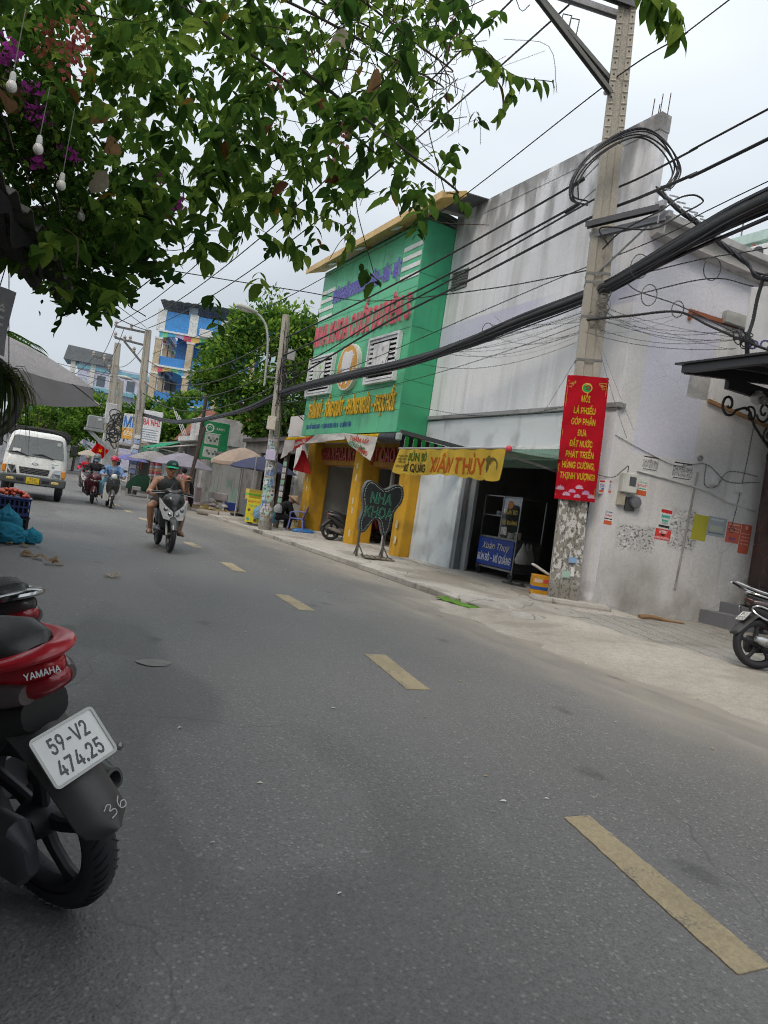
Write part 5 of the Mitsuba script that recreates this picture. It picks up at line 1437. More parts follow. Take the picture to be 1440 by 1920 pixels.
cable('looped thick cable beside the pole arm before the side roof', [(8.62, 9.2, 6.25), (7.95, 8.7, 6.2), (8.62, 8.3, 6.28), (9.02, 8.08, 6.6), (9.23, 7.97, 6.77), (9.28, 7.94, 6.86), (9.14, 8.02, 6.92), (8.92, 8.13, 6.82), (8.72, 8.24, 6.6), (8.5, 8.8, 6.35), (8.6, 9.3, 6.2)], 0.014)
cable('black drop cable bound with tape hanging to the black canopy', [(9.46, 6.8, 5.44), (9.42, 6.82, 5.11), (9.41, 6.83, 4.79), (9.37, 6.84, 4.5), (9.45, 6.84, 4.2)], 0.028)
cable('medium black cable from the pole to the tangle by the white signboard', [(8.55, 9.45, 4.98), (8.79, 8.65, 4.99), (9.15, 8.0, 5.04), (9.28, 7.47, 4.77), (9.41, 6.94, 4.5), (9.6, 6.5, 4.3)], 0.02)
for i, pts in enumerate(([(8.89, 8.49, 5.71), (9.25, 7.72, 5.86), (9.55, 6.87, 5.91), (9.9, 5, 6)], [(8.8, 8.9, 5.65), (8.93, 8.69, 5.45), (9.14, 8.01, 5.15), (9.39, 7.06, 4.62)], [(8.75, 8.9, 5.3), (9.1, 7.5, 5.45), (9.4, 6.9, 5.3)])):
 cable(('upper', 'middle', 'lower')[i] + ' thin carrier wire with a spare ring, before the alley wall', pts, 0.009)
for i, (p, r, lab) in enumerate((((8.65, 8.16, 5.2), 0.17, 'wire ring hanging under the thick bundle at the alley corner'), ((9.12, 7.44, 5.6), 0.18, 'wire ring hanging in front of the side roof'), ((9.07, 7.93, 5.05), 0.13, 'small wire ring on the medium cable'), ((8.7, 8.5, 5.75), 0.2, 'wire ring round the thick bundle by the near pole'), ((8.3, 11.9, 5.1), 0.15, 'wire ring round the thick bundle before the white wall'), ((7.95, 15.2, 4.75), 0.16, 'wire ring on the bundle before the green sign'), ((7.55, 18.2, 4.55), 0.15, 'wire ring on the bundle before the round emblem'))):
 q = MB((0.05, 0.05, 0.055), 0.1); a = np.linspace(0, 2 * np.pi, 24, endpoint=False)
 q.tube(A(*p) + np.stack([r * 0.75 * np.cos(a) * 0.8, -r * 0.75 * np.cos(a) * 0.5, r * np.sin(a)], 1), 0.008, 5, closed=True); one('wire_ring', lab, 'wire', q, 'satin', 60)
WT = thing('wire_tangle', 'messy fan of thin telephone wires spreading from the near pole', 'wire')
r_ = np.random.default_rng(21)
for k in range(24):
 a = on_pole(4.9 + r_.uniform(-0.25, 0.35), r_.uniform(-0.2, 0.2), 0.2)
 w = k % 3
 if w == 0:
  b = A(9.4, 6.9, 4.5) + r_.normal(0, 0.12, 3)
 elif w == 1:
  t = r_.uniform(0.2, 1); b = A(8.5, 11.0, 5.15) * (1 - t) + A(7.9, 15.5, 4.6) * t + A(0, 0, r_.uniform(-0.1, 0.1))
 else:
  b = A(*((9.15, 8.0, 5.05), (8.45, 13.5, 4.85), (8.55, 12.0, 5.4), (9.0, 8.3, 3.1), (9.15, 11.0, 3.6))[k % 5]) + r_.normal(0, 0.1, 3)
 q = MB((0.03, 0.03, 0.032), 0.1); q.tube(sag(a, b, r_.uniform(0.02, 0.35) * np.linalg.norm(a - b) * 0.3, 20), r_.uniform(0.0025, 0.005), 4, cap=False)
 put(WT, 'wire', q, 'satin', False)
for k in range(8):
 c0 = on_pole(4.95 + 0.06 * k, 0.12, 0.24); a = np.linspace(0, 2 * np.pi, 24, endpoint=False); r = 0.07 + 0.02 * (k % 4)
 q = MB((0.04, 0.04, 0.045), 0.1); q.tube(c0 + r * (np.cos(a)[:, None] * (pa * 0.9 + pb * 0.3) + np.sin(a)[:, None] * unit(A(0.1, 0.2, 1))), 0.007, 4, closed=True); put(WT, 'coil', q, 'satin', 60)
KN = A(9.38, 6.9, 4.48)
for k in range(12):
 c0 = KN + r_.normal(0, 0.07, 3); a = np.linspace(0, 2 * np.pi, 18, endpoint=False); u1, u2 = unit(r_.normal(size=3)), unit(r_.normal(size=3))
 q = MB((0.022, 0.022, 0.024), 0.1); q.tube(c0 + r_.uniform(0.05, 0.12) * (np.cos(a)[:, None] * u1 + np.sin(a)[:, None] * u2), 0.009, 4, closed=True); put(WT, 'knot', q, 'satin', 60)

# ---- second pole with the street lamp
def sc_(p, k):
 return A(0, 0, CAM_Z) + (A(*p) - A(0, 0, CAM_Z)) * k


UP2 = thing('utility_pole', 'second concrete utility pole plastered with bills, carrying the street lamp', 'utility pole')
C0, C1 = A(7.42, 20.7, 0.06), A(7.16, 20.87, 6.6)
mb = MB(); mb.tube(np.linspace(C0, C1, 8), np.linspace(0.205, 0.115, 8), 16); put(UP2, 'post', mb, 'pole', 40)
mb = MB((0.55, 0.52, 0.42), 0.4); mb.rbox(-0.13, 0.13, -0.2, 0.2, 0, 0.16, 0.015, m=frame(C0 + (C1 - C0) * 0.49 + A(-0.17, -0.2, 0), unit(A(0.87, -0.48, 0)), (0, 0, 1))); put(UP2, 'junction_box', mb, 'satin', 30)
mb = MB((0.5, 0.47, 0.62), 0.25); mb.rbox(-0.15, 0.15, -0.15, 0.15, 0, 0.12, 0.015, m=frame(C0 + (C1 - C0) * 0.345 + A(-0.1, -0.2, 0), unit(A(0.87, -0.48, 0)), (0, 0, 1)))
mb.text('CẦN THUÊ', frame(C0 + (C1 - C0) * 0.355 + A(-0.16, -0.3, 0.02), unit(A(0.87, -0.48, 0)), (0, 0, 1)), 0.03, 0.2, 0.003, True, c=(0.1, 0.08, 0.2)); put(UP2, 'notice_box', mb, 'satin', 30, label='lilac notice box on the pole')
mb = MB((0.33, 0.33, 0.33), 0.3); mb.rbox(-0.12, 0.12, -0.16, 0.16, 0, 0.1, 0.01, m=frame(C0 + (C1 - C0) * 0.82 + A(0.25, -0.1, 0), unit(A(0.87, -0.48, 0)), (0, 0, 1))); put(UP2, 'switch_box', mb, 'satin', 30)
r_ = np.random.default_rng(8)
for k in range(26):
 h = r_.uniform(0.05, 0.44); th = r_.uniform(-0.7, 0.9); R = 0.207 - 0.09 * h
 d = unit(A(-0.48, -0.87, 0)) * math.cos(th) + unit(A(0.87, -0.48, 0)) * math.sin(th)
 cc = [(0.5, 0.55, 0.62), (0.3, 0.45, 0.4), (0.62, 0.62, 0.6), (0.12, 0.22, 0.45), (0.3, 0.55, 0.42)][k % 5]
 mb = MB(cc, 0.5); p = C0 + (C1 - C0) * h + d * R; w, hh = r_.uniform(0.04, 0.08), r_.uniform(0.06, 0.13)
 mm = frame(p, np.cross(UPV, d), UPV); mb.box(-w, w, -hh, hh, -0.012, 0.003, m=mm)
 mb.box(-w * 0.7, w * 0.7, hh * 0.1, hh * 0.6, 0.003, 0.004, (0.1, 0.12, 0.2) if k % 2 else (0.4, 0.1, 0.08), m=mm)
 put(UP2, 'paper_bill', mb, 'matte', False)
SL = thing('street_lamp', 'grey street lamp on a curved pipe bracket fixed to the second pole', 'street lamp')
mb = MB((0.36, 0.37, 0.37), 0.4); LP = [sc_(p, 1.11) for p in ((6.12, 18.8, 4.05), (6.12, 18.8, 4.22), (6.07, 18.83, 5.11), (5.98, 18.89, 5.61), (5.82, 18.98, 5.87), (5.65, 19.07, 5.99))]
mb.tube(spline(LP, 40), 0.035, 8); put(SL, 'curved_pipe', mb, 'satin', 50)
for h0, h1 in ((0.62, 4.6), (0.56, 4.3)):
 mb = MB((0.36, 0.37, 0.37), 0.4); mb.beam(sc_((6.12, 18.8, h1), 1.11), C0 + (C1 - C0) * (h1 * 1.11 - 0.15) / 6.54, 0.04, 0.03); put(SL, 'bracket', mb, 'satin', False)
hp, hq = sc_((5.72, 19.03, 5.97), 1.11), sc_((5.14, 19.15, 6.05), 1.11)
ax_ = unit(hq - hp); sd = unit(np.cross(ax_, UPV)); up_ = np.cross(sd, ax_)
mb = MB((0.5, 0.5, 0.47), 0.3)
mb.loft([sup(hp + ax_ * (0.66 * t) + up_ * 0.02, sd, up_, 0.04 + 0.11 * math.sin(min(1, t * 1.5) * 1.57) * (1 if t < 0.8 else math.sqrt(max(0.05, 1 - ((t - 0.8) / 0.21) ** 2))), 0.035 + 0.05 * math.sin(min(1, t * 1.4) * 1.57) * (1 if t < 0.8 else math.sqrt(max(0.05, 1 - ((t - 0.8) / 0.21) ** 2)))) for t in np.linspace(0, 1, 14)]); put(SL, 'lamp_head', mb, 'satin', 50)
mb = MB((0.62, 0.6, 0.5), 0.2); mb.loft([sup(hp + ax_ * (0.2 + 0.4 * t) - up_ * 0.05, sd, up_, 0.1 * math.sin(0.3 + 2.5 * t), 0.045 * math.sin(0.3 + 2.5 * t)) for t in np.linspace(0, 1, 8)]); put(SL, 'lamp_glass', mb, 'gloss', 50)
# wires clutter at second pole
W2 = thing('wire_tangle', 'dark tangle of coiled wires on the second pole', 'wire')
for k in range(16):
 c0 = C0 + (C1 - C0) * r_.uniform(0.5, 0.8) + A(r_.uniform(-0.1, 0.3), -0.2, 0); a = np.linspace(0, 2 * np.pi, 18, endpoint=False); u1, u2 = unit(A(r_.normal(), 0.3 * r_.normal(), r_.normal())), unit(A(r_.normal(), 0.3 * r_.normal(), r_.normal()))
 q = MB((0.03, 0.03, 0.03), 0.1); q.tube(c0 + r_.uniform(0.08, 0.25) * (np.cos(a)[:, None] * u1 + np.sin(a)[:, None] * u2), 0.01, 4, closed=True); put(W2, 'coil', q, 'satin', 60)
for k in range(14):
 a = C0 + (C1 - C0) * r_.uniform(0.6, 0.97) + A(r_.uniform(-0.15, 0.15), -0.15, 0)
 b = C0 + (C1 - C0) * r_.uniform(0.3, 0.6) + A(r_.uniform(-0.1, 0.35), -0.15, 0) if k % 2 else A(9.3, 22.5 + r_.uniform(-1, 1), 3.6)
 q = MB((0.03, 0.03, 0.03), 0.1); q.tube(sag(a, b, 0.25, 16), 0.009, 4, cap=False); put(W2, 'wire', q, 'satin', False)
for i in range(4):
 cable(('first', 'second', 'third', 'fourth')[i] + ' of four dark lines running from the second pole back to the far poles', sag(C0 + (C1 - C0) * (0.68 + 0.08 * i), (6.1, 37.8, 5.2 + 0.55 * i), 0.9, 24), 0.018)
q = MB((0.1, 0.09, 0.08), 0.4); q.tube([(8.35, 22.3, 0.1), (8.4, 22.3, 2.9)], 0.09, 10)
for k in range(8):
 q.box(-0.06, 0.06, -0.08, 0.08, 0.088, 0.094, [(0.5, 0.5, 0.6), (0.3, 0.5, 0.4), (0.6, 0.6, 0.6)][k % 3], m=frame((8.37, 22.3, 0.8 + k * 0.2), (0.87, -0.48, 0), UPV))
one('short_post', 'thin concrete post with bills behind the second pole', 'post', q, 'matte', 40)

# ---- far poles
def far_pole(label, a, b, w, arms=(), box=False):
 t = thing('utility_pole', label, 'utility pole'); mb = MB(); pole_mesh(mb, a, b, w, w * 0.6, (1, -0.5, 0), 5); put(t, 'post', mb, 'pole', False)
 for p, q in arms:
  mb = MB((0.1, 0.1, 0.1), 0.3); mb.beam(p, q, 0.1, 0.1)
  for s in (0.0, 0.45):
   pp = A(*p) * (1 - s) + A(*q) * s; mb.lathe([(0.05, 0), (0.09, 0.08), (0.05, 0.12), (0.09, 0.2), (0.03, 0.3)], pp, k=8, c=(0.4, 0.35, 0.3))
  put(t, 'cross_arm', mb, 'satin', 40)
 return t


t = far_pole('tall concrete pole with two cross arms before the rainbow school', (6.25, 37.7, 0.05), (5.96, 37.87, 8.35), 0.46, (((4.51, 38.67, 8.29), (6.05, 37.88, 8.2)), ((4.55, 38.63, 7.72), (6.05, 37.86, 7.55)), ((4.98, 38.41, 7.61), (6.05, 37.81, 6.49))))
mb = MB((0.3, 0.4, 0.6), 0.5)
for k in range(8):
 mb.box(-0.15, 0.15, -0.1, 0.1, 0.24, 0.25, [(0.3, 0.4, 0.6), (0.6, 0.6, 0.6)][k % 2], m=frame((6.24, 37.7, 1.2 + k * 0.25), (0.87, -0.48, 0), UPV))
put(t, 'paper_bill', mb, 'matte', False, stuff=True)
L2 = thing('street_lamp', 'far street lamp on a curved pipe beside the rainbow school pole', 'street lamp')
mb = MB((0.42, 0.43, 0.43), 0.3); mb.tube(spline([(6.0, 37.6, 4.3), (5.9, 37.6, 5.2), (5.75, 37.7, 5.6), (5.5, 37.8, 5.72)], 24), 0.045, 6); mb.beam((5.98, 37.6, 4.4), (6.15, 37.75, 4.4), 0.04, 0.04); put(L2, 'pipe', mb, 'satin', 50)
mb = MB((0.5, 0.5, 0.47), 0.3); mb.loft([sup((5.55 - 0.7 * t_, 37.8 + 0.2 * t_, 5.74 + 0.05 * t_), (0, 1, 0), (0, 0, 1), 0.05 + 0.14 * math.sin(math.pi * t_), 0.03 + 0.06 * math.sin(math.pi * t_)) for t_ in np.linspace(0, 1, 8)]); put(L2, 'lamp_head', mb, 'satin', 50)
far_pole('pale far pole carrying a steel transformer box, right of the truck', (5.75, 44.8, 0.05), (5.5, 44.96, 8.5), 0.5, (((4.35, 45.61, 7.53), (5.6, 44.95, 7.4)), ((4.94, 45.28, 7.25), (5.6, 44.94, 6.41))))
far_pole('shorter brown far pole just right of the transformer pole', (6.5, 46.7, 0.05), (6.23, 46.85, 6.6), 0.46)
TX = thing('transformer_box', 'grey steel transformer box on a slanted arm at a far pole', 'transformer')
mb = MB((0.24, 0.25, 0.26), 0.3); mb.rbox(4.3, 5.15, 42.9, 43.4, 3.25, 3.95, 0.04); mb.box(4.8, 5.0, 42.88, 42.9, 3.7, 3.85, (0.5, 0.5, 0.5)); put(TX, 'tank', mb, 'satin', 30)
mb = MB((0.26, 0.27, 0.28), 0.3); mb.beam((4.4, 43.1, 3.15), (5.9, 42.9, 1.9), 0.22, 0.22); mb.box(4.2, 5.3, 42.85, 43.45, 3.1, 3.25); put(TX, 'arm', mb, 'satin', False)
mb = MB((0.5, 0.5, 0.5), 0.3)
for (x, z, w, h) in ((5.6, 4.3, 0.3, 0.6), (5.62, 2.6, 0.25, 0.7), (5.75, 1.8, 0.3, 0.6)):
 mb.rbox(x - w, x + w, 44.2, 44.5, z - h, z + h, 0.03)
put(TX, 'switch_cabinet', mb, 'satin', 30)
W3 = thing('wire_tangle', 'dark knot of wires on the far transformer pole', 'wire')
for k in range(14):
 c0 = A(5.9, 44.2, r_.uniform(2.5, 4.6)); a = np.linspace(0, 2 * np.pi, 12, endpoint=False); u1, u2 = unit(A(r_.normal(), 0, r_.normal())), unit(A(r_.normal(), 0, r_.normal()))
 q = MB((0.03, 0.03, 0.03), 0.1); q.tube(c0 + r_.uniform(0.2, 0.5) * (np.cos(a)[:, None] * u1 + np.sin(a)[:, None] * u2), 0.03, 4, closed=True); put(W3, 'coil', q, 'satin', 60)
fw = [((4.5, 38.6, 8.3), (4.35, 45.6, 7.6), 0.8), ((4.9, 38.5, 8.3), (4.9, 45.3, 7.4), 0.7), ((5.9, 38, 7.6), (5.5, 44.9, 7.2), 0.5), ((5.9, 38, 4.1), (5.9, 44.5, 3.6), 0.6), ((5.5, 45, 7.4), (4.0, 62, 7), 0.8), ((4.4, 45.6, 7.5), (2.5, 62, 7.3), 0.8), ((-9, 40, 8.0), (5.9, 45, 6.5), 0.5), ((-9, 40, 7.7), (5.9, 45, 6.2), 0.5)]
for i, (a, b, s) in enumerate(fw):
 cable(('far wire between the cross arm ends of the two far poles', 'second far wire between the two far poles', 'third far wire between the two far poles', 'low far cable between the two far poles', 'far wire leaving the transformer pole, right one', 'far wire leaving the transformer pole, left one', 'upper of two level wires coming in from the left to the transformer pole', 'lower of two level wires coming in from the left to the transformer pole')[i], sag(a, b, s, 20), 0.015)
cable('dark service line from the left trees across to the rainbow school pole', [(-0.6, 9.5, 4.05), (0.9, 13.5, 4.25), (2.46, 23.8, 5.95), (4.3, 32, 7.3), (5.96, 37.87, 8.3)], 0.02)
cable('second dark service line from the left trees to the rainbow school pole', [(0.1, 9, 3.9), (2.0, 20, 5.6), (4.6, 32, 7.5), (5.9, 37.87, 8.4)], 0.012)
# ------------------------------------------------------------------ scooters
def wheel(par, name, m, x, R=0.285, w=0.088, spokes=5, tread=False, rimc=(0.03, 0.03, 0.032), k=40):
 wk = fresh(par + '__' + name)
 mb = MB((0.022, 0.022, 0.023), 0.22)
 rr = R - w * 0.62
 P = []
 for a in np.linspace(-1.9, 1.9, 15):
  P.append((R - w * 0.5 + w * 0.5 * math.cos(a) * (1.0 if abs(a) < 1.57 else 1.25), w * 0.5 * math.sin(a)))
 mb.lathe(P, (x, 0, R), (0, 1, 0), k, m=m)
 scene[wk] = shape(mb, 'satin', 40)
 if tread:
  mb = MB((0.01, 0.01, 0.01), 0.1)
  for i in range(52):
   a = i * 2 * np.pi / 52
   for s in (-1, 1):
    pts = [(R - 0.0022 - 0.008 * t * t * 2.2, s * (0.006 + 0.036 * t), a + 0.16 * t) for t in np.linspace(0.1, 1, 5)]
    Q = [(x + r_ * math.cos(b), y, R + r_ * math.sin(b)) for r_, y, b in pts]
    mb.tube(Q, 0.0028, 4, m=m)
  put(wk, 'tread_groove', mb, 'satin', False, stuff=True)
 mb = MB(rimc, 0.25)
 r0 = R - w * 0.78
 mb.lathe([(r0 - 0.012, -w * 0.36), (r0 + 0.012, -w * 0.42), (r0 + 0.012, w * 0.42), (r0 - 0.012, w * 0.36), (r0 - 0.022, 0), (r0 - 0.012, -w * 0.36)], (x, 0, R), (0, 1, 0), k, m=m)
 mb.lathe([(0.001, -0.06), (0.045, -0.06), (0.06, -0.02), (0.06, 0.02), (0.045, 0.06), (0.001, 0.06)], (x, 0, R), (0, 1, 0), 18, m=m)
 for i in range(spokes):
  a = i * 2 * np.pi / spokes + 0.35
  d, e = A(math.cos(a), 0, math.sin(a)), A(-math.sin(a), 0, math.cos(a))
  c = A(x, 0, R)
  if spokes > 12:
   mb.tube([c + d * 0.05, c + d * (r0 - 0.01) + e * 0.03 * (-1) ** i], 0.003, 4, m=m)
  else:
   mb.loft([sup(c + d * t * r0 * 1.0 + e * 0.02 * math.sin(t * 3), e, (0, 1, 0), wd, 0.016, 3, 8) for t, wd in ((0.15, 0.03), (0.45, 0.021), (0.75, 0.02), (0.97, 0.034))], m=m)
 put(wk, 'rim', mb, 'satin', 35)
 return wk


def scooter(label, m, body=(0.02, 0.02, 0.022), accent=(0.3, 0.3, 0.3), seat=(0.015, 0.015, 0.016), plate=None, tread=False, headlamp=True, rail=None, group=None, front=True, rimc=(0.018, 0.018, 0.02), vfront=False, nomirror=False, lampc=(0.2, 0.006, 0.014), muffc=(0.05, 0.05, 0.052), kd='gloss', k=40):
 s = thing('scooter', label, 'scooter', group)
 wheel(s, 'rear_wheel', m, 0.0, tread=tread, rimc=rimc, k=k)
 wheel(s, 'front_wheel', m, 1.27, w=0.08, rimc=rimc, k=k)
 Y, Z, X = (0, 1, 0), (0, 0, 1), (1, 0, 0)
 # tail cowl and side panels
 mb = MB(body, 0.12)
 secs = [(-0.178, 0.808, 0.016, 0.012), (-0.165, 0.802, 0.036, 0.03), (-0.1, 0.78, 0.07, 0.056), (0.0, 0.752, 0.112, 0.078), (0.15, 0.70, 0.17, 0.115), (0.3, 0.645, 0.178, 0.135), (0.42, 0.58, 0.165, 0.16), (0.5, 0.52, 0.14, 0.15)]
 mb.loft([sup((x, 0, z), Y, Z, a, b, 2.6, 24) for x, z, a, b in secs], m=m)
 put(s, 'tail_cowl', mb, kd, 40)
 mb = MB((0.02, 0.02, 0.021), 0.25)
 mb.loft([sup((x, 0, z), Y, Z, a, b, 3, 18) for x, z, a, b in ((-0.1, 0.66, 0.07, 0.05), (0.0, 0.62, 0.1, 0.07), (0.2, 0.5, 0.12, 0.12), (0.42, 0.42, 0.14, 0.13))], m=m); put(s, 'under_cowl', mb, 'satin', 40)
 mb = MB(seat, 0.2)
 mb.loft([sup((x, 0, z), Y, Z, a, b, 2.8, 20) for x, z, a, b in ((-0.1, 0.822, 0.04, 0.02), (-0.06, 0.826, 0.08, 0.036), (0.05, 0.812, 0.12, 0.05), (0.2, 0.78, 0.135, 0.052), (0.3, 0.75, 0.14, 0.048), (0.45, 0.75, 0.125, 0.05), (0.58, 0.74, 0.09, 0.045), (0.63, 0.715, 0.05, 0.03))], m=m); put(s, 'seat', mb, 'satin', 45)
 # grab rail
 mb = MB(rail if rail else body, 0.15)
 rp = spline([(0.1, 0.145, 0.79), (-0.03, 0.115, 0.812), (-0.12, 0.068, 0.834), (-0.165, 0.0, 0.848), (-0.12, -0.068, 0.834), (-0.03, -0.115, 0.812), (0.1, -0.145, 0.79)], 34)
 tn_ = unit(np.gradient(rp, axis=0)); rg = []
 for i, p in enumerate(rp):
  b = unit(np.cross(tn_[i], A(0, 0, 1))); w_ = 0.012 + 0.022 * math.sin(math.pi * i / 33)
  rg.append(sup(p, b, A(0, 0, 1), w_, 0.013, 3, 10))
 mb.loft(rg, m=m); put(s, 'grab_rail', mb, kd if not rail else 'chrome', 40)
 # tail lamp and indicators
 mb = MB(lampc, 0.1)
 mb.loft([sup((x, 0, z), Y, Z, a, b, 2.6, 20) for x, z, a, b in ((-0.19, 0.772, 0.014, 0.008), (-0.178, 0.766, 0.038, 0.024), (-0.13, 0.748, 0.064, 0.036), (-0.06, 0.728, 0.086, 0.038))], m=m); put(s, 'tail_lamp', mb, 'gloss', 45)
 for sd in (-1, 1):
  mb = MB((0.07, 0.06, 0.06), 0.1)
  mb.loft([sup((x, sd * y, z), Y, Z, a, b, 2.2, 12) for x, y, z, a, b in ((-0.13, 0.06, 0.74, 0.026, 0.026), (-0.08, 0.085, 0.735, 0.024, 0.034), (0.0, 0.118, 0.73, 0.016, 0.03), (0.09, 0.145, 0.73, 0.006, 0.008))], m=m); put(s, 'indicator', mb, 'gloss', 45)
 # rear fender: an arched flap
 mb = MB((0.035, 0.036, 0.037), 0.3)
 path = spline([(0.0, 0, 0.66), (-0.09, 0, 0.615), (-0.175, 0, 0.54), (-0.262, 0, 0.45), (-0.33, 0, 0.372)], 16); G = []
 for i, p in enumerate(path):
  t = i / 15; w_ = 0.085 - 0.012 * t if t < 0.85 else (0.075 * math.sqrt(max(0.02, 1 - ((t - 0.85) / 0.16) ** 2)))
  G.append([[p[0] + 0.035 * (q * q), w_ * q, p[2] - 0.03 * q * q] for q in np.linspace(-1, 1, 11)])
 mb.slab(np.array(G), 0.006, m=m); put(s, 'rear_fender', mb, 'satin', 45)
 if plate:
  pm = m @ frame((-0.193, 0, 0.573), (0, -1, 0), (0.63, 0, 0.777))
  mb = MB((0.03, 0.03, 0.03), 0.2); mb.beam((-0.185, 0, 0.565), (-0.12, 0, 0.52), 0.06, 0.03, m=m); put(s, 'plate_bracket', mb, 'satin', False)
  mb = MB((0.62, 0.62, 0.6), 0.15)
  mb.prism(sbox(-0.083, -0.058, 0.083, 0.058).buffer(0.012, 4), 0.004, pm); put(s, 'number_plate', mb, 'satin', False)
  mb = MB((0.3, 0.3, 0.29), 0.3); mb.prism(sbox(-0.083, -0.058, 0.083, 0.058).buffer(0.014, 4).difference(sbox(-0.083, -0.058, 0.083, 0.058).buffer(0.006, 4)), 0.007, pm); put(s, 'number_plate__rim', mb, 'metal', False)
  mb = MB((0.06, 0.06, 0.065), 0.2)
  for tx, yy, ww in ((plate[0], 0.008, 0.115), (plate[1], -0.052, 0.135)):
   p2 = pm.copy(); p2[:3, 3] = xf(pm, (0, yy, 0.004)); mb.text(tx, p2, 0.042, ww, 0.0012, True)
  put(s, 'number_plate__digits', mb, 'satin', False)
 # engine, drive case, muffler, shock absorber
 mb = MB((0.045, 0.045, 0.046), 0.4)
 mb.loft([sup((x, 0.105, z), Y, Z, a, b, 3, 16) for x, z, a, b in ((-0.1, 0.26, 0.02, 0.05), (-0.06, 0.265, 0.045, 0.1), (0.15, 0.27, 0.05, 0.085), (0.36, 0.28, 0.055, 0.105), (0.46, 0.29, 0.05, 0.08), (0.48, 0.29, 0.02, 0.05))], m=m)
 mb.mesh(trimesh.creation.cylinder(0.09, 0.05, sections=20), m=m @ frame((0.36, 0.15, 0.28), (1, 0, 0), (0, 0, 1))); put(s, 'drive_case', mb, 'satin', 40)
 mb = MB((0.16, 0.16, 0.165), 0.5); mb.rbox(0.2, 0.55, -0.13, 0.1, 0.22, 0.4, 0.03, m=m); mb.mesh(trimesh.creation.cylinder(0.07, 0.06, sections=18), m=m @ frame((0.3, -0.13, 0.29), (1, 0, 0), (0, 0, 1)), c=(0.35, 0.35, 0.35)); put(s, 'engine', mb, 'metal', 30)
 mb = MB(muffc, 0.3)
 mp = A(0.42, -0.14, 0.22), A(-0.12, -0.165, 0.34); ma = unit(mp[1] - mp[0])
 mb.loft([sup(mp[0] + ma * t, (0, 1, 0), np.cross(ma, A(0, 1, 0)), a, a * 1.12, 2.3, 18) for t, a in ((0, 0.02), (0.1, 0.036), (0.2, 0.045), (0.42, 0.048), (0.5, 0.043), (0.53, 0.03), (0.555, 0.029), (0.557, 0.02), (0.5, 0.017))], cap=False, m=m)
 put(s, 'muffler', mb, 'satin' if sum(muffc) < 0.6 else 'metal', 40)
 mb = MB((0.45, 0.45, 0.45) if sum(muffc) > 0.6 else (0.04, 0.04, 0.042), 0.3); mb.loft([sup(mp[0] + ma * t + A(0, -0.035, 0.01), (0, 1, 0), np.cross(ma, A(0, 1, 0)), 0.03, 0.05, 2.5, 12) for t in (0.15, 0.2, 0.4, 0.45)], m=m); put(s, 'heat_shield', mb, 'metal', 40)
 for sd in (1,):
  p, q = A(0.02, sd * 0.13, 0.29), A(0.1, sd * 0.14, 0.62); t = np.linspace(0, 1, 90)
  mb = MB((0.05, 0.05, 0.055), 0.3)
  ax_ = unit(q - p); b1 = unit(np.cross(ax_, A(0, 1, 0))); b2 = np.cross(ax_, b1)
  mb.tube(p + (q - p) * (0.2 + 0.7 * t)[:, None] + 0.027 * (np.cos(t * 60)[:, None] * b1 + np.sin(t * 60)[:, None] * b2), 0.006, 5, m=m); mb.tube([p, q], 0.012, 6, m=m, c=(0.2, 0.2, 0.2)); put(s, 'shock_spring', mb, 'satin', 40)
 # floor, leg shield
 mb = MB((0.022, 0.022, 0.023), 0.35); mb.rbox(0.45, 0.98, -0.17, 0.17, 0.28, 0.37, 0.03, m=m); put(s, 'floorboard', mb, 'satin', 30)
 mb = MB(body, 0.12)
 mb.loft([sup((x, 0, z), Y, A(0.25, 0, 1), a, b, 2.6, 20) for x, z, a, b in ((0.88, 0.62, 0.12, 0.22), (0.96, 0.64, 0.2, 0.32), (1.05, 0.66, 0.215, 0.33), (1.13, 0.68, 0.19, 0.28), (1.2, 0.71, 0.13, 0.2), (1.25, 0.72, 0.06, 0.1))], m=m); put(s, 'leg_shield', mb, kd, 40)
 mb = MB((0.02, 0.02, 0.021) if not vfront else (0.025, 0.025, 0.027), 0.15)
 mb.loft([sup((x, 0, z), Y, Z, a, b, 2.4, 20) for x, z, a, b in ((0.88, 0.98, 0.09, 0.035), (0.95, 0.99, 0.15, 0.06), (1.05, 1.0, 0.15, 0.065), (1.11, 0.985, 0.09, 0.045), (1.13, 0.975, 0.03, 0.02))], m=m)
 if vfront:
  mb.loft([sup((1.06 + 0.02 * t, 0, 1.02 + 0.13 * t), Y, A(1, 0, 0), 0.085 * (1 - 0.75 * t), 0.03, 2.4, 12) for t in (0, 0.3, 0.7, 1)], m=m)
 put(s, 'handlebar_cover', mb, 'gloss', 40)
 for sd in (-1, 1):
  mb = MB((0.02, 0.02, 0.02), 0.3); mb.tube(spline([(0.98, sd * 0.1, 0.99), (0.96, sd * 0.2, 0.985), (0.9, sd * 0.34, 0.965)], 10), [0.013] * 4 + [0.018] * 6, 8, m=m)
  mb.tube(spline([(0.99, sd * 0.14, 0.97), (1.0, sd * 0.24, 0.955), (0.97, sd * 0.35, 0.945)], 8), 0.007, 5, m=m, c=(0.35, 0.35, 0.35)); put(s, 'handlebar', mb, 'satin', 40)
  mb = MB((0.03, 0.03, 0.03), 0.2); mb.tube(spline([(0.95, sd * 0.17, 1.0), (0.94, sd * 0.24, 1.1), (0.93, sd * 0.3, 1.17)], 10), 0.007, 5, m=m)
  mb.loft([sup((0.93 + dx, sd * 0.32, 1.19), Y, Z, a, b, 2.4, 14) for dx, a, b in ((0.03, 0.03, 0.02), (0.015, 0.065, 0.042), (-0.01, 0.062, 0.04))], m=m); (None if nomirror else put(s, 'mirror', mb, 'satin', 40))
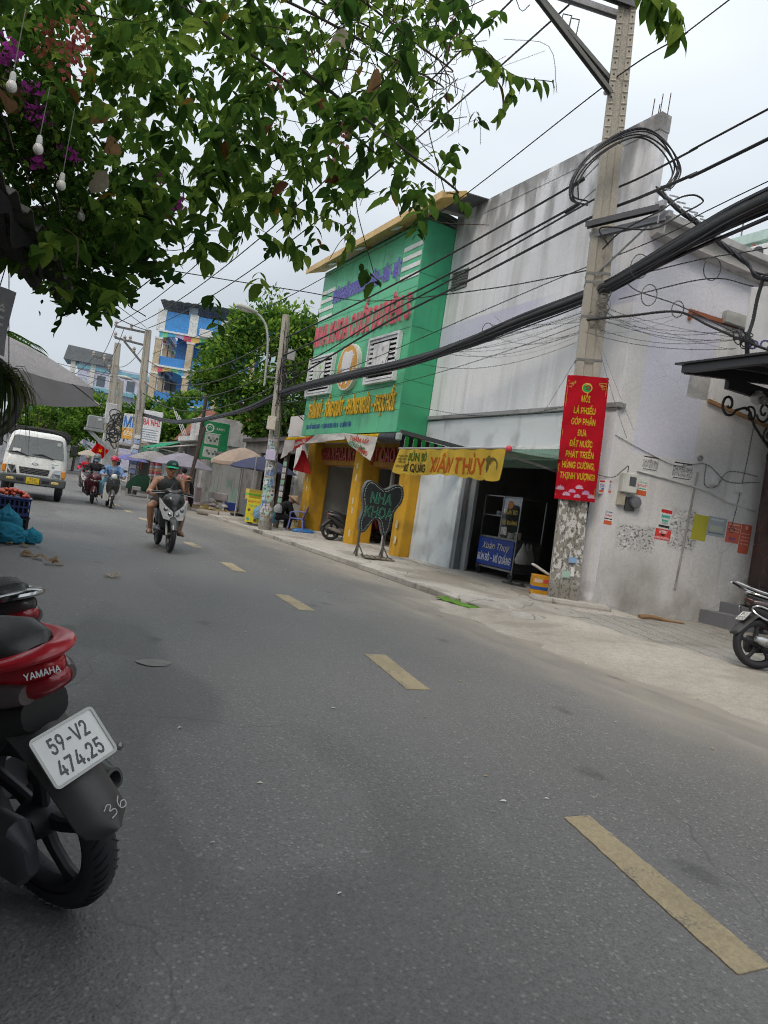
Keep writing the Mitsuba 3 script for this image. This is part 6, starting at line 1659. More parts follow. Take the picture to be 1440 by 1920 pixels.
  mb = MB((0.1, 0.1, 0.1), 0.3); mb.tube([(1.03, sd * 0.075, 0.62), (1.27, sd * 0.075, 0.28)], 0.018, 8, m=m, c=(0.4, 0.4, 0.4) if vfront else None); put(s, 'fork_leg', mb, 'satin', 40)
 mb = MB(body if not vfront else (0.028, 0.028, 0.03), 0.15); G = []
 for a in np.linspace(-0.55, 1.2, 12):
  c_, sn = math.sin(a), math.cos(a)
  G.append([[1.27 + (0.31 - 0.02 * q * q) * c_, 0.062 * q, 0.285 + (0.32 - 0.05 * q * q) * sn] for q in np.linspace(-1, 1, 9)])
 mb.slab(np.array(G), 0.005, m=m); put(s, 'front_fender', mb, kd, 45)
 if headlamp and not vfront:
  mb = MB((0.5, 0.51, 0.52), 0.1); mb.loft([sup((x, 0, z), Y, Z, a, b, 2.3, 16) for x, z, a, b in ((1.14, 0.8, 0.16, 0.07), (1.2, 0.78, 0.15, 0.07), (1.245, 0.76, 0.09, 0.05), (1.262, 0.75, 0.03, 0.02))], m=m); put(s, 'headlamp', mb, 'gloss', 45)
 if vfront:
  for sd in (-1, 1):
   mb = MB((0.38, 0.385, 0.38), 0.15)
   lm = np.array([[1.285, sd * 0.008, 0.52], [1.27, sd * 0.16, 0.55], [1.17, sd * 0.225, 0.72], [1.1, sd * 0.235, 0.88], [1.2, sd * 0.17, 0.79], [1.275, sd * 0.012, 0.67]])
   bk = lm * A(1, 0.9, 1) - A(0.07, 0, 0)
   mb.mesh(m3.Manifold.hull_points(np.vstack([lm, bk])), m=m); put(s, 'headlamp', mb, 'gloss', 15)
   mb = MB((0.28, 0.28, 0.27), 0.1)
   for (yy, zz, rr) in ((0.07, 0.63, 0.042), (0.135, 0.71, 0.034)):
    mb.lathe([(0.001, 0.015), (rr * 0.5, 0.012), (rr, 0.0), (rr * 1.1, -0.03)], (1.283 - 0.35 * (yy - 0.02), sd * yy, zz), (0.85, sd * 0.4, 0.15), 14, m=m)
   put(s, 'headlamp__reflector', mb, 'chrome', 40)
  mb = MB((0.02, 0.02, 0.022), 0.1)
  vv = np.array([[1.292, 0, 0.66], [1.215, 0.105, 0.87], [1.215, -0.105, 0.87], [1.16, 0.1, 0.95], [1.16, -0.1, 0.95], [1.23, 0, 0.9]]); mb.mesh(m3.Manifold.hull_points(np.vstack([vv, vv - A(0.08, 0, 0)])), m=m)
  put(s, 'front_panel', mb, 'gloss', 20)
 mb = MB((0.05, 0.05, 0.05), 0.3); mb.tube([(0.42, 0.1, 0.22), (0.36, 0.2, 0.03)], 0.012, 6, m=m); put(s, 'side_stand', mb, 'satin', 40)
 return s


# the red scooter close by at the left edge, leaning on its stand
h_ = unit(A(-0.556, 0.831, 0)); l0 = A(-h_[1], h_[0], 0); Lr = math.radians(18.5)
u_ = A(0, 0, 1) * math.cos(Lr) + l0 * math.sin(Lr); l_ = l0 * math.cos(Lr) - A(0, 0, 1) * math.sin(Lr)
MR = np.eye(4); MR[:3, 0], MR[:3, 1], MR[:3, 2], MR[:3, 3] = h_, l_, u_, (0.322, 2.235, -0.02)
RS = scooter('red scooter parked close by at the left edge, number plate 59-V2 474.25', MR, body=(0.3, 0.008, 0.018), plate=('59-V2', '474.25'), tread=True, k=64)
q = MB((0.5, 0.5, 0.5), 0.1)
q.text('YAMAHA', MR @ frame((-0.172, 0.04, 0.795), unit(A(-0.45, -0.89, 0.02)), unit(A(0.3, -0.15, 0.94))), 0.016, 0.085, 0.002, True); put(RS, 'brand_lettering', q, 'satin', False)
fm = MR @ frame((-0.305, -0.014, 0.41), (0.2, -0.95, 0.1), (0.65, 0.1, 0.75)) @ np.diag([0.72, 0.72, 1, 1])
q = MB((0.5, 0.5, 0.5), 0.2)
for pts in ([(-0.045, 0.03), (-0.02, 0.038), (-0.012, 0.026), (-0.03, 0.016), (-0.008, 0.008), (-0.014, -0.008), (-0.04, -0.008)], [(0.035, 0.03), (0.015, 0.014), (0.012, -0.008), (0.03, -0.016), (0.042, -0.002), (0.03, 0.008), (0.014, -0.002)]):
 q.tube(xf(fm, np.c_[spline(np.c_[pts, np.zeros(len(pts))], 24)[:, :2], np.full(24, 0.012)]), 0.0014, 4)
put(RS, 'chalk_number', q, 'matte', False, label='chalk number 36 on the rear fender')
q = MB((0.3, 0.3, 0.3), 0.2); q.lathe([(0.001, 0), (0.009, 0.002), (0.012, 0.008), (0.0, 0.012)], xf(MR, (-0.2, -0.13, 0.5)), MR[:3, 0] * -1, 12); put(RS, 'bolt', q, 'chrome', 40)
# silver and black scooter just beyond it
MS = move(0.19, 2.93, -0.005, math.radians(124), 0.95) @ np.array([[1, 0, 0, 0], [0, 0.985, 0.17, 0], [0, -0.17, 0.985, 0], [0, 0, 0, 1.0]])
scooter('black scooter with a steel grab rail and red lamp behind the red scooter', MS, body=(0.03, 0.03, 0.032), rail=(0.5, 0.5, 0.5))
# the man's scooter, riding towards the camera
MA = move(2.78, 13.3, 0, math.radians(-92.5)) @ np.array([[1, 0, 0, 0], [0, 1, -0.02, 0], [0, 0.02, 1, 0], [0, 0, 0, 1.0]])
RIDE1 = scooter('black scooter with large clear headlamps ridden towards the camera by the man in a cap', MA, body=(0.022, 0.024, 0.026), vfront=True, nomirror=True, muffc=(0.3, 0.3, 0.3))
# parked at the clinic, right hand scooter, second one in the porch
MC = move(8.75, 18.85, 0.1, math.radians(-12)) @ np.array([[1, 0, 0, 0], [0, 0.99, 0.12, 0], [0, -0.12, 0.99, 0], [0, 0, 0, 1.0]])
scooter('black scooter with red trim parked between the yellow columns of the clinic', MC, body=(0.018, 0.018, 0.02), rail=None, muffc=(0.3, 0.29, 0.28))
MP = move(11.0, 18.3, 0.2, math.radians(155))
scooter('red scooter standing inside the clinic porch behind the black one', MP, body=(0.35, 0.012, 0.03))
MQ = move(7.74, 4.93, 0.085, math.radians(-27)) @ np.array([[1, 0, 0, 0], [0, 0.99, 0.1, 0], [0, -0.1, 0.99, 0], [0, 0, 0, 1.0]])
RQ = scooter('black scooter with chrome rail and muffler parked at the right edge of the photo', MQ, body=(0.022, 0.022, 0.024), rail=(0.55, 0.55, 0.55), plate=('59-L1', '227.53'), lampc=(0.05, 0.008, 0.01), muffc=(0.55, 0.55, 0.55))
for sd in (-1, 1):
 q = MB((0.5, 0.5, 0.5), 0.1); q.tube(xf(MQ, spline([(0.05, sd * 0.13, 0.84), (-0.15, sd * 0.11, 0.88), (-0.34, sd * 0.05, 0.94)], 12)), 0.014, 6); put(RQ, 'rear_rack', q, 'chrome', 50); q = MB((0.5, 0.5, 0.5), 0.1); q.tube(xf(MQ, spline([(0.3, sd * 0.19, 0.62), (0.05, sd * 0.19, 0.66), (-0.12, sd * 0.17, 0.7), (-0.17, sd * 0.13, 0.66), (-0.08, sd * 0.18, 0.58), (0.2, sd * 0.2, 0.5), (0.35, sd * 0.2, 0.5)], 30)), 0.011, 6); put(RQ, 'guard_rail', q, 'chrome', 50)
# dream style bike with white leg shields, and two more bikes coming behind
MD = move(3.36, 24.4, 0, math.radians(-93))
BD = scooter('dark bike with white leg shields and front basket carrying the man in blue', MD, body=(0.03, 0.03, 0.032), headlamp=False, rimc=(0.35, 0.35, 0.35))
for sd in (-1, 1):
 q = MB((0.62, 0.61, 0.58), 0.2); q.slab(np.array([[[1.02 + 0.1 * t, sd * (0.07 + 0.16 * s + 0.02 * math.sin(t * 3)), 0.22 + 0.6 * t - 0.05 * s * t] for s in np.linspace(0, 1, 5)] for t in np.linspace(0, 1, 8)]), 0.012 * sd, m=MD); put(BD, 'white_shield', q, 'satin', 45)
q = MB((0.05, 0.06, 0.055), 0.3)
for k in range(6):
 z = 0.72 + 0.035 * k; q.loft([[(1.15 + a, b, z + dz) for a, b in ((-0.1, -0.15), (0.12, -0.13), (0.12, 0.13), (-0.1, 0.15))] for dz in (0, 0.012)], cap=False, m=MD)
for k in range(9):
 y = -0.13 + 0.0325 * k; q.beam((1.27, y, 0.7), (1.27, y, 0.91), 0.008, 0.008, m=MD)
q.loft([sup((1.12, 0, 0.9 + 0.1 * t), (1, 0, 0), (0, 1, 0), 0.09 * (1 - t * 0.5), 0.11 * (1 - 0.6 * t), 2.4, 12) for t in (0, 0.5, 1)], m=MD, c=(0.05, 0.22, 0.1)); put(BD, 'basket', q, 'satin', False)
q = MB((0.6, 0.6, 0.58), 0.1); q.lathe([(0.001, 0.03), (0.07, 0.015), (0.085, 0), (0.085, -0.06)], (1.2, 0, 0.98), (1, 0, 0.1), 16, m=MD); put(BD, 'headlamp', q, 'gloss', 45)
ME = move(3.62, 34.0, 0, math.radians(-93))
scooter('silver and black scooter farthest back, ridden by the man in a red shirt', ME, body=(0.16, 0.15, 0.16), vfront=True, k=24)
MF = move(3.05, 25.9, 0, math.radians(-95))
scooter('dark maroon bike just left of the blue rider, ridden by the masked person', MF, body=(0.08, 0.015, 0.02), k=24)

# ------------------------------------------------------------------ the white lorry
TK = thing('truck', 'small white lorry with dark canvas top and yellow number plate on the left', 'truck')
TM = move(1.07, 22.8, 0, math.radians(-94))       # local x forward, y left, z up; nose at x = 0


def tsec(x, z0, z1, w0, w1, e=6, k=28):
 return sup((x, 0, (z0 + z1) / 2), (0, 1, 0), (0, 0, 1), (w0 + w1) / 2, (z1 - z0) / 2, e, k)


white = (0.66, 0.66, 0.62)
mb = MB(white, 0.35)
prof = [(0.0, 0.62), (0.02, 0.8), (-0.02, 1.0), (-0.1, 1.24), (-0.34, 1.8), (-0.5, 1.93), (-0.7, 1.97), (-1.45, 1.97), (-1.5, 1.9), (-1.5, 0.45), (-0.75, 0.45), (-0.4, 0.45), (-0.02, 0.45)]
# body shell: cross sections by height, each a rounded rectangle in plan
rings = []
for z, xf_, xb, w in ((0.45, 0.0, -1.5, 0.8), (0.6, 0.02, -1.5, 0.83), (0.8, 0.02, -1.5, 0.84), (1.0, -0.02, -1.5, 0.84), (1.2, -0.08, -1.5, 0.83), (1.4, -0.17, -1.5, 0.8), (1.6, -0.26, -1.5, 0.765), (1.78, -0.34, -1.5, 0.73), (1.88, -0.43, -1.48, 0.68), (1.94, -0.6, -1.42, 0.58), (1.965, -0.8, -1.3, 0.4)):
 rings.append(sup(((xf_ + xb) / 2, 0, z), (1, 0, 0), (0, 1, 0), (xf_ - xb) / 2, w, 7, 40))
mb.loft(rings, m=TM); put(TK, 'cab', mb, 'gloss', 35)


def on_nose(z):
 return np.interp(z, [0.45, 0.6, 0.8, 1.0, 1.2, 1.4, 1.6, 1.78, 1.88], [0.0, 0.02, 0.02, -0.02, -0.08, -0.17, -0.26, -0.34, -0.43])


def nose_sheet(q, pts, off, th, c=None):
 """outline of (y, z) points laid over the nose"""
 P = Polygon(pts).buffer(0); q2 = trimesh.creation.extrude_polygon(P.segmentize(0.15), th, engine='earcut'); v = np.array(q2.vertices)
 x = on_nose(v[:, 1]) + off + v[:, 2] - 0.05 * np.clip(np.abs(v[:, 0]) / 0.8, 0, 1) ** 4
 q.add(np.stack([x, v[:, 0], v[:, 1]], 1), np.array(q2.faces), c, m=TM)


mb = MB((0.09, 0.1, 0.1), 0.15); nose_sheet(mb, [(-0.7, 1.24), (0.7, 1.24), (0.73, 1.28), (0.64, 1.76), (0.58, 1.79), (-0.58, 1.79), (-0.64, 1.76), (-0.73, 1.28)], 0.034, 0.006); put(TK, 'windscreen', mb, 'gloss', 30)
mb = MB((0.3, 0.36, 0.34), 0.3)
nose_sheet(mb, [(0.5, 1.62), (0.6, 1.62), (0.6, 1.72), (0.5, 1.72)], 0.044, 0.003); nose_sheet(mb, [(-0.62, 1.3), (-0.42, 1.3), (-0.42, 1.4), (-0.62, 1.4)], 0.044, 0.003, (0.5, 0.52, 0.5)); put(TK, 'windscreen__sticker', mb, 'satin', False)
for s, y0 in ((1, 0.45), (1, -0.2)):
 mb = MB(BLACK, 0.2); P = [(on_nose(1.22) + 0.05, y0 - 0.0, 1.22), (on_nose(1.3) + 0.04, y0 - 0.25 * s - 0.05, 1.31), (on_nose(1.34) + 0.03, y0 - 0.55, 1.27)]; mb.tube(P, 0.016, 5, m=TM); put(TK, 'wiper', mb, 'satin', 40)
mb = MB((0.015, 0.015, 0.016), 0.2); nose_sheet(mb, [(-0.36, 0.72), (0.36, 0.72), (0.4, 0.9), (-0.4, 0.9)], 0.006, 0.008); put(TK, 'grille', mb, 'satin', False)
for k in range(4):
 mb = MB((0.1, 0.1, 0.1), 0.2); z = 0.745 + k * 0.043; nose_sheet(mb, [(-0.37, z), (0.37, z), (0.37, z + 0.016), (-0.37, z + 0.016)], 0.015, 0.012); put(TK, 'grille__bar', mb, 'satin', False)
mb = MB((0.2, 0.2, 0.21), 0.1); nose_sheet(mb, Point(0, 0).buffer(0.07).exterior.coords[:] and [(0.085 * math.cos(a), 1.02 + 0.035 * math.sin(a)) for a in np.linspace(0, 6.2, 20)], 0.006, 0.006); put(TK, 'badge', mb, 'chrome', False)
mb = MB(white, 0.3); q2 = MB((0.55, 0.56, 0.55), 0.3)
nose_sheet(q2, [(0.05 * math.cos(a), 1.02 + 0.02 * math.sin(a)) for a in np.linspace(0, 6.2, 16)], 0.0135, 0.002); put(TK, 'badge__inlay', q2, 'satin', False)
for s in (-1, 1):
 mb = MB((0.42, 0.43, 0.43), 0.15); nose_sheet(mb, [(s * 0.44, 0.7), (s * 0.68, 0.68), (s * 0.7, 0.92), (s * 0.5, 0.92)], 0.006, 0.012); put(TK, 'headlamp', mb, 'chrome', False)
 mb = MB((0.6, 0.22, 0.02), 0.1); mb.rbox(-0.1, 0.0, s * 0.72, s * 0.83, 0.7, 0.92, 0.02, m=TM) if s > 0 else mb.rbox(-0.1, 0.0, -0.83, -0.72, 0.7, 0.92, 0.02, m=TM); put(TK, 'indicator', mb, 'gloss', 30)
 mb = MB((0.02, 0.02, 0.02), 0.2); mb.tube([(-0.3, s * 0.8, 1.5), (-0.1, s * 0.98, 1.6)], 0.012, 5, m=TM); mb.rbox(-0.14, -0.09, s * 0.98 - 0.09, s * 0.98 + 0.09, 1.4, 1.72, 0.03, m=TM); put(TK, 'mirror', mb, 'satin', 30)
 mb = MB((0.03, 0.035, 0.04), 0.1); mb.add([[-0.42, s * 0.818, 1.25], [-1.3, s * 0.822, 1.25], [-1.3, s * 0.745, 1.76], [-0.55, s * 0.742, 1.76]], [[0, 1, 2, 3]], m=TM); put(TK, 'side_window', mb, 'gloss', False)
 for xw in (-0.75, -3.4):
  mb = MB(BLACK, 0.4); mb.lathe([(0.001, -0.1), (0.2, -0.1), (0.33, -0.095), (0.36, -0.06), (0.36, 0.06), (0.33, 0.095), (0.2, 0.1), (0.001, 0.1)], (xw, s * 0.7, 0.36), (0, 1, 0), 28, m=TM); k_ = put(TK, 'wheel', mb, 'satin', 40)
  mb = MB((0.4, 0.4, 0.4), 0.5); mb.lathe([(0.001, 0.0), (0.06, 0.0), (0.08, -0.04), (0.17, -0.01), (0.19, 0.01)], (xw, s * 0.81, 0.36), (0, s, 0), 20, m=TM); put(k_, 'rim', mb, 'satin', 40)
mb = MB((0.075, 0.08, 0.085), 0.4); mb.loft([sup((x, 0, 0.54), (0, 1, 0), (0, 0, 1), w, h, 8, 24) for x, w, h in ((0.1, 0.8, 0.1), (0.07, 0.85, 0.13), (-0.1, 0.87, 0.14), (-0.14, 0.87, 0.13))], m=TM); put(TK, 'bumper', mb, 'satin', 40)
for s in (-1, 1):
 mb = MB((0.55, 0.42, 0.12), 0.2); mb.rbox(0.08, 0.115, s * 0.58 - 0.1, s * 0.58 + 0.1, 0.5, 0.58, 0.02, m=TM); put(TK, 'fog_lamp', mb, 'gloss', 30)
 mb = MB(BLACK, 0.2); mb.box(0.09, 0.105, s * 0.33 - 0.1, s * 0.33 + 0.1, 0.49, 0.58, m=TM); put(TK, 'bumper_slot', mb, 'satin', False)
pm = TM @ frame((0.11, 0, 0.535), (0, 1, 0), (0, 0, 1))
mb = MB((0.62, 0.45, 0.02), 0.15); mb.rbox(-0.17, 0.17, -0.09, 0.09, 0, 0.01, 0.004, m=pm); k_ = put(TK, 'number_plate', mb, 'satin', False)
mb = MB((0.1, 0.07, 0.02), 0.1); p2 = pm.copy(); p2[:3, 3] = xf(pm, (0, 0.012, 0.01)); mb.text('51D', p2, 0.055, 0.16, 0.002, True); p2 = pm.copy(); p2[:3, 3] = xf(pm, (0, -0.07, 0.01)); mb.text('477.31', p2, 0.055, 0.27, 0.002, True); put(k_, 'digits', mb, 'satin', False)
mb = MB((0.03, 0.03, 0.032), 0.4); mb.box(-4.2, -0.3, -0.4, 0.4, 0.4, 0.6, m=TM); mb.rbox(-4.3, -1.6, -0.85, 0.85, 0.75, 0.95, 0.02, m=TM); put(TK, 'chassis', mb, 'satin', False)
mb = MB((0.5, 0.5, 0.48), 0.4); mb.rbox(-4.3, -1.6, -0.86, 0.86, 0.95, 1.75, 0.02, m=TM)
for k in range(12):
 mb.box(-4.2 + k * 0.22, -4.12 + k * 0.22, -0.875, 0.875, 0.95, 1.75, m=TM)
put(TK, 'cargo_box', mb, 'satin', False)
mb = MB((0.035, 0.036, 0.038), 0.4); rr_ = np.random.default_rng(3)
mb.loft([sup((x, 0, 1.93), (0, 1, 0), (0, 0, 1), 0.86, 0.19 + 0.02 * math.sin(x * 5), 5, 28) for x in np.linspace(-1.45, -4.35, 14)], m=TM)
mb.tube([(-1.43, 0.78 * math.cos(a), 1.88 + 0.2 * math.sin(a)) for a in np.linspace(0, np.pi, 14)], 0.03, 6, m=TM); put(TK, 'canvas_top', mb, 'matte', 40)
q = MB((0.2, 0.25, 0.3), 0.3); nose_sheet(q, [(0.42, 1.06), (0.6, 1.06), (0.6, 1.08), (0.42, 1.08)], 0.004, 0.003); nose_sheet(q, [(0.42, 0.98), (0.5, 0.94), (0.52, 1.0), (0.47, 1.03)], 0.004, 0.003); put(TK, 'door_decal', q, 'satin', False)
# ------------------------------------------------------------------ people
def ball(p, r, sc=(1, 1, 1), n=14):
 return m3.Manifold.sphere(r, n).scale(sc).translate(list(map(float, p)))


def bone(p, q, a, b, n=14):
 return m3.Manifold.batch_hull([ball(p, a, n=n), ball(q, b, n=n)])


def blend(parts, res=0.02, it=8):
 M = parts[0]
 for p in parts[1:]:
  M = M + p
 q = M.refine_to_length(res).to_mesh()
 t = trimesh.Trimesh(q.vert_properties[:, :3], q.tri_verts, process=True)
 return trimesh.smoothing.filter_taubin(t, lamb=0.5, nu=0.52, iterations=it)


SKIN, SKIN_D = (0.36, 0.2, 0.125), (0.27, 0.145, 0.09)


def head_parts(c, fwd, up, k=1.0):
 fwd = unit(fwd); up = unit(np.asarray(up, float) - np.dot(up, fwd) * fwd); rt = np.cross(fwd, up)
 def P(f, r, u): return A(*c) + (fwd * f + rt * r + up * u) * k
 L = [m3.Manifold.batch_hull([ball(P(-0.015, 0, 0.04), 0.088 * k), ball(P(0.02, 0, 0.0), 0.07 * k), ball(P(0.045, 0, -0.085), 0.032 * k), ball(P(0.0, 0.04, -0.05), 0.035 * k), ball(P(0.0, -0.04, -0.05), 0.035 * k)]),
         bone(P(0.086, 0, 0.02), P(0.108, 0, -0.02), 0.012 * k, 0.017 * k), bone(P(0.082, -0.022, -0.05), P(0.082, 0.022, -0.05), 0.011 * k, 0.011 * k),
         bone(P(0.075, -0.04, 0.035), P(0.075, 0.04, 0.035), 0.014 * k, 0.014 * k)]
 for s in (-1, 1):
  L.append(bone(P(-0.01, s * 0.082, 0.02), P(-0.005, s * 0.08, -0.025), 0.018 * k, 0.012 * k))
 return L, P


def hand_parts(w, d, pn, k=1.0, curl=0.6, thumb=1):
 """palm and five fingers from the wrist w along d, the palm facing pn; fingers curl towards pn."""
 d = unit(d); pn = unit(np.asarray(pn, float) - np.dot(pn, d) * d); s = np.cross(d, pn)
 L = [m3.Manifold.batch_hull([ball(w + d * 0.015 * k, 0.024 * k), ball(w + d * 0.085 * k + s * 0.028 * k, 0.017 * k), ball(w + d * 0.085 * k - s * 0.028 * k, 0.017 * k)])]
 for i, (o, ln) in enumerate(((-0.032, 0.062), (-0.011, 0.078), (0.011, 0.083), (0.032, 0.074))):
  p = w + d * 0.085 * k + s * o * k; a = curl * 0.7; r = 0.0095 * k
  for j, fr_ in enumerate((0.45, 0.32, 0.23)):
   v = d * math.cos(a) + pn * math.sin(a); q = p + v * ln * fr_ * k * 1.1
   L.append(bone(p, q, r, r * 0.9, 8)); p = q; a += curl; r *= 0.93
 p = w + d * 0.03 * k + s * 0.03 * thumb * k; v = unit(d * 0.6 + s * 0.6 * thumb + pn * 0.5 * curl); q = p + v * 0.04 * k; L.append(bone(p, q, 0.014 * k, 0.011 * k, 8)); L.append(bone(q, q + unit(v + pn * 0.8 * curl) * 0.032 * k, 0.011 * k, 0.009 * k, 8))
 return L


def person(label, J, skin=SKIN, group=None, face=(0, -1, 0), k=1.0, fem=False, hands=True, bare=('arms', 'legs'), res=0.02, curl=(0.9, 0.9), pn=((0, 0, -1), (0, 0, -1))):
 """J: hipc, hips (L, R), chest, sh (L, R), el, wr, kn, an, toe, head (centre). L is the person's left."""
 t = thing('person', label, 'person', group)
 g = {n: A(*p) if np.ndim(p[0]) == 0 else [A(*x) for x in p] for n, p in J.items()}
 w = 0.92 if fem else 1.0
 upv = unit(g['head'] - g['hipc'])
 P = [bone(g['hips'][0], g['hips'][1], 0.095 * k, 0.095 * k), m3.Manifold.batch_hull([ball(x, 0.085 * k) for x in g['hips']] + [ball(g['chest'] - upv * 0.16 * k, 0.1 * w * k)]),
         m3.Manifold.batch_hull([ball(g['chest'] + (x - g['chest']) * 0.42, 0.1 * w * k) for x in g['sh']] + [ball(g['chest'] - upv * 0.16 * k, 0.1 * w * k)]),
         bone(g['sh'][0] * 0.86 + g['sh'][1] * 0.14, g['sh'][1] * 0.86 + g['sh'][0] * 0.14, 0.062 * k, 0.062 * k), bone((g['sh'][0] + g['sh'][1]) / 2, g['head'] - upv * 0.06 * k, 0.06 * k, 0.05 * k)]
 hl, HP = head_parts(g['head'], face, upv, k); P += hl
 for s in (0, 1):
  P += [bone(g['sh'][s], g['el'][s], 0.052 * w * k, 0.041 * w * k), bone(g['el'][s], g['wr'][s], 0.041 * w * k, 0.027 * w * k)]
  if hands:
   P += hand_parts(g['wr'][s], g['wr'][s] - g['el'][s] if 'hd' not in g else g['hd'][s], pn[s], k, curl[s], 1 if s else -1)
  P += [bone(g['hips'][s], g['kn'][s], 0.083 * k, 0.056 * k), bone(g['kn'][s], g['kn'][s] * 0.65 + g['an'][s] * 0.35, 0.054 * k, 0.053 * k), bone(g['kn'][s] * 0.65 + g['an'][s] * 0.35, g['an'][s], 0.053 * k, 0.034 * k),
              m3.Manifold.batch_hull([ball(g['an'][s] - A(0, 0, 0.035 * k), 0.034 * k), ball(g['toe'][s], 0.027 * k), ball(g['an'][s] * 0.5 + g['toe'][s] * 0.5 - A(0, 0, 0.02), 0.036 * k)])]
 mb = MB(skin, 0.12); mb.mesh(blend(P, res, 6)); put(t, 'body', mb, 'satin', 60)
 return t, g, HP, upv


def garment(t, name, parts, col, kind='matte', res=0.025, label=None, it=8, wr=0.006, dirt=0.2):
 q = blend(parts, res, it); v = np.array(q.vertices); n = np.array(q.vertex_normals)
 v = v + n * (wr * (2 * meshkit.fbm(v * 16, 3) - 1))[:, None]
 mb = MB(col, dirt); mb.add(v, np.array(q.faces)); return put(t, name, mb, kind, 60, label=label)


def shirt(t, g, upv, col, sleeve=1.0, k=1.0, grow=0.016, fem=False, name='shirt', label=None, low=0.0):
 w = 0.92 if fem else 1.0; e = grow
 P = [m3.Manifold.batch_hull([ball(x - upv * low, 0.09 * k + e) for x in g['hips']] + [ball(g['chest'] - upv * 0.16 * k, 0.1 * w * k + e)]),
         m3.Manifold.batch_hull([ball(g['chest'] + (x - g['chest']) * 0.42, 0.1 * w * k + e) for x in g['sh']] + [ball(g['chest'] - upv * 0.16 * k, 0.1 * w * k + e)]),
         bone(g['sh'][0] * 0.86 + g['sh'][1] * 0.14, g['sh'][1] * 0.86 + g['sh'][0] * 0.14, 0.062 * k + e, 0.062 * k + e)]
 if sleeve > 0:
  for s in (0, 1):
   a = min(1, sleeve * 2); q = g['sh'][s] * (1 - a) + g['el'][s] * a
   P.append(bone(g['sh'][s], q, 0.054 * k + e, 0.045 * k + e * 1.2))
   if sleeve > 0.5:
    b = (sleeve - 0.5) * 2; P.append(bone(g['el'][s], g['el'][s] * (1 - b) + g['wr'][s] * b, 0.045 * k + e, 0.03 * k + e))
 return garment(t, name, P, col, label=label)


def trousers(t, g, col, long=1.0, k=1.0, e=0.014, name='trousers', label=None):
 P = [bone(g['hips'][0], g['hips'][1], 0.1 * k + e, 0.1 * k + e)]
 for s in (0, 1):
  a = min(1, long * 2); P.append(bone(g['hips'][s], g['hips'][s] * (1 - a) + g['kn'][s] * a, 0.088 * k + e, 0.06 * k + e))
  if long > 0.5:
   b = (long - 0.5) * 2; P.append(bone(g['kn'][s], g['kn'][s] * (1 - b) + g['an'][s] * b, 0.06 * k + e, 0.042 * k + e))
 return garment(t, name, P, col, label=label)


def face_marks(t, HP, k=1.0, mask=None, glasses=False, hair=(0.015, 0.013, 0.012)):
 q = MB((0.03, 0.02, 0.018), 0.0)
 for s in (-1, 1):
  q.mesh(sphere(HP(0.084, s * 0.034, 0.016), 0.0095 * k, (1, 1, 0.7), 2)); q.tube([HP(0.088, s * 0.018, 0.04), HP(0.088, s * 0.036, 0.046), HP(0.078, s * 0.055, 0.04)], 0.005 * k, 5)
 q.tube([HP(0.094, -0.02, -0.05), HP(0.098, 0, -0.048), HP(0.094, 0.02, -0.05)], 0.004 * k, 5, c=(0.16, 0.06, 0.05)); put(t, 'face_features', q, 'satin', 40)
 if glasses:
  q = MB((0.01, 0.01, 0.011), 0.0)
  for s in (-1, 1):
   q.mesh(sphere(HP(0.09, s * 0.034, 0.016), 0.03 * k, (0.8, 1, 0.8), 2))
  q.tube([HP(0.02, -0.09, 0.03), HP(0.09, -0.06, 0.026), HP(0.108, 0, 0.026), HP(0.09, 0.06, 0.026), HP(0.02, 0.09, 0.03)], 0.005 * k, 5); put(t, 'sunglasses', q, 'gloss', 40)
 if mask is not None:
  f, r, u = HP(1, 0, 0) - HP(0, 0, 0), HP(0, 1, 0) - HP(0, 0, 0), HP(0, 0, 1) - HP(0, 0, 0)
  q = MB(mask, 0.1); G = []
  for v in np.linspace(-1, 1, 8):
   G.append([HP(0.035 + 0.085 * math.cos(h * 1.35) * (1 - 0.12 * v * v) + (0.012 if abs(h) < 0.3 else 0), 0.09 * math.sin(h * 1.35), -0.04 + 0.055 * v) for h in np.linspace(-1, 1, 13)])
  q.slab(np.array(G), 0.004); put(t, 'face_mask', q, 'cloth', 50)


def helmet(t, HP, col, k=1.0, visor=True, name='helmet', kind='gloss'):
 q = MB(col, 0.1); o = HP(-0.012, 0, 0.045); up_ = unit(HP(0, 0, 1) - HP(0, 0, 0)); f = unit(HP(1, 0, 0) - HP(0, 0, 0)); r = np.cross(f, up_)
 R = 0.128 * k
 q.loft([sup(o + up_ * (R * math.sin(a) * 0.95), f, r, R * 1.08 * math.cos(a), R * 0.98 * math.cos(a), 2, 28) for a in np.linspace(-0.25, 1.53, 12)])
 if visor:
  G = [[o + f * (R * 1.02 * math.cos(h) + 0.075 * k * v * math.cos(h)) + r * R * 0.95 * math.sin(h) + up_ * (-0.01 - 0.02 * v) for h in np.linspace(-1.1, 1.1, 13)] for v in np.linspace(0, 1, 4)]
  q.slab(np.array(G), 0.006)
 put(t, name, q, kind, 45)


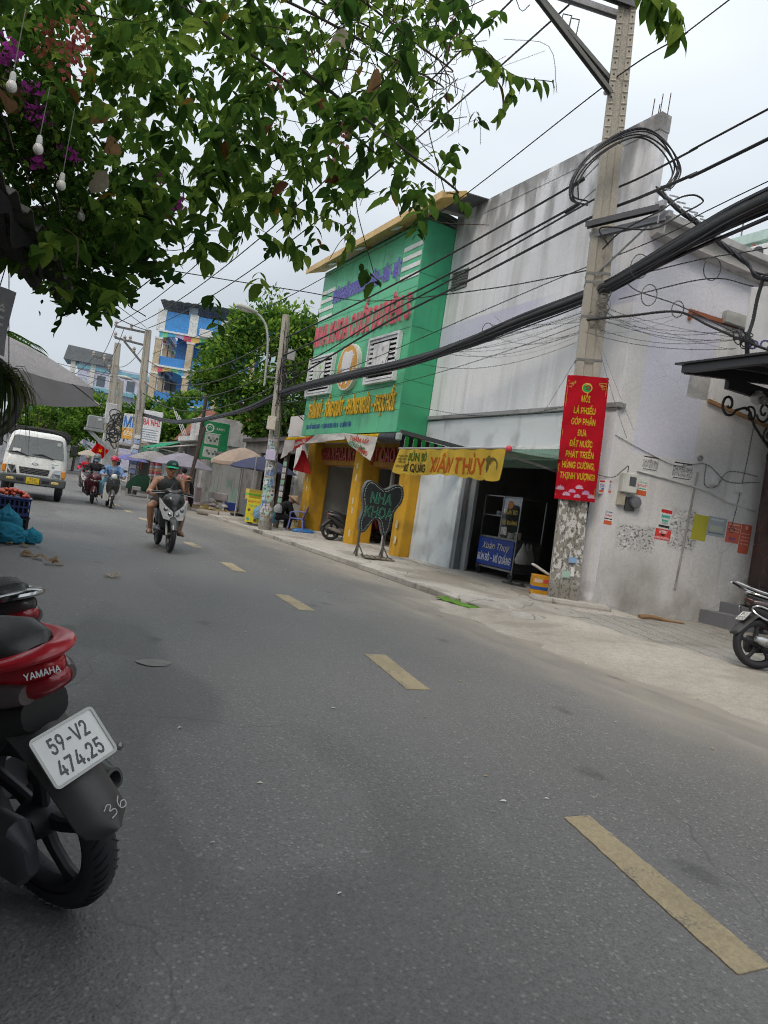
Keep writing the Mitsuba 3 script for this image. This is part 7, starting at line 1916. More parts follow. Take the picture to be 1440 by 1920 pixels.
def ride_joints(M, side=0.0, lean=0.1, back=0.0, k=1.0, splay=0.24, handz=0.985):
 """joints of someone seated on a scooter placed by M; index 0 is the rider's left"""
 def W(x, y, z): return xf(M, (x, y, z))
 hx = 0.28 - back
 d = dict(hipc=W(hx, 0, 0.9), hips=(W(hx, 0.09, 0.88), W(hx, -0.09, 0.88)), chest=W(hx + 0.05 + lean * 0.6, 0, 1.2), sh=(W(hx + 0.05 + lean, 0.185, 1.29), W(hx + 0.05 + lean, -0.185, 1.29)),
             el=(W(hx + 0.3, 0.34, 1.07), W(hx + 0.3, -0.34, 1.07)), wr=(W(0.82, 0.3, 1.0), W(0.82, -0.3, 1.0)), kn=(W(hx + 0.4, splay, 0.72), W(hx + 0.4, -splay, 0.72)),
             an=(W(0.66, 0.19, 0.36), W(0.66, -0.19, 0.36)), toe=(W(0.86, 0.2, 0.31), W(0.86, -0.2, 0.31)), head=W(hx + 0.1 + lean * 1.2, 0, 1.52))
 return d


# --- man in vest and cap on the near scooter
def W1(x, y, z): return xf(MA, (x, y, z))


J = ride_joints(MA)
J.update(hipc=W1(0.24, 0, 0.86), hips=(W1(0.24, 0.095, 0.84), W1(0.24, -0.095, 0.84)), chest=W1(0.34, 0.02, 1.08), sh=(W1(0.38, 0.215, 1.185), W1(0.38, -0.2, 1.165)), head=W1(0.45, 0.02, 1.375),
         el=(W1(0.5, 0.33, 0.97), W1(0.5, -0.33, 0.94)), wr=(W1(0.66, 0.245, 1.19), W1(0.8, -0.34, 0.97)),
         kn=(W1(0.68, 0.25, 0.66), W1(0.7, -0.3, 0.7)), an=(W1(0.66, 0.24, 0.33), W1(0.62, -0.25, 0.33)), toe=(W1(0.86, 0.27, 0.27), W1(0.82, -0.29, 0.27)),
         hd=(A(0.1, -0.35, 0.8), W1(0.9, -0.33, 0.96) - W1(0.8, -0.34, 0.97)))
t, g, HP, upv = person('tanned man in a dark vest and green cap riding the near scooter, holding a pole', J, (0.33, 0.165, 0.1), face=MA[:3, 0] + A(0.05, 0, -0.05), k=1.1, pn=(A(1, -0.25, 0), (0, 0.3, -1)), curl=(1.15, 0.9), res=0.014)
face_marks(t, HP)
e = 0.014
garment(t, 'vest', [m3.Manifold.batch_hull([ball(x, 0.107 + e) for x in g['hips']] + [ball(g['chest'] - upv * 0.16, 0.12 + e)]),
     m3.Manifold.batch_hull([ball(g['chest'] + (x - g['chest']) * 0.42, 0.112 + e) for x in g['sh']] + [ball(g['chest'] - upv * 0.16, 0.12 + e)]),
     *[bone(g['chest'] + (x - g['chest']) * 0.5, x * 0.66 + g['sh'][1 - i] * 0.34 + upv * 0.024, 0.078, 0.058) for i, x in enumerate(g['sh'])]], (0.045, 0.05, 0.048), res=0.018)
garment(t, 'shorts', [bone(g['hips'][0], g['hips'][1], 0.115, 0.115)] + [bone(g['hips'][s], g['hips'][s] * 0.42 + g['kn'][s] * 0.58, 0.1, 0.09) for s in (0, 1)], (0.035, 0.03, 0.03))
q = MB((0.02, 0.06, 0.05), 0.1); o = HP(-0.01, 0, 0.05); f = unit(HP(1, 0, 0) - HP(0, 0, 0)); r = np.cross(f, upv)
q.loft([sup(o + upv * (0.115 * math.sin(a)), f, r, 0.124 * math.cos(a) ** 0.8 + 0.002, 0.11 * math.cos(a) ** 0.8 + 0.002, 2, 26) for a in np.linspace(-0.05, 1.55, 10)]); put(t, 'cap', q, 'matte', 45)
q = MB((0.02, 0.3, 0.17), 0.1); G = [[o + f * ((0.11 + 0.085 * v) * math.cos(h)) + r * 0.115 * math.sin(h) + upv * (0.004 - 0.03 * v - 0.012 * math.sin(h) ** 2) for h in np.linspace(-1.3, 1.3, 15)] for v in np.linspace(0, 1, 5)]
q.slab(np.array(G), 0.006); q.prism(sbox(-0.03, -0.015, 0.03, 0.015), 0.004, frame(o + f * 0.114 + upv * 0.045, -r, upv), (0.4, 0.5, 0.46)); put(t, 'cap_brim', q, 'matte', 45)
for s in (0, 1):
 a, b = g['an'][s], g['toe'][s]; d = unit((b - a) * A(1, 1, 0)); sd = np.cross(UPV, d)
 q = MB((0.05, 0.04, 0.035), 0.3); mm = frame(a + d * 0.04 - A(0, 0, 0.085), d, sd); q.prism(Point(0, 0).buffer(1).__class__ and Polygon([(0.15 * math.cos(x), 0.052 * math.sin(x)) for x in np.linspace(0, 6.2, 24)]), 0.025, mm)
 q.tube(spline([a + d * 0.09 + sd * 0.05 - A(0, 0, 0.06), a + d * 0.11 - A(0, 0, 0.012), a + d * 0.09 - sd * 0.05 - A(0, 0, 0.06)], 8), 0.012, 6); put(t, 'sandal', q, 'satin', 40)
HL = g['wr'][0] + unit(J['hd'][0]) * 0.09
pol = thing('carried_pole', 'long dark brown pole held upright by the man in the cap', 'pole')
pd = unit(A(0.13, 0.0, 1.0)); pc = HL + A(0.04, -0.012, 0)
q = MB((0.085, 0.06, 0.05), 0.4); q.tube([pc - pd * 0.32, pc - pd * 0.1, pc + pd * 0.4, pc + pd * 0.92], [0.016, 0.02, 0.034, 0.03], 10); put(pol, 'shaft', q, 'matte', 50)

# --- three riders behind
def rider(label, M, shirt_c, trouser_c, helm_c, sleeve=1.0, mask=None, glasses=False, low=-0.055, back=0.0, inner=None, kn=0.22, visor=True):
 J = ride_joints(M, back=back, splay=kn)
 J = {n: (A(*p) + A(0, 0, low) if np.ndim(p[0]) == 0 else [A(*x) + A(0, 0, low) for x in p]) for n, p in J.items()}
 J['wr'] = [x - A(0, 0, low) - A(0, 0, 0.0) for x in J['wr']]; J['an'] = [x - A(0, 0, low) for x in J['an']]; J['toe'] = [x - A(0, 0, low) for x in J['toe']]
 t, g, HP, upv = person(label, J, face=M[:3, 0], res=0.025)
 shirt(t, g, upv, shirt_c, sleeve)
 trousers(t, g, trouser_c)
 face_marks(t, HP, mask=mask, glasses=glasses); helmet(t, HP, helm_c, visor=visor)
 q = MB((0.05, 0.045, 0.04), 0.3)
 for s in (0, 1):
  q.mesh(blend([m3.Manifold.batch_hull([ball(g['an'][s] - A(0, 0, 0.03), 0.045), ball(g['toe'][s], 0.038)])], 0.03, 4))
 put(t, 'shoes', q, 'satin', 50)
 return t, g, HP, upv


t, g, HP, upv = rider('man in an open blue shirt, red helmet and sunglasses riding the bike with white shields', MD, (0.16, 0.27, 0.48), (0.09, 0.14, 0.24), (0.4, 0.01, 0.04), 0.85, glasses=True)
fw_ = MD[:3, 0]; lf = MD[:3, 1]
q = MB((0.55, 0.55, 0.54), 0.2); G = [[g['chest'] + fw_ * (0.128 - 0.05 * (s * s)) + lf * (0.085 * s * (1 - 0.25 * v)) + upv * (0.06 - 0.34 * v) for s in np.linspace(-1, 1, 7)] for v in np.linspace(0, 1, 8)]
q.slab(np.array(G), 0.008); put(t, 'undershirt', q, 'matte', 50, label='pale grey undershirt showing between the shirt fronts')
J = ride_joints(MD, back=0.36, splay=0.26); J['wr'] = (xf(MD, (0.2, 0.16, 0.98)), xf(MD, (0.2, -0.16, 0.98))); J['el'] = (xf(MD, (0.02, 0.27, 1.05)), xf(MD, (0.02, -0.27, 1.05))); J['an'] = (xf(MD, (0.2, 0.22, 0.36)), xf(MD, (0.2, -0.22, 0.36))); J['toe'] = (xf(MD, (0.38, 0.24, 0.32)), xf(MD, (0.38, -0.24, 0.32)))
J = {n: (A(*p) if np.ndim(p[0]) == 0 else [A(*x) for x in p]) for n, p in J.items()}
for n in ('chest', 'head', 'hipc'):
 J[n] = J[n] + A(0.12, 0, -0.08)
for n in ('sh', 'el'):
 J[n] = [x + A(0.12, 0, -0.08) for x in J[n]]
t, g, HP, upv = person('small passenger in pale blue seated behind the man in the open blue shirt', J, face=MD[:3, 0], res=0.03, k=0.92)
shirt(t, g, upv, (0.25, 0.36, 0.52), 0.9, 0.92); trousers(t, g, (0.06, 0.2, 0.22), 1, 0.92); face_marks(t, HP, 0.92, mask=(0.1, 0.12, 0.2)); helmet(t, HP, (0.08, 0.09, 0.12), 0.92)
rider('person in dark jacket, grey helmet and blue face mask on the maroon bike', MF, (0.03, 0.03, 0.035), (0.16, 0.02, 0.04), (0.12, 0.12, 0.12), 1.0, mask=(0.3, 0.48, 0.62))
t, g, HP, upv = rider('man in a bright red shirt and dull green helmet riding farthest back', ME, (0.5, 0.02, 0.04), (0.1, 0.085, 0.07), (0.13, 0.13, 0.09), 0.95, low=-0.05)
q = MB((0.6, 0.6, 0.58), 0.1); q.box(-0.03, 0.03, -0.012, 0.012, 0, 0.004, m=frame(g['chest'] + ME[:3, 0] * 0.13 + ME[:3, 1] * 0.09, -ME[:3, 1], upv)); put(t, 'shirt_badge', q, 'matte', False)

# --- woman walking with a pale blue bag, seen from behind beyond the near rider
wx, wy = 6.7, 29.0
J = dict(hipc=(wx, wy, 0.9), hips=((wx - 0.085, wy, 0.88), (wx + 0.085, wy, 0.88)), chest=(wx - 0.02, wy + 0.02, 1.2), sh=((wx - 0.17, wy, 1.3), (wx + 0.15, wy + 0.02, 1.3)), head=(wx + 0.02, wy + 0.1, 1.5), el=((wx - 0.24, wy - 0.02, 1.05), (wx + 0.24, wy + 0.05, 1.05)), wr=((wx - 0.2, wy + 0.18, 0.9), (wx + 0.22, wy + 0.22, 1.0)), kn=((wx - 0.09, wy - 0.04, 0.48), (wx + 0.1, wy + 0.12, 0.48)), an=((wx - 0.08, wy - 0.2, 0.1), (wx + 0.1, wy + 0.06, 0.1)), toe=((wx - 0.08, wy - 0.08, 0.03), (wx + 0.1, wy + 0.2, 0.04)))
t, g, HP, upv = person('woman in a red checked shirt and dark skirt walking with a pale blue bag', J, (0.4, 0.25, 0.17), face=(0.1, 1, 0), fem=True, res=0.025)
shirt(t, g, upv, (0.42, 0.14, 0.14), 0.6, fem=True)
garment(t, 'skirt', [m3.Manifold.batch_hull([ball(x, 0.115) for x in g['hips']] + [ball(x * 0.45 + y * 0.55, 0.13) for x, y in zip(g['hips'], g['kn'])])], (0.02, 0.022, 0.04))
q = MB((0.015, 0.012, 0.012), 0.1); q.mesh(sphere(HP(-0.03, 0, 0.05), 0.115, (0.95, 1, 0.95), 3)); q.mesh(sphere(HP(-0.1, 0, 0.1), 0.06, (1, 1, 1), 2)); put(t, 'hair', q, 'matte', 60)
HB = thing('handbag', 'pale blue shoulder bag with a dark helmet hooked on it, carried by the walking woman', 'bag')
q = MB((0.35, 0.5, 0.58), 0.15); q.rbox(wx - 0.2, wx + 0.16, wy - 0.26, wy - 0.12, 0.84, 1.12, 0.06); q.tube(spline([(wx - 0.15, wy - 0.18, 1.1), (wx - 0.1, wy - 0.08, 1.36), (wx + 0.1, wy + 0.1, 1.3), (wx + 0.12, wy - 0.15, 1.1)], 14), 0.014, 5); put(HB, 'sack', q, 'satin', 40)
q = MB((0.03, 0.03, 0.032), 0.1); q.mesh(sphere((wx - 0.12, wy - 0.27, 1.12), 0.1, (1.1, 0.8, 0.75), 3)); put(HB, 'hooked_helmet', q, 'gloss', 50)
FU = thing('folded_umbrella', 'dark folded umbrella and check cloth leaning beside the walking woman', 'umbrella')
q = MB((0.03, 0.03, 0.035), 0.2); q.lathe([(0.02, 0), (0.1, 0.25), (0.14, 0.75), (0.06, 1.0), (0.015, 1.05)], (wx + 0.55, wy + 0.3, 0.12), (-0.18, 0, 1), 14); put(FU, 'canopy', q, 'cloth', 40)
q = MB((0.4, 0.16, 0.16), 0.3); G = np.array([[[wx + 0.28 + 0.05 * v + 0.02 * math.sin(9 * v + 3 * s), wy + 0.02 + 0.3 * s, 1.1 - 0.95 * v] for s in np.linspace(0, 1, 6)] for v in np.linspace(0, 1, 12)]); q.slab(G, 0.01); put(FU, 'check_cloth', q, 'cloth', 40)

# --- vendor bent over in a conical hat, blue chair
px, py = 8.35, 21.55
J = dict(hipc=(px - 0.28, py + 0.05, 0.5), hips=((px - 0.28, py + 0.14, 0.48), (px - 0.28, py - 0.05, 0.48)), chest=(px - 0.1, py + 0.02, 0.83), sh=((px + 0.02, py + 0.18, 0.93), (px + 0.02, py - 0.16, 0.93)), head=(px + 0.15, py - 0.02, 1.05), el=((px + 0.15, py + 0.2, 0.66), (px + 0.12, py - 0.2, 0.66)), wr=((px + 0.3, py + 0.12, 0.5), (px + 0.3, py - 0.12, 0.5)), kn=((px + 0.14, py + 0.2, 0.5), (px + 0.14, py - 0.12, 0.5)), an=((px + 0.1, py + 0.2, 0.2), (px + 0.1, py - 0.12, 0.2)), toe=((px + 0.25, py + 0.2, 0.14), (px + 0.25, py - 0.12, 0.14)))
t, g, HP, upv = person('street vendor in black clothes and a conical hat, bent over on a low seat', J, (0.36, 0.22, 0.15), face=(0.9, -0.1, -0.4), fem=True, res=0.025)
shirt(t, g, upv, (0.015, 0.015, 0.017), 1.0, fem=True, grow=0.03); trousers(t, g, (0.02, 0.02, 0.022))
q = MB((0.5, 0.37, 0.24), 0.3); q.lathe([(0.24, 0), (0.13, 0.1), (0.002, 0.21), (0.12, 0.09), (0.235, -0.004)], g['head'] + A(0.04, -0.02, 0.01), unit(A(0.55, -0.1, 0.85)), 24); put(t, 'conical_hat', q, 'matte', 45)

# distant walkers at the far left beyond the lorry
for i, (x, y, c) in enumerate(((-1.6, 26, (0.45, 0.03, 0.05)), (2.6, 62, (0.04, 0.05, 0.1)), (3.6, 66, (0.05, 0.05, 0.05)), (4.6, 64, (0.1, 0.09, 0.08)))):
 J = dict(hipc=(x, y, 0.9), hips=((x - 0.085, y, 0.88), (x + 0.085, y, 0.88)), chest=(x, y, 1.22), sh=((x - 0.18, y, 1.36), (x + 0.18, y, 1.36)), head=(x, y - 0.02, 1.6), el=((x - 0.25, y, 1.1), (x + 0.25, y, 1.1)), wr=((x - 0.24, y - 0.1, 0.85), (x + 0.24, y - 0.1, 0.85)), kn=((x - 0.09, y - 0.05, 0.47), (x + 0.1, y, 0.47)), an=((x - 0.09, y, 0.08), (x + 0.1, y + 0.1, 0.08)), toe=((x - 0.09, y - 0.15, 0.03), (x + 0.1, y - 0.05, 0.03)))
 t, g, HP, upv = person(('person in red standing at the left behind the lorry', 'distant person in navy on the road far beyond the lorry', 'distant person in black beside the far hedge', 'distant person in brown near the far cream umbrella')[i], J, res=0.05, hands=i == 0)
 shirt(t, g, upv, c, 0.7); trousers(t, g, (0.04, 0.04, 0.05))
 q = MB((0.015, 0.012, 0.012)); q.mesh(sphere(HP(-0.02, 0, 0.05), 0.11, sub=2)); put(t, 'hair', q, 'matte', 60)
# ------------------------------------------------------------------ farther down the street
def plane_frame(o, ang):
 """o: corner; wall runs along (cos, sin) of ang degrees; local z faces the camera side"""
 a = math.radians(ang); return frame(o, (math.cos(a), math.sin(a), 0), UPV)


# grey wall and dark garage beside the clinic
GW = thing('garage', 'dark open garage with grimy grey walls behind the umbrellas', 'building')
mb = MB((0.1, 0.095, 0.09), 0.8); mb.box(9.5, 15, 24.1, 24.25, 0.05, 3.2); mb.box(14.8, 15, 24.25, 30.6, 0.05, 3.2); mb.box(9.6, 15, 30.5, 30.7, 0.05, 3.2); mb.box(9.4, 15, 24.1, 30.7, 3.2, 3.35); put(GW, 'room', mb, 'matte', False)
mb = MB((0.2, 0.19, 0.17), 0.9); mb.box(9.6, 9.8, 24.25, 24.6, 0.05, 3.2); mb.box(9.6, 9.8, 28.6, 30.5, 0.05, 3.2); mb.box(9.58, 9.82, 24.1, 30.7, 2.75, 3.3); put(GW, 'front_wall', mb, 'matte', False)
mb = MB((0.14, 0.13, 0.12), 0.6)
for k in range(6):
 mb.tube([(10.2, 25.2, 0.2 + k * 0.1), (10.2, 26.4, 0.2 + k * 0.1)], 0.015, 5)
mb.tube([(10.2, 25.2, 0.1), (10.2, 25.2, 0.8)], 0.02, 5); mb.tube([(10.2, 26.4, 0.1), (10.2, 26.4, 0.8)], 0.02, 5); put(GW, 'rack', mb, 'satin', False)
WL = thing('mossy_wall', 'stained grey plaster wall with green moss below the big leafy tree', 'wall')
mb = MB((0.24, 0.235, 0.22), 0.95); mb.box(9.75, 9.95, 30.7, 37.5, 0.0, 2.7)
for (y, z, w, h) in ((33, 1.3, 0.5, 0.15), (35.5, 0.9, 0.3, 0.2), (32, 0.8, 0.6, 0.35)):
 mb.box(9.745, 9.75, y - w, y + w, z - h, z + h, (0.2, 0.27, 0.22))
put(WL, 'wall', mb, 'matte', False)
mb = MB((0.2, 0.2, 0.19), 0.9); mb.box(9.7, 10.0, 30.7, 37.5, 2.7, 2.8); put(WL, 'coping', mb, 'matte', False)
SG = thing('green_signboard', 'tall green signboard with a round white logo and two photo panels', 'sign')
sf = plane_frame((8.75, 36.6, 2.35), -14); sf[:3, 3] = (8.95, 36.3, 2.35)
mb = MB((0.015, 0.24, 0.09), 0.25); mb.rbox(0, 1.35, 0, 1.95, -0.12, 0, 0.02, m=sf); put(SG, 'panel', mb, 'satin', 30)
mb = MB((0.6, 0.63, 0.6), 0.2); mb.prism(Point(0.38, 1.6).buffer(0.22).difference(Point(0.38, 1.6).buffer(0.15)), 0.01, sf); mb.prism([(0.24, 1.56), (0.38, 1.66), (0.52, 1.56), (0.5, 1.6), (0.38, 1.7), (0.26, 1.6)], 0.012, sf); mb.prism(sbox(0.2, 1.32, 0.95, 1.36), 0.01, sf); put(SG, 'logo', mb, 'satin', False)
q = MB((0.6, 0.63, 0.6)); q2 = sf.copy(); q2[:3, 3] = xf(sf, (0.9, 1.55, 0.0)); q.text('XANH', q2, 0.12, 0.4, 0.01, True); put(SG, 'lettering', q, 'satin', False)
for z in (0.78, 0.12):
 mb = MB((0.5, 0.54, 0.5), 0.4); mb.rbox(0.2, 0.9, z, z + 0.52, 0, 0.012, 0.004, m=sf)
 for k in range(6):
  mb.prism(Point(0.3 + 0.1 * k, z + 0.2 + 0.12 * (k % 2)).buffer(0.07), 0.014, sf, (0.1, 0.16, 0.11) if k % 3 else (0.4, 0.42, 0.4))
 put(SG, 'photo_panel', mb, 'satin', False)
mb = MB((0.07, 0.065, 0.06), 0.5); mb.tube([(8.85, 36.3, 0.05), (8.95, 36.3, 6.2)], 0.09, 8); put(SG, 'post', mb, 'matte', 40)
# pale shop with eaves, awnings, white sheet metal shop
PS = thing('pale_shop', 'low pale shop with a cream eave beside the green signboard', 'building')
mb = MB((0.42, 0.41, 0.4), 0.6); mb.box(9.6, 14, 37.6, 41.5, 0.05, 3.3); put(PS, 'wall', mb, 'matte', False)
mb = MB((0.5, 0.5, 0.5), 0.6); mb.box(9.0, 14, 37.5, 41.6, 3.3, 3.55); mb.box(9.6, 14, 37.6, 41.5, 3.55, 4.7, (0.46, 0.45, 0.44)); put(PS, 'eave', mb, 'matte', False)
for k in range(16):
 m_ = MB((0.36, 0.35, 0.34), 0.5); z = 0.9 + k * 0.14; m_.box(9.55, 9.6, 38.2, 40.9, z, z + 0.11); put(PS, 'shutter_slat', m_, 'matte', False)
mb = MB((0.42, 0.4, 0.37), 0.6); mb.slab(np.array([[[7.4, 41.5, 2.55], [7.4, 37.8, 2.6]], [[9.6, 41.5, 3.15], [9.6, 37.8, 3.15]]]), 0.04); mb.beam((7.4, 37.8, 2.55), (9.6, 37.8, 2.4), 0.05, 0.05); mb.beam((7.4, 41.4, 2.5), (9.6, 41.4, 2.35), 0.05, 0.05)
PA = thing('tin_awning', 'pale tin awning sticking out from the low pale shop', 'awning'); put(PA, 'sheet', mb, 'matte', False)
MS_ = thing('sheet_metal_shop', 'white sheet metal shop front with a green canvas roof edge', 'building')
for k in range(9):
 m_ = MB((0.56, 0.6, 0.61), 0.5); y = 42.0 + k * 0.62; m_.rbox(9.1, 9.2, y + 0.01, y + 0.6, 0.1, 2.7, 0.02); m_.box(9.08, 9.1, y + 0.28, y + 0.32, 0.1, 2.7); put(MS_, 'metal_sheet', m_, 'satin', False)
mb = MB((0.06, 0.3, 0.18), 0.45); mb.slab(np.array([[[8.0, y, 2.72 + 0.05 * math.sin(y * 3)] for y in np.linspace(47.8, 41.8, 12)], [[9.4, y, 3.3] for y in np.linspace(47.8, 41.8, 12)]]), 0.03); mb.slab(np.array([[[8.0, y, 2.45] for y in (47.8, 41.8)], [[8.0, y, 2.72] for y in (47.8, 41.8)]]), 0.02, (0.12, 0.36, 0.24)); put(MS_, 'green_canvas', mb, 'cloth', 40)
mb = MB((0.2, 0.07, 0.05), 0.6); mb.slab(np.array([[[9.3, 44, 3.4], [9.3, 41.7, 3.4]], [[11, 44, 5.6], [11, 41.7, 5.3]]]), 0.06); put(MS_, 'brown_roof', mb, 'matte', False)
mb = MB((0.3, 0.3, 0.3), 0.5); mb.box(9.2, 14, 41.8, 48, 0.05, 3.3); put(MS_, 'rear_wall', mb, 'matte', False)
mb = MB((0.55, 0.55, 0.55), 0.3)
for s in range(3):
 mb.beam((9.4 + s * 0.12, 41.9, 3.5), (8.6 + s * 0.2, 42.3, 5.2 - s * 0.2), 0.04, 0.04)
put(MS_, 'roof_prop', mb, 'satin', False)
DS = thing('dark_shop', 'low dark shop with flat grey roof and green tube light, below the MPE sign', 'building')
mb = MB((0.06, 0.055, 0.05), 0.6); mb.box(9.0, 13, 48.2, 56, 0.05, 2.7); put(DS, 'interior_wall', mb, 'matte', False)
mb = MB((0.4, 0.39, 0.37), 0.6); mb.box(6.8, 13, 48.2, 56, 2.75, 2.9); put(DS, 'flat_roof', mb, 'matte', False)
for k, (y, c) in enumerate(((52.5, (0.1, 0.6, 0.3)), (51, (0.6, 0.5, 0.1)), (50, (0.5, 0.1, 0.08)))):
 mb = MB(c, 0.2); mb.tube([(8.7, y, 1.4), (8.7, y, 2.6)], 0.07, 8); put(DS, 'coloured_tube', mb, 'satin', 40)
for k in range(10):
 mb = MB([(0.35, 0.06, 0.08), (0.4, 0.2, 0.1), (0.3, 0.3, 0.32)][k % 3], 0.4); z = 0.2 + 0.22 * k; mb.rbox(8.4, 8.7, 44.9, 45.5, z * 0.8, z * 0.8 + 0.15, 0.02); mb.rbox(8.3, 8.6, 42.9, 43.3, z * 0.8, z * 0.8 + 0.15, 0.02); put(DS, 'stacked_goods', mb, 'satin', False)
# MPE signs
MP_ = thing('billboard', 'blue and orange MPE sign board above the dark shop', 'sign')
f_ = frame((7.5, 52.6, 3.35), unit(A(0.9, -0.44, 0)), UPV)
mb = MB((0.5, 0.52, 0.5), 0.2); mb.rbox(0, 1.5, 0.72, 1.75, -0.1, 0, 0.02, m=f_); mb.rbox(0, 1.5, 0, 0.72, -0.1, 0.002, 0.02, c=(0.6, 0.3, 0.04), m=f_); put(MP_, 'panel', mb, 'satin', 30)
q = MB((0.04, 0.16, 0.42), 0.1); a = f_.copy(); a[:3, 3] = xf(f_, (0.72, 0.85, 0)); q.text('MPE', a, 0.72, 1.3, 0.02, True); a = f_.copy(); a[:3, 3] = xf(f_, (0.75, 0.22, 0.003)); q.text('ĐÈN LED', a, 0.34, 1.2, 0.02, True, c=(0.68, 0.62, 0.5)); put(MP_, 'lettering', q, 'satin', False)
WS = thing('billboard', 'white sign board with red lettering beside the rainbow school pole', 'sign')
f_ = frame((8.55, 51.6, 3.35), unit(A(0.93, -0.37, 0)), UPV); mb = MB((0.6, 0.61, 0.62), 0.2); mb.rbox(0, 1.35, 0, 2.15, -0.1, 0, 0.02, m=f_); put(WS, 'panel', mb, 'satin', 30)
q = MB((0.5, 0.05, 0.06), 0.1); a = f_.copy(); a[:3, 3] = xf(f_, (0.68, 1.15, 0)); q.text('BÀ NHÍ', a, 0.4, 1.15, 0.02, True)
for k in range(5):
 q.box(0.15, 1.2 - 0.1 * (k % 2), 0.15 + 0.16 * k, 0.21 + 0.16 * k, 0, 0.01, (0.2, 0.25, 0.35), m=f_)
put(WS, 'lettering', q, 'satin', False)

# rainbow school: blue walls, stone columns, coloured arches
SC = thing('rainbow_school', 'tall blue school building with rainbow coloured arches and stone columns', 'building')
o = A(12.35, 71.8, 0); e1 = unit(A(0.94, -0.34, 0)); e2 = unit(A(0.34, 0.94, 0))
rain = [(0.62, 0.42, 0.12), (0.16, 0.5, 0.22), (0.07, 0.36, 0.6), (0.42, 0.38, 0.6), (0.58, 0.08, 0.14)]
BW, NB1, NB2 = 3.0, 5, 4
zf = [1.2, 4.6, 8.0, 11.4, 14.75]
mb = MB((0.045, 0.2, 0.52), 0.3)
ff = frame(o + e2 * 1.5 + e1 * 1.5, e1, UPV)
mb.box(0, BW * NB1 - 1.5, 0, 14.8, -10, 0, m=ff); put(SC, 'wall', mb, 'satin', False)
for face, (dr_, nb, dp) in enumerate(((e1, NB1, e2), (-e2, NB2, e1))):
 base = o if face == 0 else o + e2 * BW * NB2
 F = frame(base, dr_, UPV)
 for k in range(nb + 1):
  mb = MB((0.5, 0.42, 0.3), 0.55); F2 = F
  mb.box(k * BW - 0.3, k * BW + 0.3, 0, 14.3, -0.5, 0.0, m=F)
  if face == 0 or k < nb:
   put(SC, 'stone_column', mb, 'matte', False)
  mb = MB((0.66, 0.66, 0.66), 0.3)
  for z0 in zf[1:]:
   mb.box(k * BW - 0.38, k * BW + 0.38, z0 - 0.62, z0 - 0.45, -0.55, 0.06, m=F)
  if k < nb or face == 0:
   put(SC, 'capital', mb, 'satin', False)
 for zi, z0 in enumerate(zf[1:]):
  for k in range(nb):
   x0, x1 = k * BW, (k + 1) * BW
   arch = Polygon([(x0, z0 + 0.1)] + [(x0 + 0.3 + (BW - 0.6) * t, z0 - 0.95 + 0.5 * math.sin(math.pi * t) ** 0.6 + (0.0)) for t in np.linspace(0, 1, 14)] + [(x1, z0 + 0.1)]).union(sbox(x0, z0 - 0.45, x1, z0 + 0.1))
   arch = Polygon([(x0, z0 + 0.1), (x0, z0 - 0.5)] + [(x0 + 0.3 + (BW - 0.6) * t, z0 - 0.5 + 0.32 * math.sin(math.pi * t)) for t in np.linspace(0, 1, 12)] + [(x1, z0 - 0.5), (x1, z0 + 0.1)])
   for j in range(4):
    s = arch.intersection(sbox(x0 + j * BW / 4, z0 - 1, x0 + (j + 1) * BW / 4, z0 + 1))
    mb = MB(rain[(k * 4 + j + zi * 2 + face) % 5], 0.25); mb.prism(s, 0.3, F @ move(0, 0, -0.3)); put(SC, 'arch_panel', mb, 'satin', False)
   mb = MB((0.05, 0.23, 0.58), 0.25); mb.box(x0 + 0.3, x1 - 0.3, z0 + 0.25, z0 + 1.15, -0.28, -0.12, m=F); put(SC, 'parapet', mb, 'satin', False)
   mb = MB((0.04, 0.05, 0.055), 0.2); mb.box(x0 + 0.9, x0 + 2.0, z0 + 0.9 - 3.4 + 0.6, z0 - 3.4 + 2.5, -1.5, -1.46, m=F); mb.box(x0 + 0.85, x0 + 2.05, z0 - 2.0, z0 - 1.95, -1.46, -1.42, (0.5, 0.52, 0.54), m=F); mb.box(x0 + 1.42, x0 + 1.48, z0 - 1.9, z0 - 0.9, -1.46, -1.42, (0.5, 0.52, 0.54), m=F)
   if z0 < 14:
    put(SC, 'window', mb, 'satin', False)
  mb = MB((0.66, 0.67, 0.68), 0.3); mb.box(-0.15, nb * BW, z0 + 0.1, z0 + 0.27, -0.6, 0.12, m=F); put(SC, 'ledge', mb, 'satin', False)
for k in range(NB1):
 mb = MB((0.05, 0.25, 0.62), 0.25); mb.box(k * BW + 0.4, (k + 1) * BW - 0.4, 15.0, 16.9, -0.3, -0.1, m=frame(o, e1, UPV)); put(SC, 'attic_wall', mb, 'satin', False)
 mb = MB((0.64, 0.65, 0.66), 0.3); mb.box(k * BW - 0.4, k * BW + 0.4, 15.0, 17.0, -0.4, -0.05, m=frame(o, e1, UPV)); put(SC, 'attic_pier', mb, 'satin', False)
mb = MB((0.3, 0.4, 0.5), 0.4); mb.box(2.4, 3.2, 15, 18.0, -0.6, -0.3, m=frame(o, e1, UPV)); put(SC, 'attic_post', mb, 'satin', False)
mb = MB((0.07, 0.08, 0.075), 0.6); G = np.array([[o + e1 * x + e2 * y + A(0, 0, 17.6 + 0.05 * x - 0.1 * y + 0.05 * math.sin(x * 9)) for x in np.linspace(-0.2, 14, 40)] for y in (-0.8, 8)]); mb.slab(G, 0.06); put(SC, 'roof_sheet', mb, 'satin', False)
mb = MB((0.6, 0.6, 0.6), 0.2); mb.rbox(3.7, 5.0, 14.95, 15.7, 0.0, 0.5, 0.05, m=frame(o, e1, UPV)); put(SC, 'roof_cooler', mb, 'satin', 30)
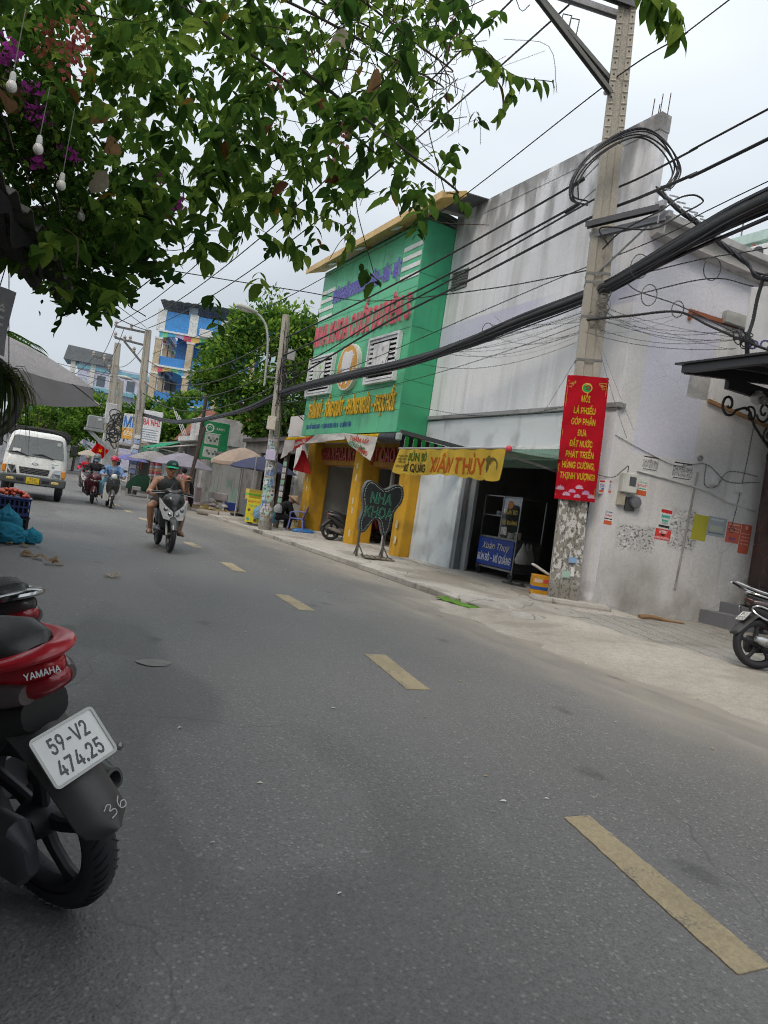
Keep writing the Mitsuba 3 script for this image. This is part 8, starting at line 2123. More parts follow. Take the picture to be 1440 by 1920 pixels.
mb = MB((0.15, 0.3, 0.12), 0.3)
rr_ = np.random.default_rng(2)
for k in range(60):
 p = o + e1 * (4.2 + rr_.normal() * 0.3) - e2 * 0.1 + A(0, 0, 9.2 + abs(rr_.normal()) * 0.35); mb.tube([p, p + A(rr_.normal() * 0.2, 0, 0.3)], 0.04, 3)
put(SC, 'balcony_plant', mb, 'matte', False, stuff=True)
# lilac house with a slate gable, far off
LH = thing('lilac_house', 'distant lilac and white house with teal bands and a slate gable', 'building')
def FH(z=0.0): return frame((7.6, 110.2, z), unit(A(0.985, -0.17, 0)), UPV)
mb = MB((0.5, 0.51, 0.63), 0.3); mb.box(1.2, 12, 0, 15.2, -9, 0, m=FH()); put(LH, 'wall', mb, 'satin', False)
mb = MB((0.6, 0.6, 0.64), 0.3); mb.box(-1.8, 3.2, 0, 11.4, -6, 0.8, m=FH()); put(LH, 'wing', mb, 'satin', False)
mb = MB((0.2, 0.42, 0.5), 0.3)
for z in (11.5, 14.4):
 mb.box(-2.0 if z < 12 else 1.0, 12.2, z, z + 0.5, -6, 1.0 if z < 12 else 0.2, m=FH())
put(LH, 'teal_band', mb, 'satin', False)
mb = MB((0.17, 0.18, 0.2), 0.4); mb.prism([(-0.8, 0), (6.6, 0), (6.0, 1.8), (-0.4, 2.0)], 0.3, FH(15.2) @ move(0, 0, 0.3)); mb.prism([(-0.8, 0), (6.6, 0), (6.0, 1.8), (-0.4, 2.0)], 5, FH(15.2) @ move(0, 0, -5)); put(LH, 'gable_roof', mb, 'matte', False)
for k in range(3):
 mb = MB((0.6, 0.58, 0.54), 0.3); mb.box(0.2 + 2.6 * k, 0.8 + 2.6 * k, 11.9, 15.2, -0.4, 0.2, m=FH()); put(LH, 'roof_post', mb, 'satin', False)
for k in range(4):
 mb = MB((0.1, 0.12, 0.15), 0.2); mb.box(3.8 + 2 * k, 4.9 + 2 * k, 12.3, 13.8, 0.0, 0.06, m=FH()); put(LH, 'window', mb, 'satin', False)
mb = MB((0.35, 0.36, 0.38), 0.3)
for k in range(8):
 mb.tube([xf(FH(), (-1.7 + 0.6 * k, 11.9, 0.9)), xf(FH(), (-1.7 + 0.6 * k, 13.0, 0.9))], 0.04, 4)
mb.tube([xf(FH(), (-1.7, 13, 0.9)), xf(FH(), (2.5, 13, 0.9))], 0.05, 4); put(LH, 'balcony_rail', mb, 'satin', False)
RM = thing('radio_mast', 'red and white lattice radio mast far behind the lilac house', 'mast')
for k in range(6):
 mb = MB((0.5, 0.08, 0.07) if k % 2 else (0.6, 0.6, 0.6), 0.2)
 for (a, b) in ((-0.4, -0.4), (0.4, -0.4), (0.4, 0.4), (-0.4, 0.4)):
  mb.tube([(20.3 + a, 128 + b, 16 + k), (20.3 + a, 128 + b, 17 + k)], 0.06, 4)
 mb.tube([(19.9, 127.6, 16 + k), (20.7, 127.6, 17 + k)], 0.05, 4); mb.tube([(20.7, 127.6, 16 + k), (19.9, 127.6, 17 + k)], 0.05, 4); put(RM, 'lattice', mb, 'satin', False)
for i, (x, y, w, z, c, lab) in enumerate(((0.9, 96, 5.0, 6.6, (0.5, 0.56, 0.58), 'distant pale house under green netting at the left'), (3.5, 118, 4, 6.0, (0.55, 0.54, 0.52), 'distant low cream house above the lorry'), (17.5, 50, 6, 12.6, (0.42, 0.58, 0.62), 'pale cyan house behind the big leafy tree'))):
 t = thing('far_house', lab, 'building'); mb = MB(c, 0.4); mb.box(x, x + w, y, y + 6, 0, z); put(t, 'wall', mb, 'satin', False)
 mb = MB((0.08, 0.38, 0.28) if i == 0 else (0.4, 0.41, 0.42), 0.4); mb.box(x - 0.2, x + w + 0.2, y - 0.2, y + 6, z, z + (1.6 if i == 0 else 0.3)); put(t, 'roof', mb, 'matte', False)
 for k in range(3):
  mb = MB((0.1, 0.12, 0.13), 0.2); mb.box(x + 0.5 + k * w / 3, x + 1.3 + k * w / 3, y - 0.04, y, z - 2.2, z - 1.0); put(t, 'window', mb, 'satin', False)
for i, (x, y) in enumerate(((-9, 48), (-8, 70), (-3, 92))):
 t = thing('left_house', ('plain grey house hidden behind the lorry', 'second plain house farther along the left side', 'third plain house far along the left side')[i], 'building')
 mb = MB(((0.45, 0.44, 0.42), (0.5, 0.5, 0.48), (0.42, 0.45, 0.48))[i], 0.5); mb.box(x, x + 5.5, y, y + 14, 0, (3.0, 4.6, 5.4)[i]); put(t, 'wall', mb, 'matte', False)
 mb = MB((0.25, 0.24, 0.23), 0.5); mb.box(x - 0.1, x + 6.2, y - 0.2, y + 14.2, (3.0, 4.6, 5.4)[i], (3.2, 4.8, 5.6)[i]); put(t, 'roof', mb, 'matte', False)


# umbrellas ---------------------------------------------------------
def parasol(label, c, r, rim, top, col, ribs=8, tilt=(0, 0, 1), scallop=0.09, post=True, valance=0.0, under=None, post_to=0.1, rad=None):
 t = thing('parasol', label, 'umbrella'); x, y = c
 fm = frame((x, y, 0), unit(np.cross((0, 1, 0), tilt)), (0, 1, 0)); fm[:3, 2] = unit(tilt)
 fm = np.eye(4); fm[:3, 2] = unit(tilt); fm[:3, 0] = unit(np.cross((0, 1, 0), fm[:3, 2])); fm[:3, 1] = np.cross(fm[:3, 2], fm[:3, 0]); fm[:3, 3] = (x, y, rim)
 h = top - rim; n = ribs * 6; a = np.arange(n + 1) * 2 * np.pi / n + 0.2
 G = []
 for v in np.linspace(0.02, 1, 9):
  row = []
  for th in a:
   ph = (th - 0.2) * ribs / (2 * np.pi); u = abs((ph - math.floor(ph)) * 2 - 1)
   sag_ = (1 - u ** 2) * v
   rr = r * v * (1 - scallop * sag_ * v)
   row.append(xf(fm, (rr * math.cos(th), rr * math.sin(th), h * (1 - v ** 1.6) - 0.06 * sag_ * h)))
  G.append(row)
 if valance:
  G.append([p + fm[:3, 2] * -valance for p in G[-1]])
 mb = MB(col, 0.25); mb.sheet(np.array(G)); put(t, 'canopy', mb, 'cloth', 25)
 for k in range(ribs):
  th = k * 2 * np.pi / ribs + 0.2; mb = MB((0.25, 0.25, 0.26), 0.3)
  P = [xf(fm, (r * v * math.cos(th), r * v * math.sin(th), h * (1 - v ** 1.6) - 0.015)) for v in np.linspace(0.03, 1.0, 7)]
  mb.tube(P, 0.008, 4); mb.tube([xf(fm, (0, 0, h - 0.55 * h - 0.25)), P[3]], 0.006, 4); mb.mesh(sphere(P[-1], 0.014, sub=1)); put(t, 'rib', mb, 'satin', 40)
 mb = MB((0.45, 0.45, 0.45), 0.3); b = xf(fm, (0, 0, h + 0.06)); mb.tube([b, A(x, y, post_to) if tilt == (0, 0, 1) else xf(fm, (0, 0, -rim / fm[2, 2] + post_to))], 0.022, 8); put(t, 'pole', mb, 'satin', 40)
 return t


parasol('beige parasol with pinkish panels beyond the second pole', (8.2, 26.4), 1.22, 2.12, 2.72, (0.52, 0.4, 0.33), valance=0.12)
parasol('navy grey parasol just behind the second pole', (8.2, 24.0), 1.25, 1.93, 2.4, (0.1, 0.115, 0.19), scallop=0.12)
parasol('big silver grey parasol right behind the man in the cap', (6.9, 30.4), 1.36, 1.74, 2.28, (0.36, 0.35, 0.41))
parasol('smaller silver parasol half hidden by the bigger silver one', (6.05, 32.2), 1.1, 1.8, 2.22, (0.38, 0.36, 0.36))
parasol('lilac blue parasol behind the rider in blue', (6.05, 37.6), 0.85, 1.75, 2.05, (0.22, 0.22, 0.5))
parasol('far cream parasol behind the rider in red', (5.35, 48.6), 0.95, 1.75, 2.15, (0.5, 0.44, 0.36))
parasol('far pink and white parasol left of the lilac one', (6.85, 47.6), 0.85, 1.9, 2.25, (0.55, 0.46, 0.48))
# flags
for i, (x, y, z, s, lab) in enumerate(((3.88, 30.2, 1.55, 1.0, 'red flag with a yellow star held up behind the rider in red'), (1.9, 62, 1.5, 1.3, 'far red flag beyond the lorry'))):
 t = thing('flag', lab, 'flag'); q = MB((0.3, 0.3, 0.3)); q.tube([(x + 0.05, y, 0.1 if i else 0.9), (x - 0.12 * s, y, z + 0.6 * s)], 0.012, 5); put(t, 'staff', q, 'satin', 40)
 fm = frame((x - 0.14 * s, y, z + 0.28 * s), (0.93, 0, -0.4), (0.35, 0, 0.95))
 if i == 0: fm = frame((3.62, 30.2, 1.83), (0.9, 0.1, -0.45), (0.45, 0, 0.9))
 q = MB((0.55, 0.01, 0.01), 0.1); G = np.array([[(u * 0.27 * s, v * 0.2 * s, 0.025 * s * math.sin(u * 6 + v)) for u in np.linspace(-1, 1, 12)] for v in np.linspace(1, -1, 7)]); q.slab(G, 0.004, m=fm); put(t, 'cloth', q, 'cloth', 50)
 q = MB((0.68, 0.5, 0.02), 0.1); st = [(0.1 * s * (1 if k % 2 == 0 else 0.4) * math.sin(k * math.pi / 5), 0.1 * s * (1 if k % 2 == 0 else 0.4) * math.cos(k * math.pi / 5)) for k in range(10)]
 q.prism(st, 0.006, fm @ move(0, 0, 0.03)); put(t, 'star', q, 'cloth', False)
# vendor cart, goods and rubbish on the right pavement
VC = thing('vendor_cart', 'street vendor cart with a bright yellow printed board and plastic bags', 'food cart')
f_ = frame((7.25, 22.25, 0.14), unit(A(0.93, -0.37, 0)), unit(A(-0.05, 0.06, 1)))
mb = MB((0.62, 0.55, 0.02), 0.15); mb.rbox(0, 0.44, 0.02, 0.8, -0.03, 0, 0.01, m=f_); put(VC, 'yellow_board', mb, 'satin', 30)
q = MB((0.5, 0.06, 0.05), 0.1); a = f_.copy(); a[:3, 3] = xf(f_, (0.22, 0.66, 0)); q.text('BÁNH MÌ', a, 0.07, 0.36, 0.004, True)
a = f_.copy(); a[:3, 3] = xf(f_, (0.22, 0.52, 0)); q.text('TRÀ SỮA', a, 0.06, 0.3, 0.004, True, c=(0.05, 0.3, 0.2)); a = f_.copy(); a[:3, 3] = xf(f_, (0.24, 0.24, 0)); q.text('10K', a, 0.08, 0.16, 0.004, True)
for (x, y, c) in ((0.1, 0.42, (0.2, 0.08, 0.04)), (0.32, 0.42, (0.1, 0.3, 0.4)), (0.34, 0.28, (0.6, 0.6, 0.58)), (0.1, 0.12, (0.1, 0.35, 0.3)), (0.32, 0.1, (0.2, 0.1, 0.06))):
 q.prism(Point(x, y).buffer(0.05), 0.004, f_, c)
put(VC, 'board_print', q, 'satin', False)
mb = MB((0.3, 0.31, 0.31), 0.4); mb.rbox(7.3, 8.0, 22.3, 22.9, 0.35, 0.88, 0.02, c=(0.08, 0.1, 0.1)); mb.beam((7.4, 22.4, 0.85), (7.4, 22.4, 2.3), 0.03, 0.03); put(VC, 'body', mb, 'satin', 30)
for (x, y) in ((7.45, 22.28), (7.95, 22.25)):
 mb = MB(BLACK, 0.3); mb.lathe([(0.02, -0.03), (0.17, -0.03), (0.17, 0.03), (0.02, 0.03)], (x, y, 0.28), (0.3, 1, 0), 18); put(VC, 'wheel', mb, 'satin', 40)
SB_ = thing('striped_box', 'yellow and green striped carton standing on the vendor cart', 'box')
for k, c in enumerate(((0.5, 0.3, 0.12), (0.55, 0.42, 0.05), (0.15, 0.4, 0.05), (0.55, 0.42, 0.05), (0.5, 0.4, 0.1))):
 mb = MB(c, 0.2); mb.box(7.3, 7.82, 22.32, 22.7, 0.88 + k * 0.07, 0.95 + k * 0.07, m=None); put(SB_, 'stripe', mb, 'satin', False)
bag('plastic_bag', 'pale blue plastic bag hanging at the yellow board', (7.62, 22.0, 0.3), 0.2, (0.25, 0.42, 0.58), seed=1, tall=1.6)
bag('plastic_bag', 'teal blue plastic bag hanging right of the second pole', (7.86, 21.6, 0.25), 0.2, (0.14, 0.36, 0.46), seed=2, tall=1.9)
bag('plastic_bag', 'white plastic bag hanging beside the conical hat vendor', (8.05, 21.5, 0.6), 0.14, (0.55, 0.55, 0.56), seed=3, tall=1.5)
PC = thing('plastic_chair', 'blue lilac plastic armchair on the pavement beside the vendor', 'chair')
cm = move(8.62, 21.2, 0.13, math.radians(150)); cc = (0.16, 0.17, 0.42)
q = MB(cc, 0.2); q.rbox(-0.22, 0.22, -0.23, 0.23, 0.36, 0.4, 0.02, m=cm); put(PC, 'seat', q, 'satin', 30)
q = MB(cc, 0.2); G = np.array([[(-0.2 - 0.1 * v, 0.22 * s * (1 - 0.12 * v), 0.4 + 0.4 * v * (1 - 0.1 * s * s)) for s in np.linspace(-1, 1, 9)] for v in np.linspace(0, 1, 6)]); q.slab(G, 0.02, m=cm); put(PC, 'backrest', q, 'satin', 40)
for s in (-1, 1):
 q = MB(cc, 0.2); q.tube(spline([(-0.28, s * 0.23, 0.62), (0.05, s * 0.27, 0.6), (0.2, s * 0.25, 0.55), (0.2, s * 0.22, 0.4)], 14), 0.022, 6, m=cm); put(PC, 'armrest', q, 'satin', 40)
 for x in (-0.2, 0.2):
  q = MB(cc, 0.2); q.beam((x, s * 0.2, 0.37), (x * 1.2, s * 0.23, 0.0), 0.05, 0.04, m=cm); put(PC, 'leg', q, 'satin', False)
q = MB((0.55, 0.42, 0.05), 0.3); q.rbox(8.95, 9.35, 21.9, 22.3, 0.45, 0.5, 0.01); q.rbox(8.9, 9.3, 21.85, 22.25, 0.15, 0.2, 0.01)
for (x, y) in ((8.97, 21.9), (9.3, 21.9), (8.97, 22.25), (9.3, 22.25)):
 q.beam((x, y, 0.12), (x, y, 0.46), 0.03, 0.03)
one('yellow_stool', 'low yellow stool by the white pilaster', 'stool', q, 'satin', 30)
q = rubble((8.85, 21.05, 0.14), (0.42, 0.2, 0.1), 31, sub=3); q.u = [np.tile([code((0.05, 0.2, 0.5)), 0.1], (len(q.v[0]), 1))]; one('blue_tarp', 'crumpled blue plastic sheet on the pavement by the yellow column', 'tarp', q, 'satin', 30)
TP = thing('foam_crate', 'white foam crate standing on the rubbish heap beyond the beige parasol', 'box')
q = MB((0.5, 0.47, 0.44), 0.5); q.rbox(8.35, 9.1, 30.6, 31.1, 0.5, 0.85, 0.04); put(TP, 'body', q, 'matte', 30)
one('foam_crate', 'pinkish foam board leaning at the left of the rubbish heap', 'box', MB((0.5, 0.4, 0.4), 0.4).rbox(7.7, 7.95, 30.7, 30.95, 0.12, 0.95, 0.03), 'matte', 30)
one('blue_crate', 'small dark blue plastic crate right of the rubbish heap', 'crate', MB((0.03, 0.06, 0.25), 0.3).rbox(9.0, 9.45, 30.3, 30.7, 0.12, 0.5, 0.03), 'satin', 30)
rr_ = np.random.default_rng(6); RB_ = thing('rubbish_heap', 'heap of crumpled pale plastic and rubbish on the right pavement', 'rubbish', kind='stuff')
q = MB((0.4, 0.35, 0.36), 0.5)
for k in range(26):
 r0 = rubble((8.3 + rr_.normal() * 0.4, 30.5 + rr_.normal() * 0.25, 0.18 + abs(rr_.normal()) * 0.15), (0.16, 0.14, 0.1), k * 3.3, sub=1)
 q.add(r0.v[0], r0.f[0], [(0.45, 0.38, 0.4), (0.5, 0.48, 0.46), (0.35, 0.27, 0.3), (0.42, 0.3, 0.12)][k % 4])
for k in range(70):
 p = A(7.2 + rr_.uniform(0, 2.2), 29.6 + rr_.uniform(-0.2, 0.3), 0.12); q.tube([p, p + A(rr_.normal() * 0.1, rr_.normal() * 0.1, rr_.uniform(0, 0.1))], 0.015, 3, c=(0.42, 0.3, 0.1))
scene[RB_] = shape(q, 'matte', False)
GT = thing('covered_stand', 'dark green cloth covered stand under the lilac parasol', 'stand')
q = MB((0.02, 0.06, 0.035), 0.3); q.loft([sup((6.6, 37.2, z), (1, 0, 0), (0, 1, 0), a, a * 0.8, 2.4, 16) for z, a in ((0.35, 0.75), (0.6, 0.7), (0.9, 0.5), (1.05, 0.3), (1.1, 0.05))]); put(GT, 'cover', q, 'cloth', 40)
q = MB((0.3, 0.3, 0.3), 0.3); q.rbox(6.1, 6.5, 36.6, 36.9, 0.3, 0.5, 0.02); q.beam((6.1, 36.6, 0.1), (6.1, 36.6, 0.5), 0.03, 0.03); q.beam((7.1, 36.6, 0.1), (7.1, 36.6, 0.5), 0.03, 0.03); put(GT, 'trolley', q, 'satin', 30)
one('gutter_pipe', 'short concrete pipe lying in the broken kerb beyond the vendor', 'pipe', MB((0.3, 0.28, 0.24), 0.5).tube([(7.0, 27.2, 0.08), (7.7, 26.8, 0.08)], 0.12, 10), 'matte', 40)
q = MB((0.015, 0.015, 0.016), 0.3); q.lathe([(0.14, -0.04), (0.24, -0.05), (0.28, 0), (0.24, 0.05), (0.14, 0.04)], (8.6, 27.4, 0.15), (0, 0, 1), 24); one('old_tyre', 'old black tyre lying flat before the dark garage', 'tyre', q, 'satin', 40)
# ------------------------------------------------------------------ leaves
def leaf_shape(kind):
 """(vertices, triangles) of one leaf of length 1 along +x, folded along its midrib"""
 if kind == 'oval':
  out = [(0.0, 0.0), (0.12, 0.15), (0.35, 0.27), (0.6, 0.25), (0.82, 0.13), (1.0, 0.0)]
  zz = [0.0, 0.02, 0.03, 0.0, -0.06, -0.14]
 elif kind == 'lance':
  out = [(0.0, 0.0), (0.15, 0.08), (0.4, 0.14), (0.7, 0.11), (1.0, 0.0)]; zz = [0.0, 0.03, 0.03, -0.02, -0.12]
 else:      # lobed, like a breadfruit leaf
  out = [(0.0, 0.02), (0.12, 0.12), (0.2, 0.3), (0.3, 0.33), (0.3, 0.1), (0.38, 0.11), (0.5, 0.36), (0.6, 0.35), (0.54, 0.1), (0.62, 0.1), (0.74, 0.28), (0.84, 0.24), (0.78, 0.07), (0.9, 0.06), (1.0, 0.0)]
  zz = [-0.12 * x * x + 0.03 * math.sin(9 * x) for x, y in out]
 mid = [(x, 0.0, z) for (x, y), z in zip(out, zz)]
 L = [(x, y, z + 0.22 * y) for (x, y), z in zip(out, zz)]; R = [(x, -y, z + 0.22 * y) for (x, y), z in zip(out, zz)]
 n = len(out); v = np.array(mid + L + R); f = []
 for i in range(n - 1):
  f += [[i, i + 1, n + i + 1], [i, n + i + 1, n + i], [i, 2 * n + i, 2 * n + i + 1], [i, 2 * n + i + 1, i + 1]]
 f = np.array(f); ar = np.linalg.norm(np.cross(v[f[:, 1]] - v[f[:, 0]], v[f[:, 2]] - v[f[:, 0]]), axis=1)
 return v, f[ar > 1e-9]


SHAPES_ = {k: leaf_shape(k) for k in ('oval', 'lance', 'lobed')}


def leaf_frames(D, N):
 D = unit(D); N = unit(N - (N * D).sum(-1, keepdims=True) * D); return np.stack([D, np.cross(N, D), N], -1)


def leaves(mb, P, D, N, L, W, cols, kind='oval'):
 v, f = SHAPES_[kind]; R = leaf_frames(D, N); n = len(P)
 S = np.stack([np.broadcast_to(L, n), np.broadcast_to(L, n) * np.broadcast_to(W, n), np.broadcast_to(L, n)], -1)
 V = np.einsum('nij,nkj->nki', R, v[None] * S[:, None]) + P[:, None]
 F = f[None] + (np.arange(n) * len(v))[:, None, None]
 mb.v.append(V.reshape(-1, 3)); mb.f.append(F.reshape(-1, 3) + mb.n); mb.n += n * len(v)
 u = np.array([code(c) for c in cols]); mb.u.append(np.stack([np.repeat(u, len(v)), np.full(n * len(v), 0.0)], 1))
 return mb


GREENS = [(0.03, 0.062, 0.015), (0.045, 0.1, 0.02), (0.07, 0.145, 0.026), (0.12, 0.215, 0.035), (0.2, 0.29, 0.05)]


def tree(label, base, top, centre, rad, n, size, seed, trunk=0.25, tones=(0.3, 0.3, 0.25, 0.12, 0.03), clumps=60, kind='oval', name='tree', droop=0.2):
 """tapered trunk, forking limbs, and a crown of leaf clumps round the twig ends"""
 r = np.random.default_rng(seed); t = thing(name, label, 'tree'); base, top, centre, rad = A(*base), A(*top), A(*centre), A(*rad)
 mb = MB((0.11, 0.09, 0.07), 0.5); mb.tube(spline([base, base * 0.5 + top * 0.5 + A(0.1, 0.05, 0), top], 10), np.linspace(trunk, trunk * 0.55, 10), 10); put(t, 'trunk', mb, 'matte', 50)
 d = unit(r.normal(size=(clumps, 3))); d[:, 2] = np.abs(d[:, 2]) * 1.1 - 0.45; d = unit(d)
 C = centre + d * rad * r.uniform(0.45, 0.95, (clumps, 1)) ** 0.6
 C[:, :] += r.normal(size=C.shape) * 0.08 * rad
 mb = MB((0.09, 0.075, 0.06), 0.4)
 for c in C[: min(clumps, 16)]:
  mb.tube(spline([top, top * 0.55 + c * 0.45 + A(0, 0, 0.1 * rad[2]), c], 8), np.linspace(trunk * 0.4, trunk * 0.06, 8), 5)
 put(t, 'limb', mb, 'matte', 50, stuff=True)
 k = r.integers(0, clumps, n); cr = r.uniform(0.16, 0.34, clumps)[:, None] * rad
 g = unit(r.normal(size=(n, 3))) * r.uniform(0.2, 1, (n, 1)) ** 0.5; g[:, 2] *= 0.8
 P = C[k] + g * cr[k]
 out = unit(P - (centre - A(0, 0, 0.4 * rad[2]))); D = unit(out + r.normal(size=(n, 3)) * 0.7 - A(0, 0, droop)); N = unit(A(0, 0, 1) + r.normal(size=(n, 3)) * 0.55 + out * 0.3)
 tone = np.clip(r.choice(5, n, p=np.array(tones) / sum(tones)) + (r.integers(-1, 2, clumps)[k] * (r.random(n) < 0.6)), 0, 4)
 mb = leaves(MB(), P, D, N, size * r.uniform(0.65, 1.25, n), r.uniform(0.8, 1.15, n), [tuple(A(*GREENS[i]) * 1.5) for i in tone], kind)
 put(t, 'crown', mb, 'leaf', False, stuff=True)
 return t


tree('big round leafy tree behind the street lamp, left of the green clinic', (10.6, 32.2, 0), (10.4, 32.1, 4.2), (10.6, 32.2, 6.5), (3.2, 3.0, 3.5), 14000, 0.25, 1, 0.3, (0.1, 0.25, 0.32, 0.22, 0.11), 90)
tree('lower bough of leaves hanging behind the second pole', (10.9, 29.2, 0), (10.6, 29.2, 3.2), (10.5, 29.4, 4.1), (1.4, 1.5, 1.3), 3000, 0.24, 2, 0.16, (0.25, 0.35, 0.25, 0.12, 0.03), 40)
FT = [('spreading far tree left of the transformer pole', (7.3, 92), (7.3, 92, 5.6), (4.2, 4, 3.6), 3), ('feathery far tree just right of the lorry', (4.2, 80), (4.2, 80, 4.6), (3.4, 3.4, 3.4), 4), ('round far tree behind the transformer pole', (9.6, 84), (9.6, 84, 5.8), (3.6, 3.4, 3.6), 5),
      ('far tree in front of the rainbow school, left one', (12.6, 68), (12.6, 68, 6.0), (3.4, 2.6, 3.0), 6), ('far tree in front of the rainbow school, right one', (16.2, 65), (16.2, 65, 6.4), (3.8, 2.6, 3.2), 7), ('low far tree above the white sign board', (13.4, 60), (13.4, 60, 4.6), (3.0, 2.4, 2.4), 8), ('far dark tree behind the low pale shop', (13.6, 48), (13.6, 48, 4.8), (2.4, 2.4, 2.2), 9), ('tallest far tree rising in front of the lilac house', (9.0, 100), (9.0, 100, 8.0), (2.6, 2.6, 3.4), 10), ('low far bush at the end of the road', (7.0, 108), (7.0, 108, 2.6), (4, 3, 2.4), 11)]
for lab, b, c, r, sd in FT:
 tree(lab, (b[0], b[1], 0), (b[0], b[1], c[2] - r[2] * 0.4), c, A(*r) * 0.92, 3400, 0.42, sd, 0.2, (0.08, 0.24, 0.34, 0.24, 0.1), 46)
for i, (x, y, z) in enumerate(((-0.4, 14.2, 2.9), (-2.2, 34, 3.3))):
 tree(('dark tree above the big grey parasol at the left edge', 'bushy tree behind the lorry on the left side')[i], (x - 0.8, y, 0), (x - 0.8, y, z - 0.7), (x - 0.7, y, z), (1.0 + i * 1.2, 1.2, 1.1), 1500, 0.13 + 0.1 * i, 20 + i, 0.12, (0.5, 0.35, 0.15, 0.0, 0.0), 26)
# palm fronds at the left edge
PL = thing('palm', 'small palm with spiky fronds sticking up at the left edge', 'palm')
r = np.random.default_rng(12); pc_ = A(-0.45, 13.2, 2.75)
mb = MB((0.14, 0.11, 0.08), 0.5); mb.tube([(-0.5, 13.2, 0), pc_], 0.09, 8); put(PL, 'trunk', mb, 'matte', 50)
for k in range(15):
 a = r.uniform(-2.2, 2.2) + 0.2; d = A(math.cos(a), math.sin(a), 0); ln = r.uniform(0.7, 1.05); hgt = r.uniform(0.1, 0.6)
 P = spline([pc_, pc_ + d * ln * 0.45 + A(0, 0, hgt * 0.8), pc_ + d * ln + A(0, 0, hgt * 0.5)], 22); tn_ = unit(np.gradient(P, axis=0)); sd_ = unit(np.cross(tn_, UPV))
 mb = leaves(MB(), np.vstack([P, P]), np.vstack([tn_ * 0.5 + sd_ * 0.9 - A(0, 0, 0.25), tn_ * 0.5 - sd_ * 0.9 - A(0, 0, 0.25)]), np.tile(UPV, (44, 1)).astype(float) + r.normal(size=(44, 3)) * 0.2, 0.3, 0.35, [GREENS[r.integers(0, 3)] for _ in range(44)], 'lance'); mb.tube(P, 0.008, 4, c=(0.06, 0.09, 0.03)); put(PL, 'frond', mb, 'leaf', False)

